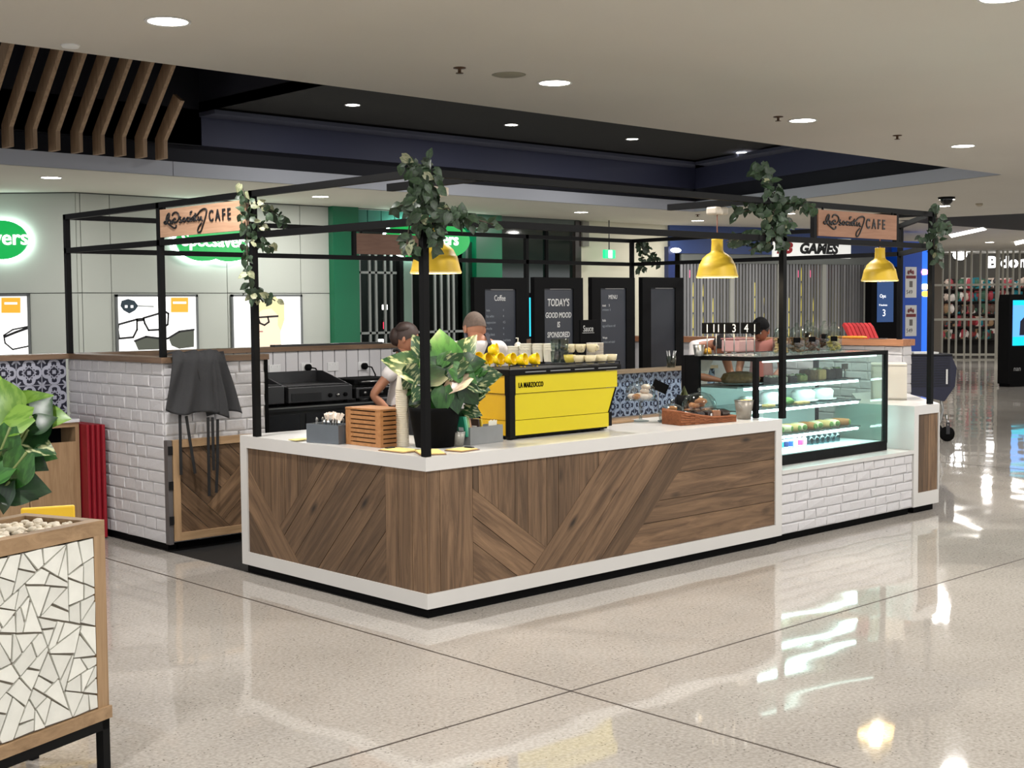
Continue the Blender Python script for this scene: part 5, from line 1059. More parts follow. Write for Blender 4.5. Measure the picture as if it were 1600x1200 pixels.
# tumbler and grey box of tea bags
p = at2(716, 697); t = thing('small_metal_tumbler', 'small galvanised tumbler left of the grey tea box', 'cup', p); MB().lathe([(0, 0), (.030, 0), (.044, .085), (.041, .085), (.028, .005), (0, .005)], p, 22, cap=False).build('tumbler', mat('galvanised', (150, 148, 140), .4, .4), t); MB().lathe([(.043, .08), (.046, .086), (.041, .086)], p, 22, cap=False).build('rolled_rim', STEEL, t)
a = at2(735, 696); b = at2(786, 690); ux = (b-a).normalized(); uy = Vector((-ux.y, ux.x, 0)); Fq = frame(a, ux, uy); w = (b-a).length
t = thing('tea_box', 'grey washed wooden box of tea sachets beside the coffee machine', 'box', a+ux*w/2+uy*.06)
for q in ((0, w, 0, .008, 0, .105), (0, w, .10, .108, 0, .105), (0, .008, .008, .10, 0, .105), (w-.008, w, .008, .10, 0, .105), (.008, w-.008, .008, .10, 0, .008)): MB().box(*q, Fq).build('side', GW, t)
for k, (c, lb, x) in enumerate((((40, 140, 110), 'green', .02), ((120, 190, 160), 'pale green', .035), ((150, 180, 120), 'lime', .05), ((190, 150, 120), 'tan', .065), ((60, 44, 36), 'dark brown', .10), ((200, 170, 50), 'mustard', .125))):
    F2 = Fq @ Matrix.Translation((x-.03 if k < 4 else x, .05, .05)) @ Matrix.Rotation(R(-12 if k < 4 else -6), 4, 'Y'); sx = thing('tea_packet', '%s tea packet standing in the grey tea box' % lb, 'packet', F2.translation, 'tea packets'); MB().box(-.006, .006, -.035, .035, 0, .125 if k < 4 else .10, F2, bev=.002).build('packet', mat('tea_%d' % k, c, .5), sx); MB().box(-.0068, .0068, -.02, .02, .03, .06, F2).build('paper_tag', PLATE, sx)
for k in range(8):
    p = Fq @ Vector((w-.075+.009*k, .045, .012)); single('wooden_stirrer', MB().box(-.004, .004, -.002, .002, 0, .115+.004*(k % 3), Matrix.Translation(p)), CW, '%s pale stirrer from the left in the grey tea box' % ordinal(k), 'stirrer', 'stirrers in the tea box')
# ================================================================ RIGHT COUNTER GROUP
MUF = mat('muffin', (186, 122, 70), .8, noise=(20, .25)); MER = mat('meringue', (238, 214, 196), .6, noise=(12, .08)); COOK = mat('cookie', (190, 128, 84), .8, noise=(24, .3))
DG2 = glass('dome_glass', (226, 232, 232), 3.5)
def dome(c, r, h, lab, stem=0):
    c = Vector(c); t = thing('glass_cake_dome', lab, 'cake stand', c, 'glass cake domes')
    if stem: MB().lathe([(.06, 0), (.06, .006), (.012, .014), (.010, stem-.02), (.03, stem-.006), (r, stem-.004), (r, stem), (0, stem)], c, 26).build('stand', DG2, t)
    else: MB().lathe([(0, 0), (r, 0), (r+.004, .008), (0, .008)], c, 26).build('base_plate', SHM, t)
    z = stem or .008; pf = [(r*.93, z), (r*.93, z+h*.45), (r*.84, z+h*.68), (r*.6, z+h*.88), (r*.3, z+h*.97), (.012, z+h)]
    MB().lathe(pf, c, 28, cap=False).build('dome', DG2, t); MB().ball(c+Vector((0, 0, z+h+.014)), .015, 12, 8).build('knob', glass('rim_glass', (190, 200, 200), 4), t); return t
d1 = Vector((2.50, .63, H)); dome(d1, .115, .13, 'two-tier glass cake stand nearest the coffee machine', .155)
for i, (dx, dy, dz) in enumerate(((-.055, .03, 0), (-.02, -.05, 0), (.045, -.03, 0), (.035, .045, 0), (.02, -.02, .035), (.035, -.02, .065), (-.055, -.01, .0))):
    item('meringue', MB().ball(d1+Vector((dx, dy, .157+.022+dz)), .034, 14, 8, (1, 1, .6), .06), MER if i < 6 else MUF, '%s pale meringue from the left under the raised glass dome' % ordinal(i) if i < 6 else 'brown biscuit at the left under the raised glass dome', 'cake', 'meringues')
d2 = Vector((2.62, .44, H)); dome(d2, .10, .12, 'low glass dome of muffins left of the basket')
for i, (dx, dy, dz) in enumerate(((-.045, -.03, 0), (.03, -.045, 0), (.0, .04, 0), (-.02, -.02, .05))): 
    c = d2+Vector((dx, dy, .010+dz)); t = thing('muffin', '%s muffin under the low glass dome' % ordinal(i), 'muffin', c, 'muffins'); MB().lathe([(.022, 0), (.03, .03)], c, 14, cap=True).build('paper_case', mat('case_tan', (150, 100, 70), .8), t); MB().ball(c+Vector((0, 0, .034)), .034, 12, 8, (1, 1, .6), .08).build('top', MUF, t)
d3 = Vector((3.0, .50, H)); dome(d3, .135, .16, 'large glass dome of stacked cookies behind the basket', .03)
for i in range(11):
    lv = 0 if i < 6 else (1 if i < 9 else 2); rr = [.075, .045, .02][lv]; a = i*1.15; c = d3+Vector((rr*math.cos(a), rr*math.sin(a), .035+.018+lv*.036))
    item('cookie', MB().lathe([(0, -.014), (.032, -.014), (.04, 0), (.032, .014), (0, .016)], (0, 0, 0), 14, Matrix.Translation(c) @ Matrix.Rotation(.25*math.sin(i*2), 4, 'X')), COOK, '%s golden cookie counted from the bottom under the large dome' % ordinal(i), 'cookie', 'cookies under the large dome')
# wicker tray basket
WK = wood('wicker', (112, 62, 34), (160, 98, 62), 0, .6, scale=3, var=.1)
o = at2(1037, 667); ux = Vector((1, -.12, 0)).normalized(); o = Vector((2.42, .20, H)); e = Vector((2.92, .11, H)); ux = (e-o).normalized(); uy = Vector((-ux.y, ux.x, 0)); wl_ = (e-o).length
t = thing('wicker_basket', 'brown wicker tray basket of wrapped brownies at the counter edge', 'basket', o+ux*.3+uy*.09); dp = .19
Bk = lambda s, d, z: o+ux*s+uy*d+Vector((0, 0, z))
n = 12
def wall(fa, nm):
    mb = MB()
    for k in range(n):
        a, b = k/n, (k+1)/n; (pa, ha), (pb, hb_) = fa(a), fa(b); rows = 5
        for r in range(rows):
            z0, z1 = r/rows, (r+1)/rows-.03; off = .004*((k+r) % 2)
            mb.add([Bk(pa[0], pa[1]-off, ha*z0), Bk(pb[0], pb[1]-off, hb_*z0), Bk(pb[0], pb[1]-off, hb_*z1), Bk(pa[0], pa[1]-off, ha*z1), Bk(pa[0], pa[1]+.008, ha*z0), Bk(pb[0], pb[1]+.008, hb_*z0), Bk(pb[0], pb[1]+.008, hb_*z1), Bk(pa[0], pa[1]+.008, ha*z1)], [(0, 1, 2, 3), (4, 5, 6, 7), (0, 1, 5, 4), (3, 2, 6, 7)])
    pts = [Bk(fa(k/n)[0][0], fa(k/n)[0][1], fa(k/n)[1]) for k in range(n+1)]
    mb.tube(pts, .008, 6); return mb.build(nm, WK, t)
hl = lambda s: .115-.075*min(1, s*2.2)**.7 if s < .46 else .04
hs_ = lambda s: .040+.052*max(0, 1-s*1.6)**1.2
wall(lambda s: ((s*wl_, 0), hs_(s)), 'front_side'); wall(lambda s: ((s*wl_, dp), hs_(s)+.01), 'back_side')
for s in (0, wl_): 
    hh = hs_(s/wl_); MB().box(-.006, .006, 0, dp, 0, hh, frame(Bk(s, 0, 0), ux, uy)).build('end_side', WK, t); MB().tube([Bk(s, 0, hh), Bk(s, dp, hh)], .008, 6).build('end_rim', WK, t)
MB().box(0, wl_, 0, dp, .002, .008, frame(Bk(0, 0, 0), ux, uy)).build('base', WK, t)
for i in range(12):
    s = .055+.075*(i//2); d = .055+.075*(i % 2); c = Bk(s, d, .030); P = thing('wrapped_brownie', '%s clear-wrapped %s from the left in the %s row of the basket' % (ordinal(i//2), 'pale biscuit' if i//2 in (4,) else 'dark brownie', ('front', 'back')[i % 2]), 'brownie', c, 'wrapped brownies in the basket')
    Fz = Matrix.Translation(c) @ Matrix.Rotation(random.uniform(-.4, .4), 4, 'Z') @ Matrix.Rotation(random.uniform(-.25, .25), 4, 'X')
    MB().box(-.036, .036, -.034, .034, 0, .055, Fz, bev=.01).build('brownie', CHOC if i//2 != 4 else COOK, P); MB().box(-.039, .039, -.037, .037, -.001, .058, Fz, bev=.008).build('wrapper', glass('film', (225, 225, 225), 2.2), P)
    if i == 6: MB().box(-.015, .015, -.0385, -.038, .01, .04, Fz).build('white_price_sticker', PLATE, P)
# bucket
p = Vector((3.135, .20, H)); t = thing('galvanised_bucket', 'small galvanised bucket beside the display case post', 'bucket', p); MB().lathe([(0, 0), (.050, 0), (.068, .135), (.064, .135), (.047, .006), (0, .006)], p, 26, cap=False).build('bucket', mat('bucket_zinc', (150, 144, 134), .4, .5, noise=(9, .12)), t); MB().lathe([(.067, .13), (.072, .136), (.064, .138)], p, 26, cap=False).build('rim', STEEL, t); MB().tube([p+Vector((.068*math.cos(a)*-1, 0, 0))+Vector((-.012*math.sin(a), -.03*math.sin(a), .125+.0-.05*math.sin(a))) for a in [k*math.pi/8 for k in range(9)]], .003, 6).build('handle', STEEL, t)
mb = MB()
for k in range(10): mb.ball(p+Vector((random.uniform(-.04, .04), random.uniform(-.04, .04), .125)), .022, 8, 6, (1, 1, .7), .1)
mb.build('wrapped_sweets', mat('sweets_yellow', (214, 196, 120), .5, noise=(20, .2)), t, kind='stuff')
p = Vector((3.12, .74, H)); t = thing('black_tin', 'black tin with a green leaf bag behind the bucket', 'tin', p); MB().lathe([(0, 0), (.055, 0), (.06, .15), (0, .15)], p, 22).build('tin', BLK_M, t)
mb = MB()
for k in range(7): a = k*.9; mb.prism([(-.03, 0), (.03, 0), (.0, .07)], .002, lambda x, z, q: p+Vector((x*math.cos(a), x*math.sin(a), .15+z+q)))
mb.build('paper_bag', mat('bag_green', (150, 156, 120), .7), t)
p = at2(1055, 650)+Vector((.10, .25, 0)); t = thing('black_price_card', 'tilted black price card above the muffin dome', 'card', p); Fz = Matrix.Translation(p+Vector((0, 0, .17))) @ Matrix.Rotation(R(-43), 4, 'Z') @ Matrix.Rotation(R(25), 4, 'Y'); MB().box(-.06, .06, -.004, .004, 0, .075, Fz).build('card', BLK_M, t); MB().tube([p, p+Vector((0, 0, .19))], .003, 6).build('stalk', STEEL, t); MB().lathe([(.03, 0), (.03, .005), (0, .007)], p, 14).build('foot', STEEL, t)
p = at2(985, 655)+Vector((0, .1, 0)); item('wooden_board', MB().box(2.10, 2.42, .62, .76, H+.0005, H+.018, bev=.003), OAKX, 'low wooden board behind the machine end', 'board')
# ================================================================ MENU BOARDS (standing behind the tiled partition)
SLT = mat('slate', (38, 42, 51), .45, noise=(4, .08)); CHK = mat('chalk', (190, 190, 188), .8); CHK2 = mat('chalk_faint', (118, 124, 130), .8)
YBd = 2.78
bd = [(741, 822, 'leftmost menu board headed Coffee'), (835, 911, 'menu board with chalk message about good mood'), (925, 992, 'third menu board listing food prices'), (1004, 1068, 'rightmost dark empty menu board')]
for i, (xa_, xb_, lab) in enumerate(bd):
    a = W(xa_, 433, 1, YBd); b = W(xb_, 434, 1, YBd); zt2 = 2.0; zt2 = (a.z+b.z)/2; w = b.x-a.x
    t = thing('menu_board', lab, 'menu board', ((a.x+b.x)/2, YBd+.02, .0), 'tall black framed menu boards'); zb2 = 1.02
    for q in ((a.x, a.x+w*.2, zb2, zt2), (b.x-w*.2, b.x, zb2, zt2)): MB().box(q[0], q[1], YBd, YBd+.05, q[2], q[3]).build('frame_stile', BLK_M, t)
    for q in ((zt2-.10, zt2), (zb2, zb2+.1)): MB().box(a.x+w*.2, b.x-w*.2, YBd, YBd+.05, q[0], q[1]).build('frame_rail', BLK_M, t)
    for xx in (a.x+.03, b.x-.07): MB().box(xx, xx+.04, YBd+.005, YBd+.045, 0, zb2).build('leg', BLK_M, t)
    MB().box(a.x+w*.19, b.x-w*.19, YBd+.012, YBd+.03, zb2+.05, zt2-.09).build('slate_panel', SLT if i != 3 else mat('slate_dark', (24, 28, 36), .5), t); SP_ = t.children[-1]
    MB().box(a.x+w*.32, b.x-w*.25, YBd+.006, YBd+.012, zt2-.108, zt2-.100).build('pale_top_edge', mat('edge_pale', (150, 150, 150), .5), t)
    fx = a.x+w*.22; iw = w*.56
    def tx(s, x, z, size, m=CHK, **k): text(s, size, m, frame((x, YBd+.0115, z), (1, 0, 0), (0, 0, 1)), SP_, k.pop('nm', 'chalk_lettering'), .0006, **k)
    if i == 0:
        tx('Coffee', fx+iw/2, zt2-.20, .07, align='CENTER', sx=.7)
        for k, s in enumerate(('latte', 'flat white', 'cappuccino', 'mocha', 'long black', 'espresso', 'piccolo', 'chai')): tx(s, fx+.01, zt2-.29-.052*k, .030, CHK2, sx=.8)
        for k, s in enumerate(('4', '4', '4.5', '4', '4', 'iced latte', 'iced mocha', 'chai latte', 'hot choc', 'affogato', 'tea pot', 'juices')): tx(s, fx+iw*.60, zt2-.29-.052*k, .030, CHK2, sx=.8)
    elif i == 1:
        for s, z, sz in (("TODAY'S", .255, .092), ('GOOD MOOD', .36, .068), ('IS', .445, .070), ('SPONSORED', .535, .068), ('BY', .64, .075)): tx(s, fx+iw/2, zt2-z, sz, align='CENTER', sx=.74, shear=.08, bold=.0012)
    elif i == 2:
        tx('MENU', fx+iw/2, zt2-.20, .055, align='CENTER', sx=.8)
        for k, (s, z) in enumerate((('toast      5', .27), ('croissant  6', .31), ('Rolls', .41), ('egg and bacon roll', .46), ('Wraps', .57), ('chicken and salad', .61), ('Soup', .78), ('pumpkin soup', .83), ('potato and leek', .88))): tx(s, fx+.02, zt2-z, .032, CHK2 if k % 2 else CHK, sx=.75)
# small black sign and glass of cutlery on the tiled ledge
p = Vector((W(919, 560, 1, 2.5).x, 2.5, 0)); a = W(907, 500, 1, 2.3); b = W(933, 500, 1, 2.3)
t = thing('small_black_sign', 'small black chalk sign between the middle menu boards', 'sign', ((a.x+b.x)/2, 2.3, 1.0)); MB().box(a.x, b.x, 2.30, 2.32, .9, a.z, bev=.002).build('board', BLK_M, t); text('Sauce', .075, CHK, frame((a.x+.03, 2.298, a.z-.10), (1, 0, 0), (0, 0, 1)), t, 'chalk_lettering', .0006, sx=.75); MB().bar((a.x+.02, 2.298, a.z-.112), (b.x-.04, 2.298, a.z-.112), .002, .004).build('underline', CHK, t)
p = W(1050, 573, 2, zc_); p = Vector((W(1050, 573, 1, 2.6).x, 2.61, zc_)); t = thing('cutlery_glass', 'glass jar of cutlery on the pale ledge below the last menu board', 'glass', p); MB().lathe([(0, .001), (.04, 0), (.05, .11), (.047, .11), (.037, .006), (0, .006)], p, 20, cap=False).build('glass_jar', GG, t)
for k in range(6): MB().tube([p+Vector((.015*math.cos(k), .015*math.sin(k), .008)), p+Vector((.045*math.cos(k*1.1), .045*math.sin(k*1.1), .16))], .005, 6).build('cutlery_handle', STEEL, t)
# ================================================================ KITCHEN BENCH AND GRILLS
t = thing('kitchen_bench', 'black steel-edged bench under the grills at the back wall', 'bench', (2.0, 4.0, 0))
MB().box(.90, 3.4, 3.72, 4.36, .06, .87).build('cabinet', mat('fridge_black', (20, 20, 22), .35), t); MB().box(.90, 3.4, 3.70, 4.37, .87, .905).build('bench_top', DSTEEL, t); MB().box(.90, 3.4, 3.692, 3.70, .893, .905).build('steel_edge', STEEL, t); MB().box(.95, 3.35, 3.78, 4.3, 0, .06).build('plinth', BLK_M, t)
for k in range(3): MB().box(.94+k*.82, 1.70+k*.82, 3.712, 3.72, .10, .84).build('door', mat('fridge_door', (26, 26, 29), .25), t)
def grill(x0, x1, lab, splash, zt=1.08, knobs=3):
    t = thing('flat_grill', lab, 'grill', ((x0+x1)/2, 4.0, .905), 'kitchen grills'); G = mat('grill_steel', (74, 74, 76), .35, .7); y0, y1 = 3.76, 4.30
    MB().box(x0, x1, y0, y1, .93, zt-.02, bev=.006).build('body', G, t)
    for x in (x0+.04, x1-.04):
        for y in (y0+.05, y1-.05): MB().lathe([(.018, 0), (.018, .026)], (x, y, .905), 10).build('foot', BLK_M, t)
    MB().box(x0+.01, x1-.01, y0+.03, y1-.01, zt-.02, zt-.01).build('hotplate', DSTEEL, t)
    if splash:
        MB().prism([(y0+.02, zt-.02), (y1, zt-.02), (y1, zt+.09), (y1-.1, zt+.09)], .008, lambda a, b, q: Vector((x0+q, a, b))).build('side_guard', G, t); MB().prism([(y0+.02, zt-.02), (y1, zt-.02), (y1, zt+.09), (y1-.1, zt+.09)], .008, lambda a, b, q: Vector((x1-.008+q, a, b))).build('side_guard', G, t); MB().box(x0, x1, y1-.01, y1, zt-.02, zt+.09).build('splash_back', G, t)
    for k in range(knobs): MB().lathe([(.018, 0), (.016, .02), (0, .021)], (0, 0, 0), 14, Matrix.Translation((x1-.08-.08*k, y0, .98)) @ Matrix.Rotation(R(90), 4, 'X')).build('knob', CHROME if k % 2 else BLK_M, t)
    MB().box(x0+.03, (x0+x1)/2, y0-.006, y0, .945, 1.01).build('control_plate', DSTEEL, t); return t
grill(1.62, 2.28, 'wide flat grill with splash guard left of the woman', True); grill(1.02, 1.58, 'steel appliance with pale vents behind the brick pier end', True, 1.10, 0)
t = thing('contact_grill', 'low contact grill with a lid between the wide grill and the woman', 'grill', (2.55, 4.0, .905)); MB().box(2.34, 2.82, 3.78, 4.2, .93, 1.03, bev=.01).build('body', mat('grill_steel', (74, 74, 76), .35, .7), t); MB().box(2.33, 2.83, 3.80, 4.22, 1.045, 1.10, bev=.012).build('lid', BLK_M, t); MB().box(2.37, 2.79, 3.772, 3.78, .95, 1.01).build('control_panel', BLK_M, t); MB().tube([(2.38, 3.80, 1.07), (2.38, 3.74, 1.08), (2.78, 3.74, 1.08), (2.78, 3.80, 1.07)], .008, 8).build('handle', STEEL, t)
for x in (2.38, 2.78):
    for y in (3.82, 4.16): MB().lathe([(.015, 0), (.015, .026)], (x, y, .905), 10).build('foot', BLK_M, t)
for k in range(4): MB().lathe([(.016, 0), (.014, .018), (0, .019)], (0, 0, 0), 12, Matrix.Translation((2.42+.09*k, 3.772, .98)) @ Matrix.Rotation(R(90), 4, 'X')).build('knob', STEEL, t)
# ================================================================ APRON ON THE PIER
AP = mat('apron_charcoal', (44, 44, 46), .85, bump=(60, .2)); APB = mat('apron_tie', (18, 18, 20), .8)
t = thing('charcoal_apron', 'charcoal apron with long black ties hung over the brick pier', 'apron', (.27, 2.86, .4))
def drape(xl0, xl1, xr0, xr1, z0, bot, y0, ph, nm, nf=5):
    nu, nv = 36, 26; vs = []; 
    for j in range(nv+1):
        v = j/nv
        for i in range(nu+1):
            u = i/nu; xl = xl0+(xl1-xl0)*v**.8; xr = xr0+(xr1-xr0)*v**1.2; zb = bot(u); z = z0+(zb-z0)*v; x = xl+(xr-xl)*u
            y = y0-.012-.03*v-(.024+.012*v)*(math.sin(u*nf*3.14+ph+v*1.6)**2)-.012*math.sin(u*11+v*5+ph)*v
            if v < .04: y = y0+.10; z = z0+.004+.02*math.sin(u*9+ph)**2
            elif v < .08: y = y0-.01; z = z0+.014+.024*math.sin(u*9+ph)**2
            vs.append((x, y, z))
    fs = [(j*(nu+1)+i, j*(nu+1)+i+1, (j+1)*(nu+1)+i+1, (j+1)*(nu+1)+i) for j in range(nv) for i in range(nu)]
    o = MB().add(vs, fs, True).build(nm, AP, t); so = o.modifiers.new('thick', 'SOLIDIFY'); so.thickness = .004; return o
drape(.20, .30, .46, .60, 1.395, lambda u: .955+.03*math.sin(u*3), 2.868, 1.2, 'rear_fold', 2)
drape(.055, -.045, .40, .46, 1.40, lambda u: 1.02-.075*u-.02*math.sin(u*7), 2.850, .3, 'front_cloth', 3)
for pts in (([(281, 645), (282, 700), (283, 742)]), ([(291, 650), (297, 690), (305, 740)]), ([(325, 652), (326, 720), (327, 775)]), ([(332, 652), (333, 700), (334, 735)]), ([(340, 655), (340, 720), (338, 770)])):
    P = [W(x, y, 1, 2.80) for x, y in pts]; mb = MB()
    for a, b in zip(P, P[1:]): mb.bar(a, b, .022, .004, (0, 1, 0))
    mb.build('tie', APB, t)
# ================================================================ LEFT SIDE FURNITURE
t = thing('bin_cabinet', 'oak cabinet with white top and dark slot against the tiled wall', 'cabinet', (-.9, 4.1, 0)); ka = W(45, 740, 1, 3.955).x
MB().box(-1.9, -.14, 3.93, 4.39, .88, .905, bev=.003).build('white_top', mat('marble_top', (216, 216, 220), .25, noise=(3, .05)), t)
MB().box(-.17, -.14, 3.95, 4.38, .10, .88).build('side_panel', OAKZ, t); MB().box(-1.9, -.17, 3.95, 3.97, .845, .88).build('top_rail', OAKX, t); MB().box(-1.9, -.17, 4.2, 4.38, .1, .88).build('back_panel', BLK_M, t); MB().box(-1.9, -.17, 3.97, 4.2, .70, .715).build('slot_floor', BLK_M, t)
for a, b in ((-1.9, ka-.003), (ka+.003, -.17)): MB().box(a, b, 3.95, 3.972, .11, .735).build('door', OAKZ, t)
MB().box(-1.85, -.17, 4.0, 4.35, 0, .11).build('plinth', BLK_M, t)
t = thing('folded_red_screen', 'folded dark red panels standing between oak cabinet and brick pier', 'screen', (-.08, 4.0, 0)); RD = mat('deep_red', (142, 18, 34), .5, noise=(8, .1))
for k in range(4): MB().box(-.130+.027*k, -.108+.027*k, 3.84-.03*k, 4.3, .01, .865, bev=.004).build('red_panel', RD, t)
# mosaic planter
hp = .95; C0 = W(163, 812, 2, hp); C1_ = W(0, 845, 2, hp); e1 = Vector((C1_.x-C0.x, C1_.y-C0.y, 0)).normalized(); e2 = Vector((-e1.y, e1.x, 0))
if e2.dot(Vector((1, 1, 0))) < 0: e2 = -e2
C0.z = 0; LP = 1.25; DP = .40
P3 = lambda s, d, z: C0+e1*s+e2*d+Vector((0, 0, z))
t = thing('mosaic_planter', 'raised planter box with broken white tile mosaic and oak frame', 'planter', P3(LP/2, DP/2, 0)); PLN = t
def pb(nm, s0, s1, d0, d1, z0, z1, m, bev=0, tt=None): return MB().box(s0, s1, d0, d1, z0, z1, frame(C0, e1, e2) if e1.cross(e2).z > 0 else Matrix(((e1.x, e2.x, 0, C0.x), (e1.y, e2.y, 0, C0.y), (0, 0, 1, C0.z), (0, 0, 0, 1))), bev).build(nm, m, tt or t)
OAKP = wood('oak_planter', (130, 104, 76), (172, 142, 108), 0, .45, var=.05); OAKP2 = wood('oak_planter_up', (130, 104, 76), (172, 142, 108), 2, .45, var=.05)
zr1 = hp-.055; zb1 = .255; zb0 = .21
for d in (0, DP-.05): pb('top_rail', 0, LP, d, d+.05, zr1, hp, OAKP)
for s in (0, LP-.05): pb('top_rail', s, s+.05, .05, DP-.05, zr1, hp, OAKP)
for s in (0, LP-.055):
    for d in (0, DP-.05): pb('corner_stile', s, s+.055, d, d+.05, zb1, zr1, OAKP2)
pb('bottom_rail', -.005, LP, -.01, DP+.005, zb0, zb1, OAKP)
pb('grout_backing', .05, LP-.05, .012, DP-.015, zb1, hp-.07, mat('grout', (134, 126, 114), .8))
for s in (0, LP-.035):
    for d in (0, DP-.035): pb('steel_leg', s, s+.035, d, d+.035, 0, zb0, BLACK)
for d in (0, DP-.035): pb('steel_rail', 0, LP, d, d+.035, zb0-.04, zb0, BLACK)
pb('steel_rail', 0, .035, 0, DP, zb0-.04, zb0, BLACK)
# broken tiles: cells of a Voronoi diagram, each cut back for the grout
rnd = random.Random(5); bx0_, bx1_, bz0_, bz1_ = .055, 1.19, zb1+.004, zr1-.002;
MT = mat('mosaic_tile', (222, 222, 214), .3, noise=(14, .08), var=.10)
def shards(poly, out):
    xs = [q[0] for q in poly]; zs = [q[1] for q in poly]; A = area(poly); dia = max(math.dist(a, b) for a in poly for b in poly)
    if A < .0064*rnd.uniform(.5, 1.7) and dia < .17: out.append(poly); return
    c = (sum(xs)/len(xs)+rnd.uniform(-.15, .15)*dia*.5, sum(zs)/len(zs)+rnd.uniform(-.15, .15)*dia*.5)
    far = max(((a, b) for a in poly for b in poly), key=lambda q: math.dist(*q)); an = math.atan2(far[1][1]-far[0][1], far[1][0]-far[0][0])+math.pi/2+rnd.uniform(-.65, .65)
    n_ = (-math.sin(an), math.cos(an)); a = clip(poly, c, n_); b = clip(poly, c, (-n_[0], -n_[1]))
    if len(a) < 3 or len(b) < 3: out.append(poly); return
    shards(a, out); shards(b, out)
SH = []; shards([(bx0_, bz0_), (bx1_, bz0_), (bx1_, bz1_), (bx0_, bz1_)], SH)
for poly in SH:
    k = len(poly); cxx = sum(q[0] for q in poly)/k; czz = sum(q[1] for q in poly)/k
    sgn = 1 if sum(poly[i][0]*poly[(i+1) % k][1]-poly[(i+1) % k][0]*poly[i][1] for i in range(k)) > 0 else -1; cut_ = poly
    for i in range(k):
        a, b = poly[i], poly[(i+1) % k]; d_ = math.dist(a, b)
        if d_ < 1e-5: continue
        n_ = (-(b[1]-a[1])/d_*sgn, (b[0]-a[0])/d_*sgn); g_ = rnd.uniform(.0022, .0048); r_ = rnd.uniform(-.05, .05); n_ = (n_[0]*math.cos(r_)-n_[1]*math.sin(r_), n_[0]*math.sin(r_)+n_[1]*math.cos(r_)); cut_ = clip(cut_, ((a[0]+b[0])/2+n_[0]*g_, (a[1]+b[1])/2+n_[1]*g_), n_)
        if len(cut_) < 3: break
    if len(cut_) > 2 and area(cut_) > 2e-4:
        o = MB().prism([(q[0]-cxx, q[1]-czz) for q in cut_], .010+rnd.uniform(0, .002), lambda x, z, q: e1*x+Vector((0, 0, z))-e2*q).mesh('tile', MT)
        place(o, 'tile', t, Matrix.Translation(P3(cxx, .012, czz)))
pb('soil', .05, LP-.05, .05, DP-.05, hp-.10, hp-.045, mat('soil', (50, 38, 30), .9))
mb = MB()
for k in range(520):
    c = P3(random.uniform(.06, LP-.06), random.uniform(.06, DP-.06), hp-.035+random.uniform(0, .024)); r_ = random.uniform(.012, .019)
    mb.ball(c, r_, 6, 4, (random.uniform(.8, 1.3), random.uniform(.8, 1.3), .7), .15)
st = mb.build('white_pebbles', mat('pebble', (236, 224, 204), .6, noise=(12, .15)), t, kind='stuff')
# yellow chair behind the planter
p = W(75, 793, 2, .80); cq = Vector((p.x, p.y, 0)); yw = mat('chair_yellow', (232, 188, 44), .4); Fc = Matrix.Translation(cq) @ Matrix.Rotation(R(-20), 4, 'Z')
t = thing('yellow_chair', 'yellow plastic chair just showing behind the mosaic planter', 'chair', cq)
MB().box(-.12, .12, -.01, .012, .58, .805, Fc, bev=.008).build('backrest', yw, t); MB().box(-.2, .2, .0, .4, .43, .46, Fc, bev=.01).build('seat', yw, t)
for x in (-.17, .17):
    MB().bar(Fc @ Vector((x, .38, 0)), Fc @ Vector((x, .38, .43)), .025).build('leg', OAKZ, t); MB().bar(Fc @ Vector((x, .02, 0)), Fc @ Vector((x, .02, .43)), .025).build('leg', OAKZ, t); MB().bar(Fc @ Vector((x*.8, .01, .44)), Fc @ Vector((x*.8, 0, .62)), .02).build('back_post', yw, t)
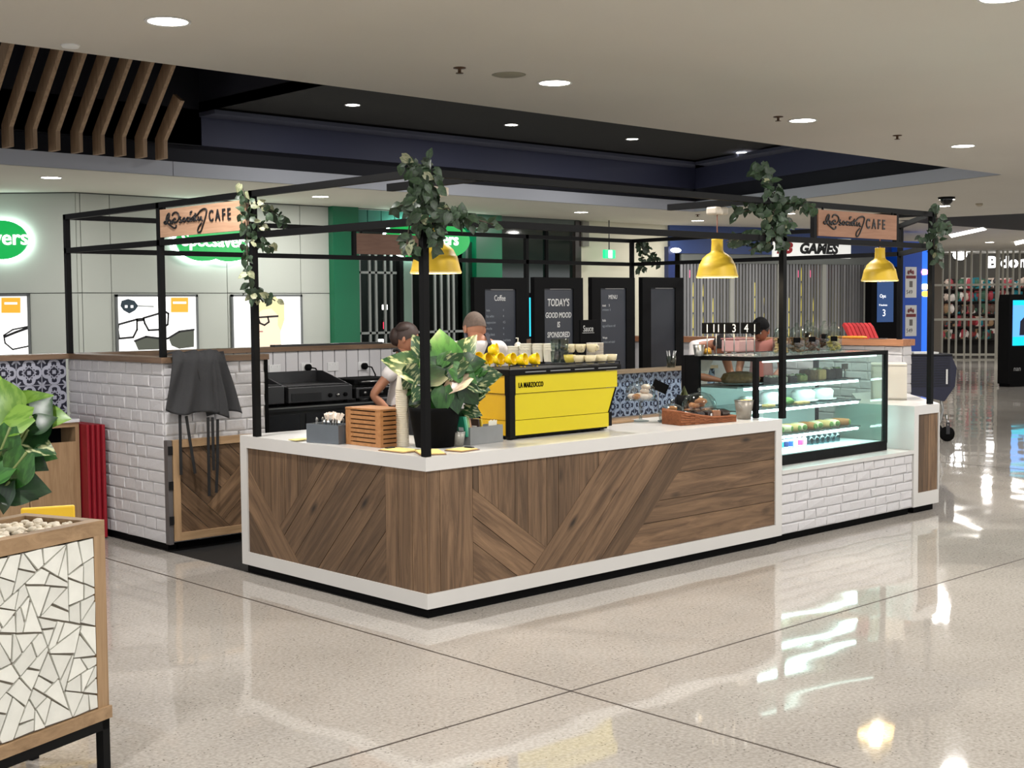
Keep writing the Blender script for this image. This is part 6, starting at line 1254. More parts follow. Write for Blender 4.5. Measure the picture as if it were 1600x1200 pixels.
# ================================================================ PLANTS
def leaf_mesh(nm, m, wid=.42, fold=.10, droop=.22, notch=True, n=9):
    vs = []; fs = []
    for i in range(n+1):
        s = i/n; w = wid*math.sin(math.pi*min(1, (s*.93+.07))**.72)*(1 if s < .98 else 0); y = s; z = -droop*s*s
        y0 = y-(.10 if notch and i == 0 else 0)
        vs += [(-w, y0, z+fold*w*2-.05*math.sin(s*9)*w), (0, y, z), (w, y0, z+fold*w*2+.05*math.sin(s*9)*w)]
    for i in range(n):
        a = i*3; fs += [(a, a+1, a+4, a+3), (a+1, a+2, a+5, a+4)]
    return MB().add(vs, fs, True).mesh(nm, m)
def leaf_mat(nm, c, c2, amt=.5, scale=(9, 2.2, 9), rough=.35):
    if nm in MATS: return MATS[nm]
    m = bpy.data.materials.new(nm); m.use_nodes = True; nt = m.node_tree; L = nt.links; N = nt.nodes.new; b = nt.nodes['Principled BSDF']; b.inputs['Roughness'].default_value = rough
    tc = N('ShaderNodeTexCoord'); mp = N('ShaderNodeMapping'); mp.inputs['Scale'].default_value = scale; L.new(tc.outputs['Object'], mp.inputs['Vector']); oi = N('ShaderNodeObjectInfo')
    ad = N('ShaderNodeVectorMath'); cm = N('ShaderNodeCombineXYZ'); mu = N('ShaderNodeMath'); mu.operation = 'MULTIPLY'; mu.inputs[1].default_value = 31; L.new(oi.outputs['Random'], mu.inputs[0]); L.new(mu.outputs[0], cm.inputs[2]); L.new(mp.outputs[0], ad.inputs[0]); L.new(cm.outputs[0], ad.inputs[1])
    n = N('ShaderNodeTexNoise'); n.inputs['Scale'].default_value = 1; n.inputs['Detail'].default_value = 3; L.new(ad.outputs[0], n.inputs['Vector'])
    r = N('ShaderNodeValToRGB'); e = r.color_ramp.elements; e[0].position = 1-amt-.06; e[0].color = lin(c); e[1].position = 1-amt+.06; e[1].color = lin(c2); L.new(n.outputs[0], r.inputs[0])
    hs = N('ShaderNodeHueSaturation'); m2 = N('ShaderNodeMapRange'); m2.inputs[3].default_value = .7; m2.inputs[4].default_value = 1.3; L.new(oi.outputs['Random'], m2.inputs[0]); L.new(m2.outputs[0], hs.inputs['Value']); L.new(r.outputs[0], hs.inputs['Color']); L.new(hs.outputs[0], b.inputs['Base Color'])
    MATS[nm] = m; return m
LG = leaf_mat('leaf_green', (40, 84, 34), (58, 108, 46), .5); LD = leaf_mat('leaf_dark', (24, 54, 28), (34, 70, 34), .5); LL = leaf_mat('leaf_lime', (104, 148, 52), (130, 170, 70), .5); LV = leaf_mat('leaf_variegated', (36, 74, 38), (186, 190, 142), .43, (11, 3, 11)); LB = leaf_mat('leaf_beige', (176, 160, 134), (150, 130, 110), .5)
VG = leaf_mat('vine_leaf', (32, 50, 32), (48, 70, 44), .5, rough=.5); VP = leaf_mat('vine_leaf_pale', (116, 124, 92), (150, 150, 120), .5, rough=.5)
LM = {k: leaf_mesh('leaf', m) for k, m in dict(g=LG, d=LD, l=LL, v=LV, b=LB).items()}; VM = [leaf_mesh('leaf', VG, .40, .12, .3, True, 4), leaf_mesh('leaf', VP, .40, .12, .3, True, 4)]
BACK = -Fv
def put_leaf(parent, me, p, dirn, nrm, size):
    dirn = dirn.normalized(); x = dirn.cross(nrm).normalized(); z = x.cross(dirn); m = Matrix((x*size, dirn*size, z*size)).transposed().to_4x4(); m.translation = p; return place(me, 'leaf', parent, m)
def img_dir(a): return R2*math.cos(R(a))+U2*math.sin(R(a))
def plant_leaf(parent, axis_pt, px, py, lpx, a, kind, off, ppm):
    p = WP(px, py, Vector(axis_pt)-Fv*off, Fv); d = img_dir(a); sz = lpx/ppm
    d3 = (d+Fv*random.uniform(-.35, .2)).normalized(); n = (-Fv+Vector((0, 0, .5))+Vector((random.uniform(-.4, .4), random.uniform(-.4, .4), random.uniform(-.3, .3)))).normalized()
    put_leaf(parent, LM[kind], p-d3*sz*.5, d3, n, sz); return p-d3*sz*.5
# plant in the black pot on the counter
pc = Vector((.41, .41, H)); t = thing('variegated_plant', 'bushy variegated plant in a black pot behind the corner post', 'plant', pc)
MB().lathe([(0, 0), (.115, 0), (.15, .21), (.155, .235), (.14, .235), (.13, .20), (0, .20)], pc, 32).build('pot', BLK_M, t)
single_ = MB().lathe([(0, .195), (.13, .20)], pc, 24).build('soil', mat('soil', (50, 38, 30), .9), t)
big = [(690, 552, 78, 97, 'g', .02), (634, 570, 66, 155, 'v', .05), (655, 540, 36, 120, 'v', .02), (703, 578, 48, 215, 'v', .08), (727, 545, 50, 62, 'v', .0), (737, 566, 40, 15, 'd', .06), (709, 600, 46, 205, 'b', .12), (691, 626, 40, 262, 'g', .14), (762, 586, 44, 12, 'v', .04), (748, 600, 40, 345, 'v', .08), (640, 592, 40, 230, 'v', .08), (727, 585, 40, 330, 'g', .1), (670, 590, 44, 190, 'd', .1), (655, 612, 34, 235, 'v', .1), (735, 618, 36, 310, 'd', .1), (712, 628, 34, 290, 'd', .12), (676, 570, 40, 150, 'd', .05)]
stems = MB()
for q in big:
    b = plant_leaf(t, pc, *q[:2], q[2]*1.12, q[3], q[4], q[5], 266); stems.tube([pc+Vector((0, 0, .19)), (pc+b)/2+Vector((0, 0, .12)), b], .004, 5)
for k in range(85):
    a = random.uniform(0, 6.28); rr = random.random()**.6; px = 694+66*rr*math.cos(a); py = (596 if k % 3 else 618)+40*rr*math.sin(a); an = math.degrees(math.atan2(-(py-610), px-694))+random.uniform(-35, 35)
    b = plant_leaf(t, pc, px, py, random.uniform(18, 32), an, random.choice('ddgvddg'), random.uniform(-.08, .07), 266)
    if k % 3 == 0: stems.tube([pc+Vector((0, 0, .19)), (pc+b)/2+Vector((0, 0, .08)), b], .003, 5)
stems.build('stems', mat('stem_green', (70, 90, 50), .5), t)
# big leafed plant in the planter
pp_ = P3(.42, .2, hp-.03); t = thing('pothos_plant', 'big-leafed green plant growing from the mosaic planter', 'plant', pp_); stems = MB()
lst = [(8, 612, 66, 110, 'l', .02), (50, 622, 58, 28, 'l', -.03), (52, 646, 78, 62, 'd', .03), (84, 642, 44, 5, 'l', -.02), (18, 652, 58, 200, 'l', .08), (50, 684, 66, 352, 'v', .06), (10, 686, 50, 255, 'g', .1), (44, 706, 58, 335, 'd', .04), (26, 728, 62, 240, 'g', .1), (36, 750, 70, 352, 'd', .05), (6, 768, 46, 250, 'd', .08), (-20, 640, 70, 120, 'g', 0), (-30, 690, 70, 190, 'd', .05), (-15, 730, 60, 210, 'g', .1), (2, 622, 50, 80, 'g', -.06), (30, 636, 46, 40, 'g', -.05), (30, 668, 50, 20, 'g', -.02), (-10, 600, 60, 100, 'l', -.05), (20, 708, 50, 290, 'g', -.03), (-40, 655, 66, 160, 'd', -.05)]
lst = [(a, b+10, c, d, e, f) for a, b, c, d, e, f in lst]+[(60, 705, 50, 340, 'g', -.02), (12, 745, 54, 300, 'g', -.02), (30, 770, 50, 350, 'd', .02), (-12, 770, 60, 260, 'g', .0), (66, 660, 40, 30, 'd', .06), (0, 660, 60, 100, 'd', -.1), (24, 690, 60, 60, 'd', -.1), (5, 720, 60, 80, 'd', -.1)]
for q in lst:
    b = plant_leaf(t, pp_, q[0], q[1], q[2]*1.1, q[3], q[4], q[5], 430); stems.tube([pp_, (pp_+b)/2+Vector((0, 0, .04)), b], .006, 6)
stems.build('stems', mat('stem_pale', (112, 126, 70), .5), t)
# vines on the pergola posts
def vine(base, ppm, paths, n, lpx, lab, pale=.08, dj=.10):
    base = Vector(base); t = thing('hanging_vine', lab, 'vine', base, 'leafy vines on the black frame'); sm = MB(); pts = []
    for path, rad in paths:
        P = [WP(x, y, base, Fv) for x, y in path]; sm.tube(P, .004, 5); tot = sum((P[i+1]-P[i]).length for i in range(len(P)-1))*ppm+rad; pts.append((path, rad, tot))
    sm.build('stem', mat('vine_stem', (60, 50, 36), .7), t); T = sum(q[2]*(1+q[1]/14) for q in pts)
    for path, rad, ln in pts:
        for k in range(max(3, int(n*ln*(1+rad/14)/T))):
            s = random.random()*(len(path)-1); i = min(int(s), len(path)-2); f = s-i; x = path[i][0]+(path[i+1][0]-path[i][0])*f; y = path[i][1]+(path[i+1][1]-path[i][1])*f
            a = random.uniform(0, 360); r = rad*random.random()**.5; x += r*math.cos(R(a)); y += r*math.sin(R(a))
            p = WP(x, y, base-Fv*random.uniform(-dj, dj), Fv); d = (img_dir(random.uniform(200, 340) if random.random() < .6 else random.uniform(0, 360))+Fv*random.uniform(-.5, .5)); nn = (-Fv+Vector((random.uniform(-.7, .7), random.uniform(-.7, .7), random.uniform(-.2, .9)))).normalized()
            put_leaf(t, VM[1 if random.random() < pale else 0], p, d, nn, lpx*random.uniform(.7, 1.25)/ppm)
vine((0, 1.72, 2.3), 247, [([(378, 292), (384, 310), (386, 340), (386, 400), (390, 440), (402, 468)], 9), ([(384, 318), (405, 322), (430, 332), (448, 345)], 8), ([(388, 345), (404, 352), (420, 362)], 9), ([(388, 378), (410, 380), (428, 388)], 8), ([(392, 452), (418, 462), (430, 470)], 5)], 190, 12, 'trailing vine on the post beside the left cafe sign', .16)
vine((0, 0, 2.3), 280, [([(636, 262), (655, 256), (672, 285), (668, 320), (664, 350)], 21), ([(660, 270), (660, 345)], 22), ([(680, 330), (700, 325), (725, 338), (770, 350)], 9), ([(640, 320), (618, 322)], 7), ([(680, 350), (682, 385)], 7), ([(640, 350), (636, 380), (646, 390)], 6), ([(690, 340), (720, 335), (735, 345)], 10)], 280, 17, 'thick vine cluster on top of the front corner post', .05)
vine((3.2, 0, 2.3), 226, [([(1184, 264), (1195, 280), (1206, 300), (1210, 340), (1206, 385)], 14), ([(1210, 300), (1212, 375)], 20), ([(1195, 320), (1165, 330), (1152, 336)], 8), ([(1225, 318), (1250, 316), (1275, 326)], 8), ([(1200, 365), (1160, 372), (1135, 378)], 7), ([(1215, 350), (1238, 345)], 9), ([(1190, 380), (1170, 392)], 6)], 260, 14, 'spreading vine on the middle post by the display case', .05)
vine((5.43, 0, 2.3), 188, [([(1460, 318), (1464, 340), (1460, 370)], 7), ([(1460, 350), (1458, 388)], 11), ([(1445, 372), (1432, 374)], 4), ([(1468, 358), (1486, 352)], 6), ([(1462, 385), (1466, 405)], 8)], 85, 11, 'small vine on the right corner post of the frame', .05)
vine((6.68, 4.40, 2.3), 140, [([(995, 378), (1005, 385), (1003, 410), (998, 430)], 8), ([(1008, 380), (1018, 400), (1030, 412)], 7)], 60, 9, 'small dark vine on the rear corner post', .02)
# ================================================================ SHOPPING TROLLEY
wp = Vector((10.65, 2.69, 0)); TR = Rv.copy(); TF = Vector((Fv.x, Fv.y, 0)).normalized()
t = thing('shopping_trolley', 'dark blue shopping trolley parked beyond the right end of the kiosk', 'trolley', wp+TF*.25-TR*.3); NB = mat('trolley_blue', (17, 20, 46), .45, noise=(5, .1)); NBD = mat('trolley_dark', (14, 15, 24), .5)
def TP(px, py, d=0): p = WP(px, py, wp+TF*d, TF); return ((p-wp).dot(TR), p.z)
T3 = lambda s, z, d: wp+TR*s+TF*d+Vector((0, 0, z))
oa, ob, oc, od_, oe = TP(1400, 556), TP(1487, 556), TP(1495, 575), TP(1492, 604), TP(1476, 627); of = TP(1400, 611)
def tpoly(pts, d0, d1): return MB().prism(pts, d1-d0, lambda a, b, q: T3(a, b, d0+q))
MB().add(*(lambda o: (o.v, o.f))(tpoly([oa, ob, oc, od_, oe, of], 0, .012))).build('near_side_panel', NB, t); tpoly([oa, ob, oc, od_, oe, of], .50, .512).build('far_side_panel', NB, t)
for i in range(12):
    z = of[1]+.06+(oa[1]-of[1]-.09)*i/11; MB().bar(T3(oa[0], z, -.006), T3(ob[0]-.02 if z > oc[1] or True else oc[0], z, -.006), .012, .006).build('moulded_rib', NBD, t)
for a, b in ((ob, oc), (oc, od_), (od_, oe), (oe, of)): MB().prism([(0, 0), (1, 0), (1, 1), (0, 1)], .01, lambda u, v, q: T3(a[0]+(b[0]-a[0])*u-q, a[1]+(b[1]-a[1])*u, .012+v*.49)).build('end_panel', NB, t)
MB().tube([T3(oa[0], oa[1]+.01, 0), T3(ob[0], ob[1]+.01, 0), T3(ob[0], ob[1]+.01, .51), T3(oa[0], oa[1]+.01, .51)], .016, 8, closed=True).build('rim', NBD, t)
h0, h1 = TP(1424, 552, .1), TP(1463, 552, .1); MB().box(0, 1, 0, 1, 0, 1, Matrix(((TR.x*(h1[0]-h0[0]), TF.x*.3, 0, T3(h0[0], 0, 0).x), (TR.y*(h1[0]-h0[0]), TF.y*.3, 0, T3(h0[0], 0, 0).y), (0, 0, .02, oa[1]+.022), (0, 0, 0, 1)))).build('white_flap', mat('flap_white', (206, 206, 204), .4), t)
a, b = TP(1479, 577, 0), TP(1481, 600, 0); tpoly([(a[0]-.01, b[1]), (a[0]+.012, b[1]), (a[0]+.012, a[1]), (a[0]-.01, a[1])], -.014, -.002).build('white_label_strip', mat('flap_white', (206, 206, 204), .4), t)
for d in (0.02, .49):
    q = [TP(1470, 620), TP(1474, 640), TP(1470, 660), TP(1466, 664)]; MB().tube([T3(x, z, d) for x, z in q], .016, 8).build('frame_tube', STEEL, t)
    MB().tube([T3(q[-1][0], q[-1][1], d), T3(-.75, .28, d), T3(-.80, .34, d), T3(oa[0]+.02, of[1]+.02, d)], .014, 8).build('frame_tube', STEEL, t)
    for s in (.0, -.72):
        MB().tube([T3(s-.02, .34, d), T3(s, .26, d-.02), T3(s, .20, d-.022)], .016, 8).build('castor_fork', CHROME, t)
        c = T3(s, .095, d); MB().lathe([(.02, -.022), (.085, -.022), (.094, -.012), (.094, .012), (.085, .022), (.02, .022)], (0, 0, 0), 20, Matrix.Translation(c) @ frame((0, 0, 0), TR, (0, 0, 1)), cap=True).build('castor_wheel', BLK_M, t)
        MB().bar(c+Vector((0, 0, .0))-TF*.03, T3(s, .24, d-.03), .045, .012, TF).build('castor_bracket', DSTEEL, t)
MB().tube([T3(oa[0]-.12, oa[1]+.02, 0), T3(oa[0]-.14, oa[1]+.06, .0), T3(oa[0]-.14, oa[1]+.06, .51), T3(oa[0]-.12, oa[1]+.02, .51)], .016, 8).build('push_handle', NBD, t)
for d in (0, .51): MB().tube([T3(oa[0]-.12, oa[1]+.02, d), T3(oa[0], oa[1], d)], .012, 8).build('handle_arm', NBD, t)
# ================================================================ PEOPLE
SKN = mat('skin_tan', (176, 122, 94), .55, noise=(9, .06), sub=.05); SKD = mat('skin_brown', (150, 96, 72), .55, noise=(9, .06), sub=.05); TEE = mat('white_tee', (226, 220, 218), .85, bump=(18, .5)); TRS = mat('black_trousers', (22, 22, 26), .85); SHO = mat('shoe_black', (16, 16, 16), .5)
def lerp(a, b, f): return a+(b-a)*f
def head_geo(mb, c, fwd, up, s=1.0):
    """head with jaw, brow, nose, lips and ears; local x forward"""
    fwd = Vector(fwd).normalized(); up = Vector(up); lf = up.cross(fwd).normalized(); up = fwd.cross(lf).normalized(); c = Vector(c)
    def P(x, y, z): return c+(fwd*x+lf*y+up*z)*s
    seg, rings = 28, 22; vs = []; fs = []
    for i in range(rings+1):
        th = math.pi*i/rings
        for k in range(seg):
            a = 2*math.pi*k/seg; x = math.sin(th)*math.cos(a); y = math.sin(th)*math.sin(a); z = math.cos(th)
            X = .098*x; Y = .077*y; Z = .118*z
            if z < 0: Y *= 1-.28*(-z)**1.3; X *= (1-.10*(-z)) if x > 0 else (1-.35*(-z)**1.2)
            if x > 0:
                g = math.exp(-(y/.20)**2); X += .024*g*math.exp(-((z+.18)/.16)**2)+.006*g*math.exp(-((z+.52)/.08)**2)+.006*g*math.exp(-((z+.80)/.12)**2)
                for sy in (-.42, .42): X -= .010*math.exp(-((y-sy)/.16)**2-((z-.02)/.10)**2)
                X += .004*math.exp(-((z-.16)/.07)**2)*(abs(y) < .8)
            vs.append(P(X, Y, Z))
    for i in range(rings):
        for k in range(seg): fs.append((i*seg+k, i*seg+(k+1) % seg, (i+1)*seg+(k+1) % seg, (i+1)*seg+k))
    mb.add(vs, fs, True)
    for sy in (-1, 1):
        q = MB().ball((0, 0, 0), .03, 10, 8, (.55, .28, 1)); M4 = Matrix((fwd, lf, up)).transposed().to_4x4(); M4.translation = P(-.008, sy*.079, -.012); mb.add([M4 @ (v*s) for v in q.v], q.f, True)
    return P
def person(name, label, J, fwd_head, up_head, skin, hair, hs=1.0, shirt=TEE, longs=False, cap=False, bun=False, buzz=False, base=None, bc=1.0):
    """J: joint name -> world point"""
    base = base or (lerp(J['ankL'], J['ankR'], .5)); base = Vector((base.x, base.y, 0)); t = thing(name, label, 'person', base)
    V = []; E_ = []; Rr = []; ix = {}
    def add(n, p, r, par=None): ix[n] = len(V); V.append(Vector(p)); Rr.append(r if isinstance(r, tuple) else (r*bc, r*bc)); par is not None and E_.append((ix[par], ix[n])); return n
    add('pel', J['pel'], (.125*bc, .10*bc)); add('wst', lerp(J['pel'], J['chest'], .45), (.115*bc, .085*bc), 'pel'); add('chest', J['chest'], (.135*bc, .095*bc), 'wst'); add('upch', lerp(J['chest'], J['neck'], .55), .10, 'chest'); add('neck', J['neck'], .058, 'upch'); add('nk2', lerp(J['neck'], J['head'], .55), .052, 'neck')
    for s in 'LR':
        add('sh'+s, J['sh'+s], .062, 'upch'); add('ua'+s, lerp(J['sh'+s], J['el'+s], .5), .048, 'sh'+s); add('el'+s, J['el'+s], .040, 'ua'+s); add('fa'+s, lerp(J['el'+s], J['wr'+s], .4), .040, 'el'+s); add('wr'+s, J['wr'+s], .026, 'fa'+s)
        d = (J['wr'+s]-J['el'+s]).normalized(); hd = J.get('hd'+s, d).normalized(); side_ = hd.cross(Vector((0, 0, 1))); side_ = side_.normalized() if side_.length > .1 else Vector((1, 0, 0)); nrm_ = side_.cross(hd)
        pm = J['wr'+s]+hd*.06; add('pm'+s, pm, (.034, .018), 'wr'+s)
        for k, (o_, l_) in enumerate(((-.027, .070), (-.009, .082), (.009, .078), (.026, .062))):
            b = pm+hd*.025+side_*o_; add('f%d%s' % (k, s), b, .0105, 'pm'+s); add('g%d%s' % (k, s), b+hd*l_*.5-nrm_*.010, .0095, 'f%d%s' % (k, s)); add('h%d%s' % (k, s), b+hd*l_*.85-nrm_*.030, .008, 'g%d%s' % (k, s))
        b = J['wr'+s]+hd*.03-side_*.028; add('t0'+s, b, .012, 'wr'+s); add('t1'+s, b+hd*.03-side_*.018, .011, 't0'+s); add('t2'+s, b+hd*.055-side_*.020-nrm_*.012, .009, 't1'+s)
        add('hp'+s, J['hp'+s], .095, 'pel'); add('kn'+s, J['kn'+s], .058, 'hp'+s); add('cf'+s, lerp(J['kn'+s], J['ank'+s], .35), .054, 'kn'+s); add('ank'+s, J['ank'+s], .036, 'cf'+s); add('toe'+s, J['toe'+s], .034, 'ank'+s)
    me = skinned(V, E_, Rr, 1); mb = MB(); mb.add([v.co.copy() for v in me.vertices], [tuple(p.vertices) for p in me.polygons], True); P = head_geo(mb, J['head'], fwd_head, up_head, hs)
    mb.build('body', skin, t)
    # shirt
    V2, E2, R3 = [], [], []; jx = {}
    def a2(n, p, r, par=None): jx[n] = len(V2); V2.append(Vector(p)); R3.append(r); par is not None and E2.append((jx[par], jx[n]))
    a2('pel', J['pel']+Vector((0, 0, -.03)), (.150*bc, .125*bc)); a2('wst', lerp(J['pel'], J['chest'], .45), (.138*bc, .108*bc), 'pel'); a2('chest', J['chest'], (.155*bc, .115*bc), 'wst'); a2('upch', lerp(J['chest'], J['neck'], .55), (.118*bc, .100*bc), 'chest'); a2('col', lerp(J['chest'], J['neck'], .88), (.072, .070), 'upch')
    for s in 'LR':
        a2('sh'+s, J['sh'+s], .080*bc, 'upch')
        if longs: a2('el'+s, J['el'+s], .056, 'sh'+s); a2('wr'+s, J['wr'+s], .040, 'el'+s)
        else: a2('sl'+s, lerp(J['sh'+s], J['el'+s], .55), .068*bc, 'sh'+s)
    obj('shirt', skinned(V2, E2, R3, 2), shirt, t)
    V2, E2, R3 = [], [], []; jx = {}; a2('pel', J['pel'], (.140*bc, .118*bc))
    for s in 'LR': a2('hp'+s, J['hp'+s], .108*bc, 'pel'); a2('kn'+s, J['kn'+s], .074, 'hp'+s); a2('ank'+s, J['ank'+s]+Vector((0, 0, .03)), .056, 'kn'+s)
    obj('trousers', skinned(V2, E2, R3, 2), TRS, t)
    for s in 'LR':
        a = J['ank'+s]; b = J['toe'+s]; d = Vector((b.x-a.x, b.y-a.y, 0)).normalized(); q = Vector((-d.y, d.x, 0)); M4 = Matrix((d, q, Vector((0, 0, 1)))).transposed().to_4x4(); M4.translation = Vector((a.x, a.y, 0))
        MB().box(-.06, .20, -.045, .045, 0, .075, M4, bev=.025).build('shoe', SHO, t)
    # hair
    seg, rings = 28, 14; vs = []; fs = []; sc = 1.035 if buzz else 1.10; lim = 1.75 if not buzz else 1.62
    for i in range(rings+1):
        for k in range(seg):
            a = 2*math.pi*k/seg; front = max(0, math.cos(a)); th = lim*(i/rings)*(1-.42*front); x = math.sin(th)*math.cos(a); y = math.sin(th)*math.sin(a); z = math.cos(th); j = 1+random.uniform(-.012, .012)*(0 if buzz else 1)
            vs.append(P(.098*x*sc*j-.002, .077*y*sc*j, .118*z*(sc if not buzz else 1.02)*j))
    for i in range(rings):
        for k in range(seg): fs.append((i*seg+k, i*seg+(k+1) % seg, (i+1)*seg+(k+1) % seg, (i+1)*seg+k))
    hb = MB().add(vs, fs, True)
    if bun:
        hb.ball(P(-.075, 0, -.01), .066*hs, 14, 10, (1, 1, 1.2), .05).ball(P(-.03, 0, .07), .085*hs, 16, 12, (1, .9, .7), .04)
    hb.build('hair', hair, t)
    for sy in (-.032, .032): MB().ball(P(.083, sy, .004), .011, 10, 8).build('eye', mat('eye_white', (220, 216, 210), .2), t); MB().ball(P(.0925, sy, .003), .005, 8, 6).build('iris', mat('eye_dark', (40, 26, 20), .2), t)
    MB().tube([P(.094, -.022, -.062), P(.101, 0, -.060), P(.094, .022, -.062)], .005, 6).build('lips', mat('lips', (150, 84, 76), .5), t)
    if cap:
        cbm = MB(); vs = []; fs = []
        for i in range(9):
            for k in range(24): a = 2*math.pi*k/24; th = 1.45*i/8; vs.append(P(.108*math.sin(th)*math.cos(a), .088*math.sin(th)*math.sin(a), .02+.118*math.cos(th)))
        for i in range(8):
            for k in range(24): fs.append((i*24+k, i*24+(k+1) % 24, (i+1)*24+(k+1) % 24, (i+1)*24+k))
        cbm.add(vs, fs, True).build('cap_crown', BLK_M, t)
        MB().prism([(.09, -.065), (.15, -.05), (.18, 0), (.15, .05), (.09, .065)], .008, lambda a, b, q: P(a, b, .035+q-(a-.09)*.25)).build('cap_peak', BLK_M, t)
    return t, P
def stand(x, y, fa, h, lean=0, arms=None, tw=0):
    """joints of a standing figure of height h facing angle fa; arms: offsets in (forward,left,up)"""
    f = Vector((math.cos(fa), math.sin(fa), 0)); l = Vector((-f.y, f.x, 0)); k = h/1.75; b = Vector((x, y, 0)); u = Vector((0, 0, 1))
    Q = lambda a, c, d: b+(f*a+l*c+u*d)*k
    J = dict(pel=Q(0, 0, .98), chest=Q(.02+lean*.5, 0, 1.28-.02*lean), neck=Q(.01+lean*.9, 0, 1.50-.12*lean), head=Q(.035+lean*1.15, 0, 1.635-.2*lean), shL=Q(lean*.85, .175, 1.42-.1*lean), shR=Q(lean*.85, -.175, 1.42-.1*lean), hpL=Q(0, .10, .90), hpR=Q(0, -.10, .90), knL=Q(.02, .11, .50), knR=Q(.02, -.11, .50), ankL=Q(-.01, .12, .08), ankR=Q(-.01, -.12, .08), toeL=Q(.14, .14, .04), toeR=Q(.14, -.14, .04))
    ar = arms or {}
    J['elL'] = Q(*ar.get('elL', (.05+lean*.9, .22, 1.14))); J['elR'] = Q(*ar.get('elR', (.05+lean*.9, -.22, 1.14))); J['wrL'] = Q(*ar.get('wrL', (.26+lean*.9, .17, 1.04))); J['wrR'] = Q(*ar.get('wrR', (.26+lean*.9, -.17, 1.04)))
    for n in ('hdL', 'hdR'):
        if n in ar: a_ = ar[n]; J[n] = f*a_[0]+l*a_[1]+u*a_[2]
    return J, f, l
up_v = Vector((0, 0, 1))
# man behind the coffee machine, seen from the back
pm_ = W(744, 520, 1, 1.52); fa = math.atan2(Fv.y, Fv.x)+R(12); J, f, l = stand(pm_.x-.02, 1.50, fa, 1.70, 0, dict(elL=(.10, .27, 1.15), wrL=(.34, .18, 1.05), elR=(.10, -.27, 1.15), wrR=(.34, -.18, 1.05)))
J['head'] += f*.03-up_v*.015
for k_ in ('shL', 'shR', 'neck', 'chest'): J[k_] = J[k_]+up_v*.055
t, P = person('person', 'person with cropped grey hair in white tee and dark straps, behind the coffee machine', J, f*1+l*.35-up_v*.25, up_v+f*.2, SKN, mat('hair_cropped', (104, 88, 78), .8, noise=(60, .2)), 1.0, buzz=True, bc=1.08)
STP = mat('strap_navy', (30, 28, 42), .7)
for s in (1, -1):
    pts = [J['neck']-f*.02+l*s*.075+up_v*.025, J['neck']-f*.095+l*s*.085-up_v*.05, J['chest']-f*.150+l*s*.02+up_v*.03, J['chest']-f*.155-l*s*.09-up_v*.10, J['pel']-f*.13-l*s*.10+up_v*.12]
    mb = MB()
    for a, b in zip(pts, pts[1:]): mb.bar(a, b, .026, .006, f)
    mb.build('apron_strap', STP, t)
# woman with her hand on her hip, turned to the right
pw_ = W(618, 530, 1, 2.62); fa = math.atan2(Rv.y, Rv.x)+R(-2); J, f, l = stand(pw_.x-.0, 2.62, fa, 1.60, .05, dict(elR=(-.17, -.25, 1.15), wrR=(-.01, -.185, .98), hdR=(.6, .3, -.4), elL=(.12, .25, 1.15), wrL=(.33, .15, 1.0)))
t, P = person('person', 'person with dark tied hair and hand on hip, in white tee and black apron', J, f*1-up_v*.3, up_v+f*.15, SKN, mat('hair_brown', (54, 38, 32), .6, noise=(30, .25)), .96, bun=True, bc=.90)
MB().tube([J['neck']-f*.065+up_v*.02, J['neck']-l*.07-f*.02+up_v*.03, J['chest']-l*.09+f*.08+up_v*.06], .012, 6).tube([J['neck']-f*.065+up_v*.02, J['neck']+l*.07-f*.02+up_v*.03, J['chest']+l*.09+f*.08+up_v*.06], .012, 6).build('apron_neck_strap', APB, t)
V2 = [J['pel']+up_v*.05, J['pel']-up_v*.45]; ap = MB(); n = 12; vs = []; fs = []
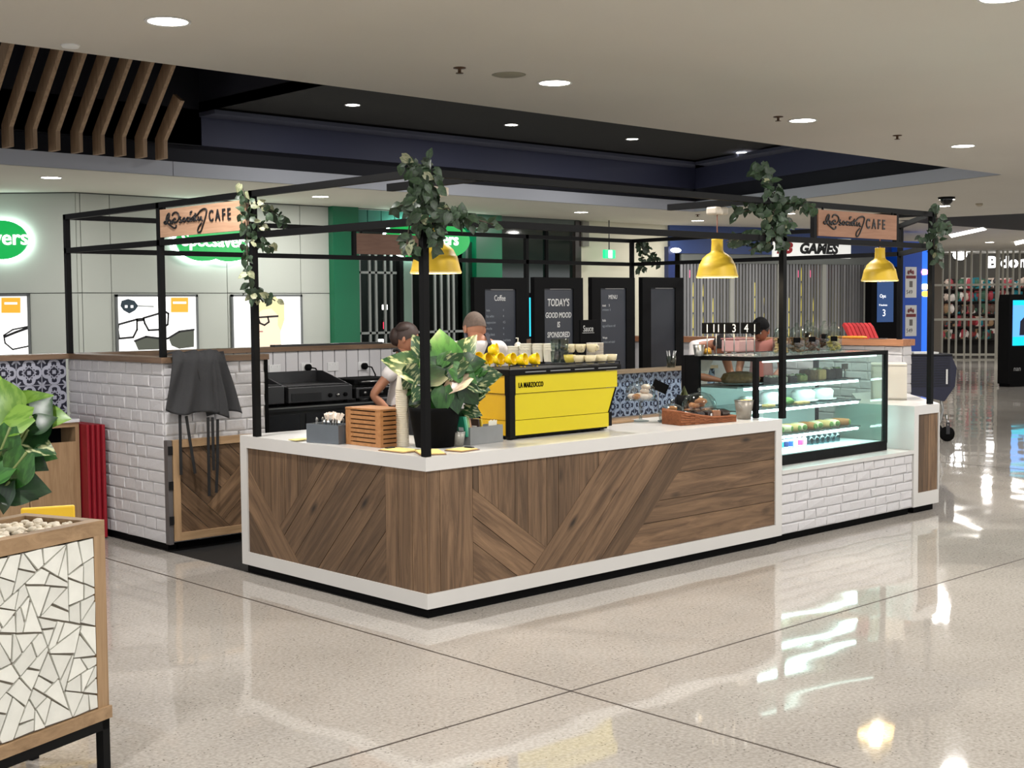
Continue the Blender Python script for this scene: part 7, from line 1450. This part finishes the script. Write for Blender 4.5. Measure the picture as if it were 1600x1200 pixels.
for j in range(7):
    for k in range(n+1): a = -1.5+3.0*k/n; r = .165+.012*j; vs.append(J['pel']+up_v*(.08-.09*j)+f*(r*math.cos(a)*.9)+l*(r*math.sin(a)*1.05))
for j in range(6):
    for k in range(n): fs.append((j*(n+1)+k, j*(n+1)+k+1, (j+1)*(n+1)+k+1, (j+1)*(n+1)+k))
ao = ap.add(vs, fs, True).build('apron_skirt', APB, t); so = ao.modifiers.new('thick', 'SOLIDIFY'); so.thickness = .006
MB().tube([J['pel']+up_v*.07-f*.15+l*.02, J['pel']+up_v*.06-l*.165, J['pel']+up_v*.08+f*.155-l*.05], .008, 6).build('apron_tie', APB, t)
# person stooping behind the display case
ps_ = W(1130, 541, 1, 1.55); fa = math.atan2(-Fv.y, -Fv.x)+R(38); f0 = Vector((math.cos(fa), math.sin(fa), 0)); J, f, l = stand(ps_.x-f0.x*.42+.05, 1.55-f0.y*.42, fa, 1.66, .40)
J['head'] = Vector(ps_); J['neck'] = J['head']-f*.10+up_v*.035; J['chest'] = J['head']-f*.30-up_v*.10; J['shL'] = J['neck']-f*.07+l*.165-up_v*.03; J['shR'] = J['neck']-f*.07-l*.165-up_v*.03
for s, sg in (('L', 1), ('R', -1)): J['el'+s] = J['sh'+s]+f*.06+l*sg*.05-up_v*.26; J['wr'+s] = J['el'+s]+f*.20-up_v*.03-l*sg*.06
person('person', 'stooping person in a white shirt with dark hair behind the table numbers', J, f*.8-up_v*.7, up_v*.8+f*.7, SKD, mat('hair_black', (24, 20, 20), .6), .96, bun=False, bc=.92)
# person in a black cap further back
pk_ = W(1190, 516, 1, 2.2); fa = math.atan2(-Fv.y, -Fv.x)-R(25); J, f, l = stand(pk_.x, 2.2, fa, 1.68, .0); J['head'] = Vector(pk_)+f*.03; J['neck'] = J['head']-f*.04-up_v*.14
person('person', 'person in a black peaked cap and dusky pink top behind the biscuit jars', J, f*1-l*.2-up_v*.35, up_v+f*.3, SKD, mat('hair_black', (24, 20, 20), .6), .98, shirt=mat('pink_top', (150, 96, 88), .85), cap=True, bc=.95)
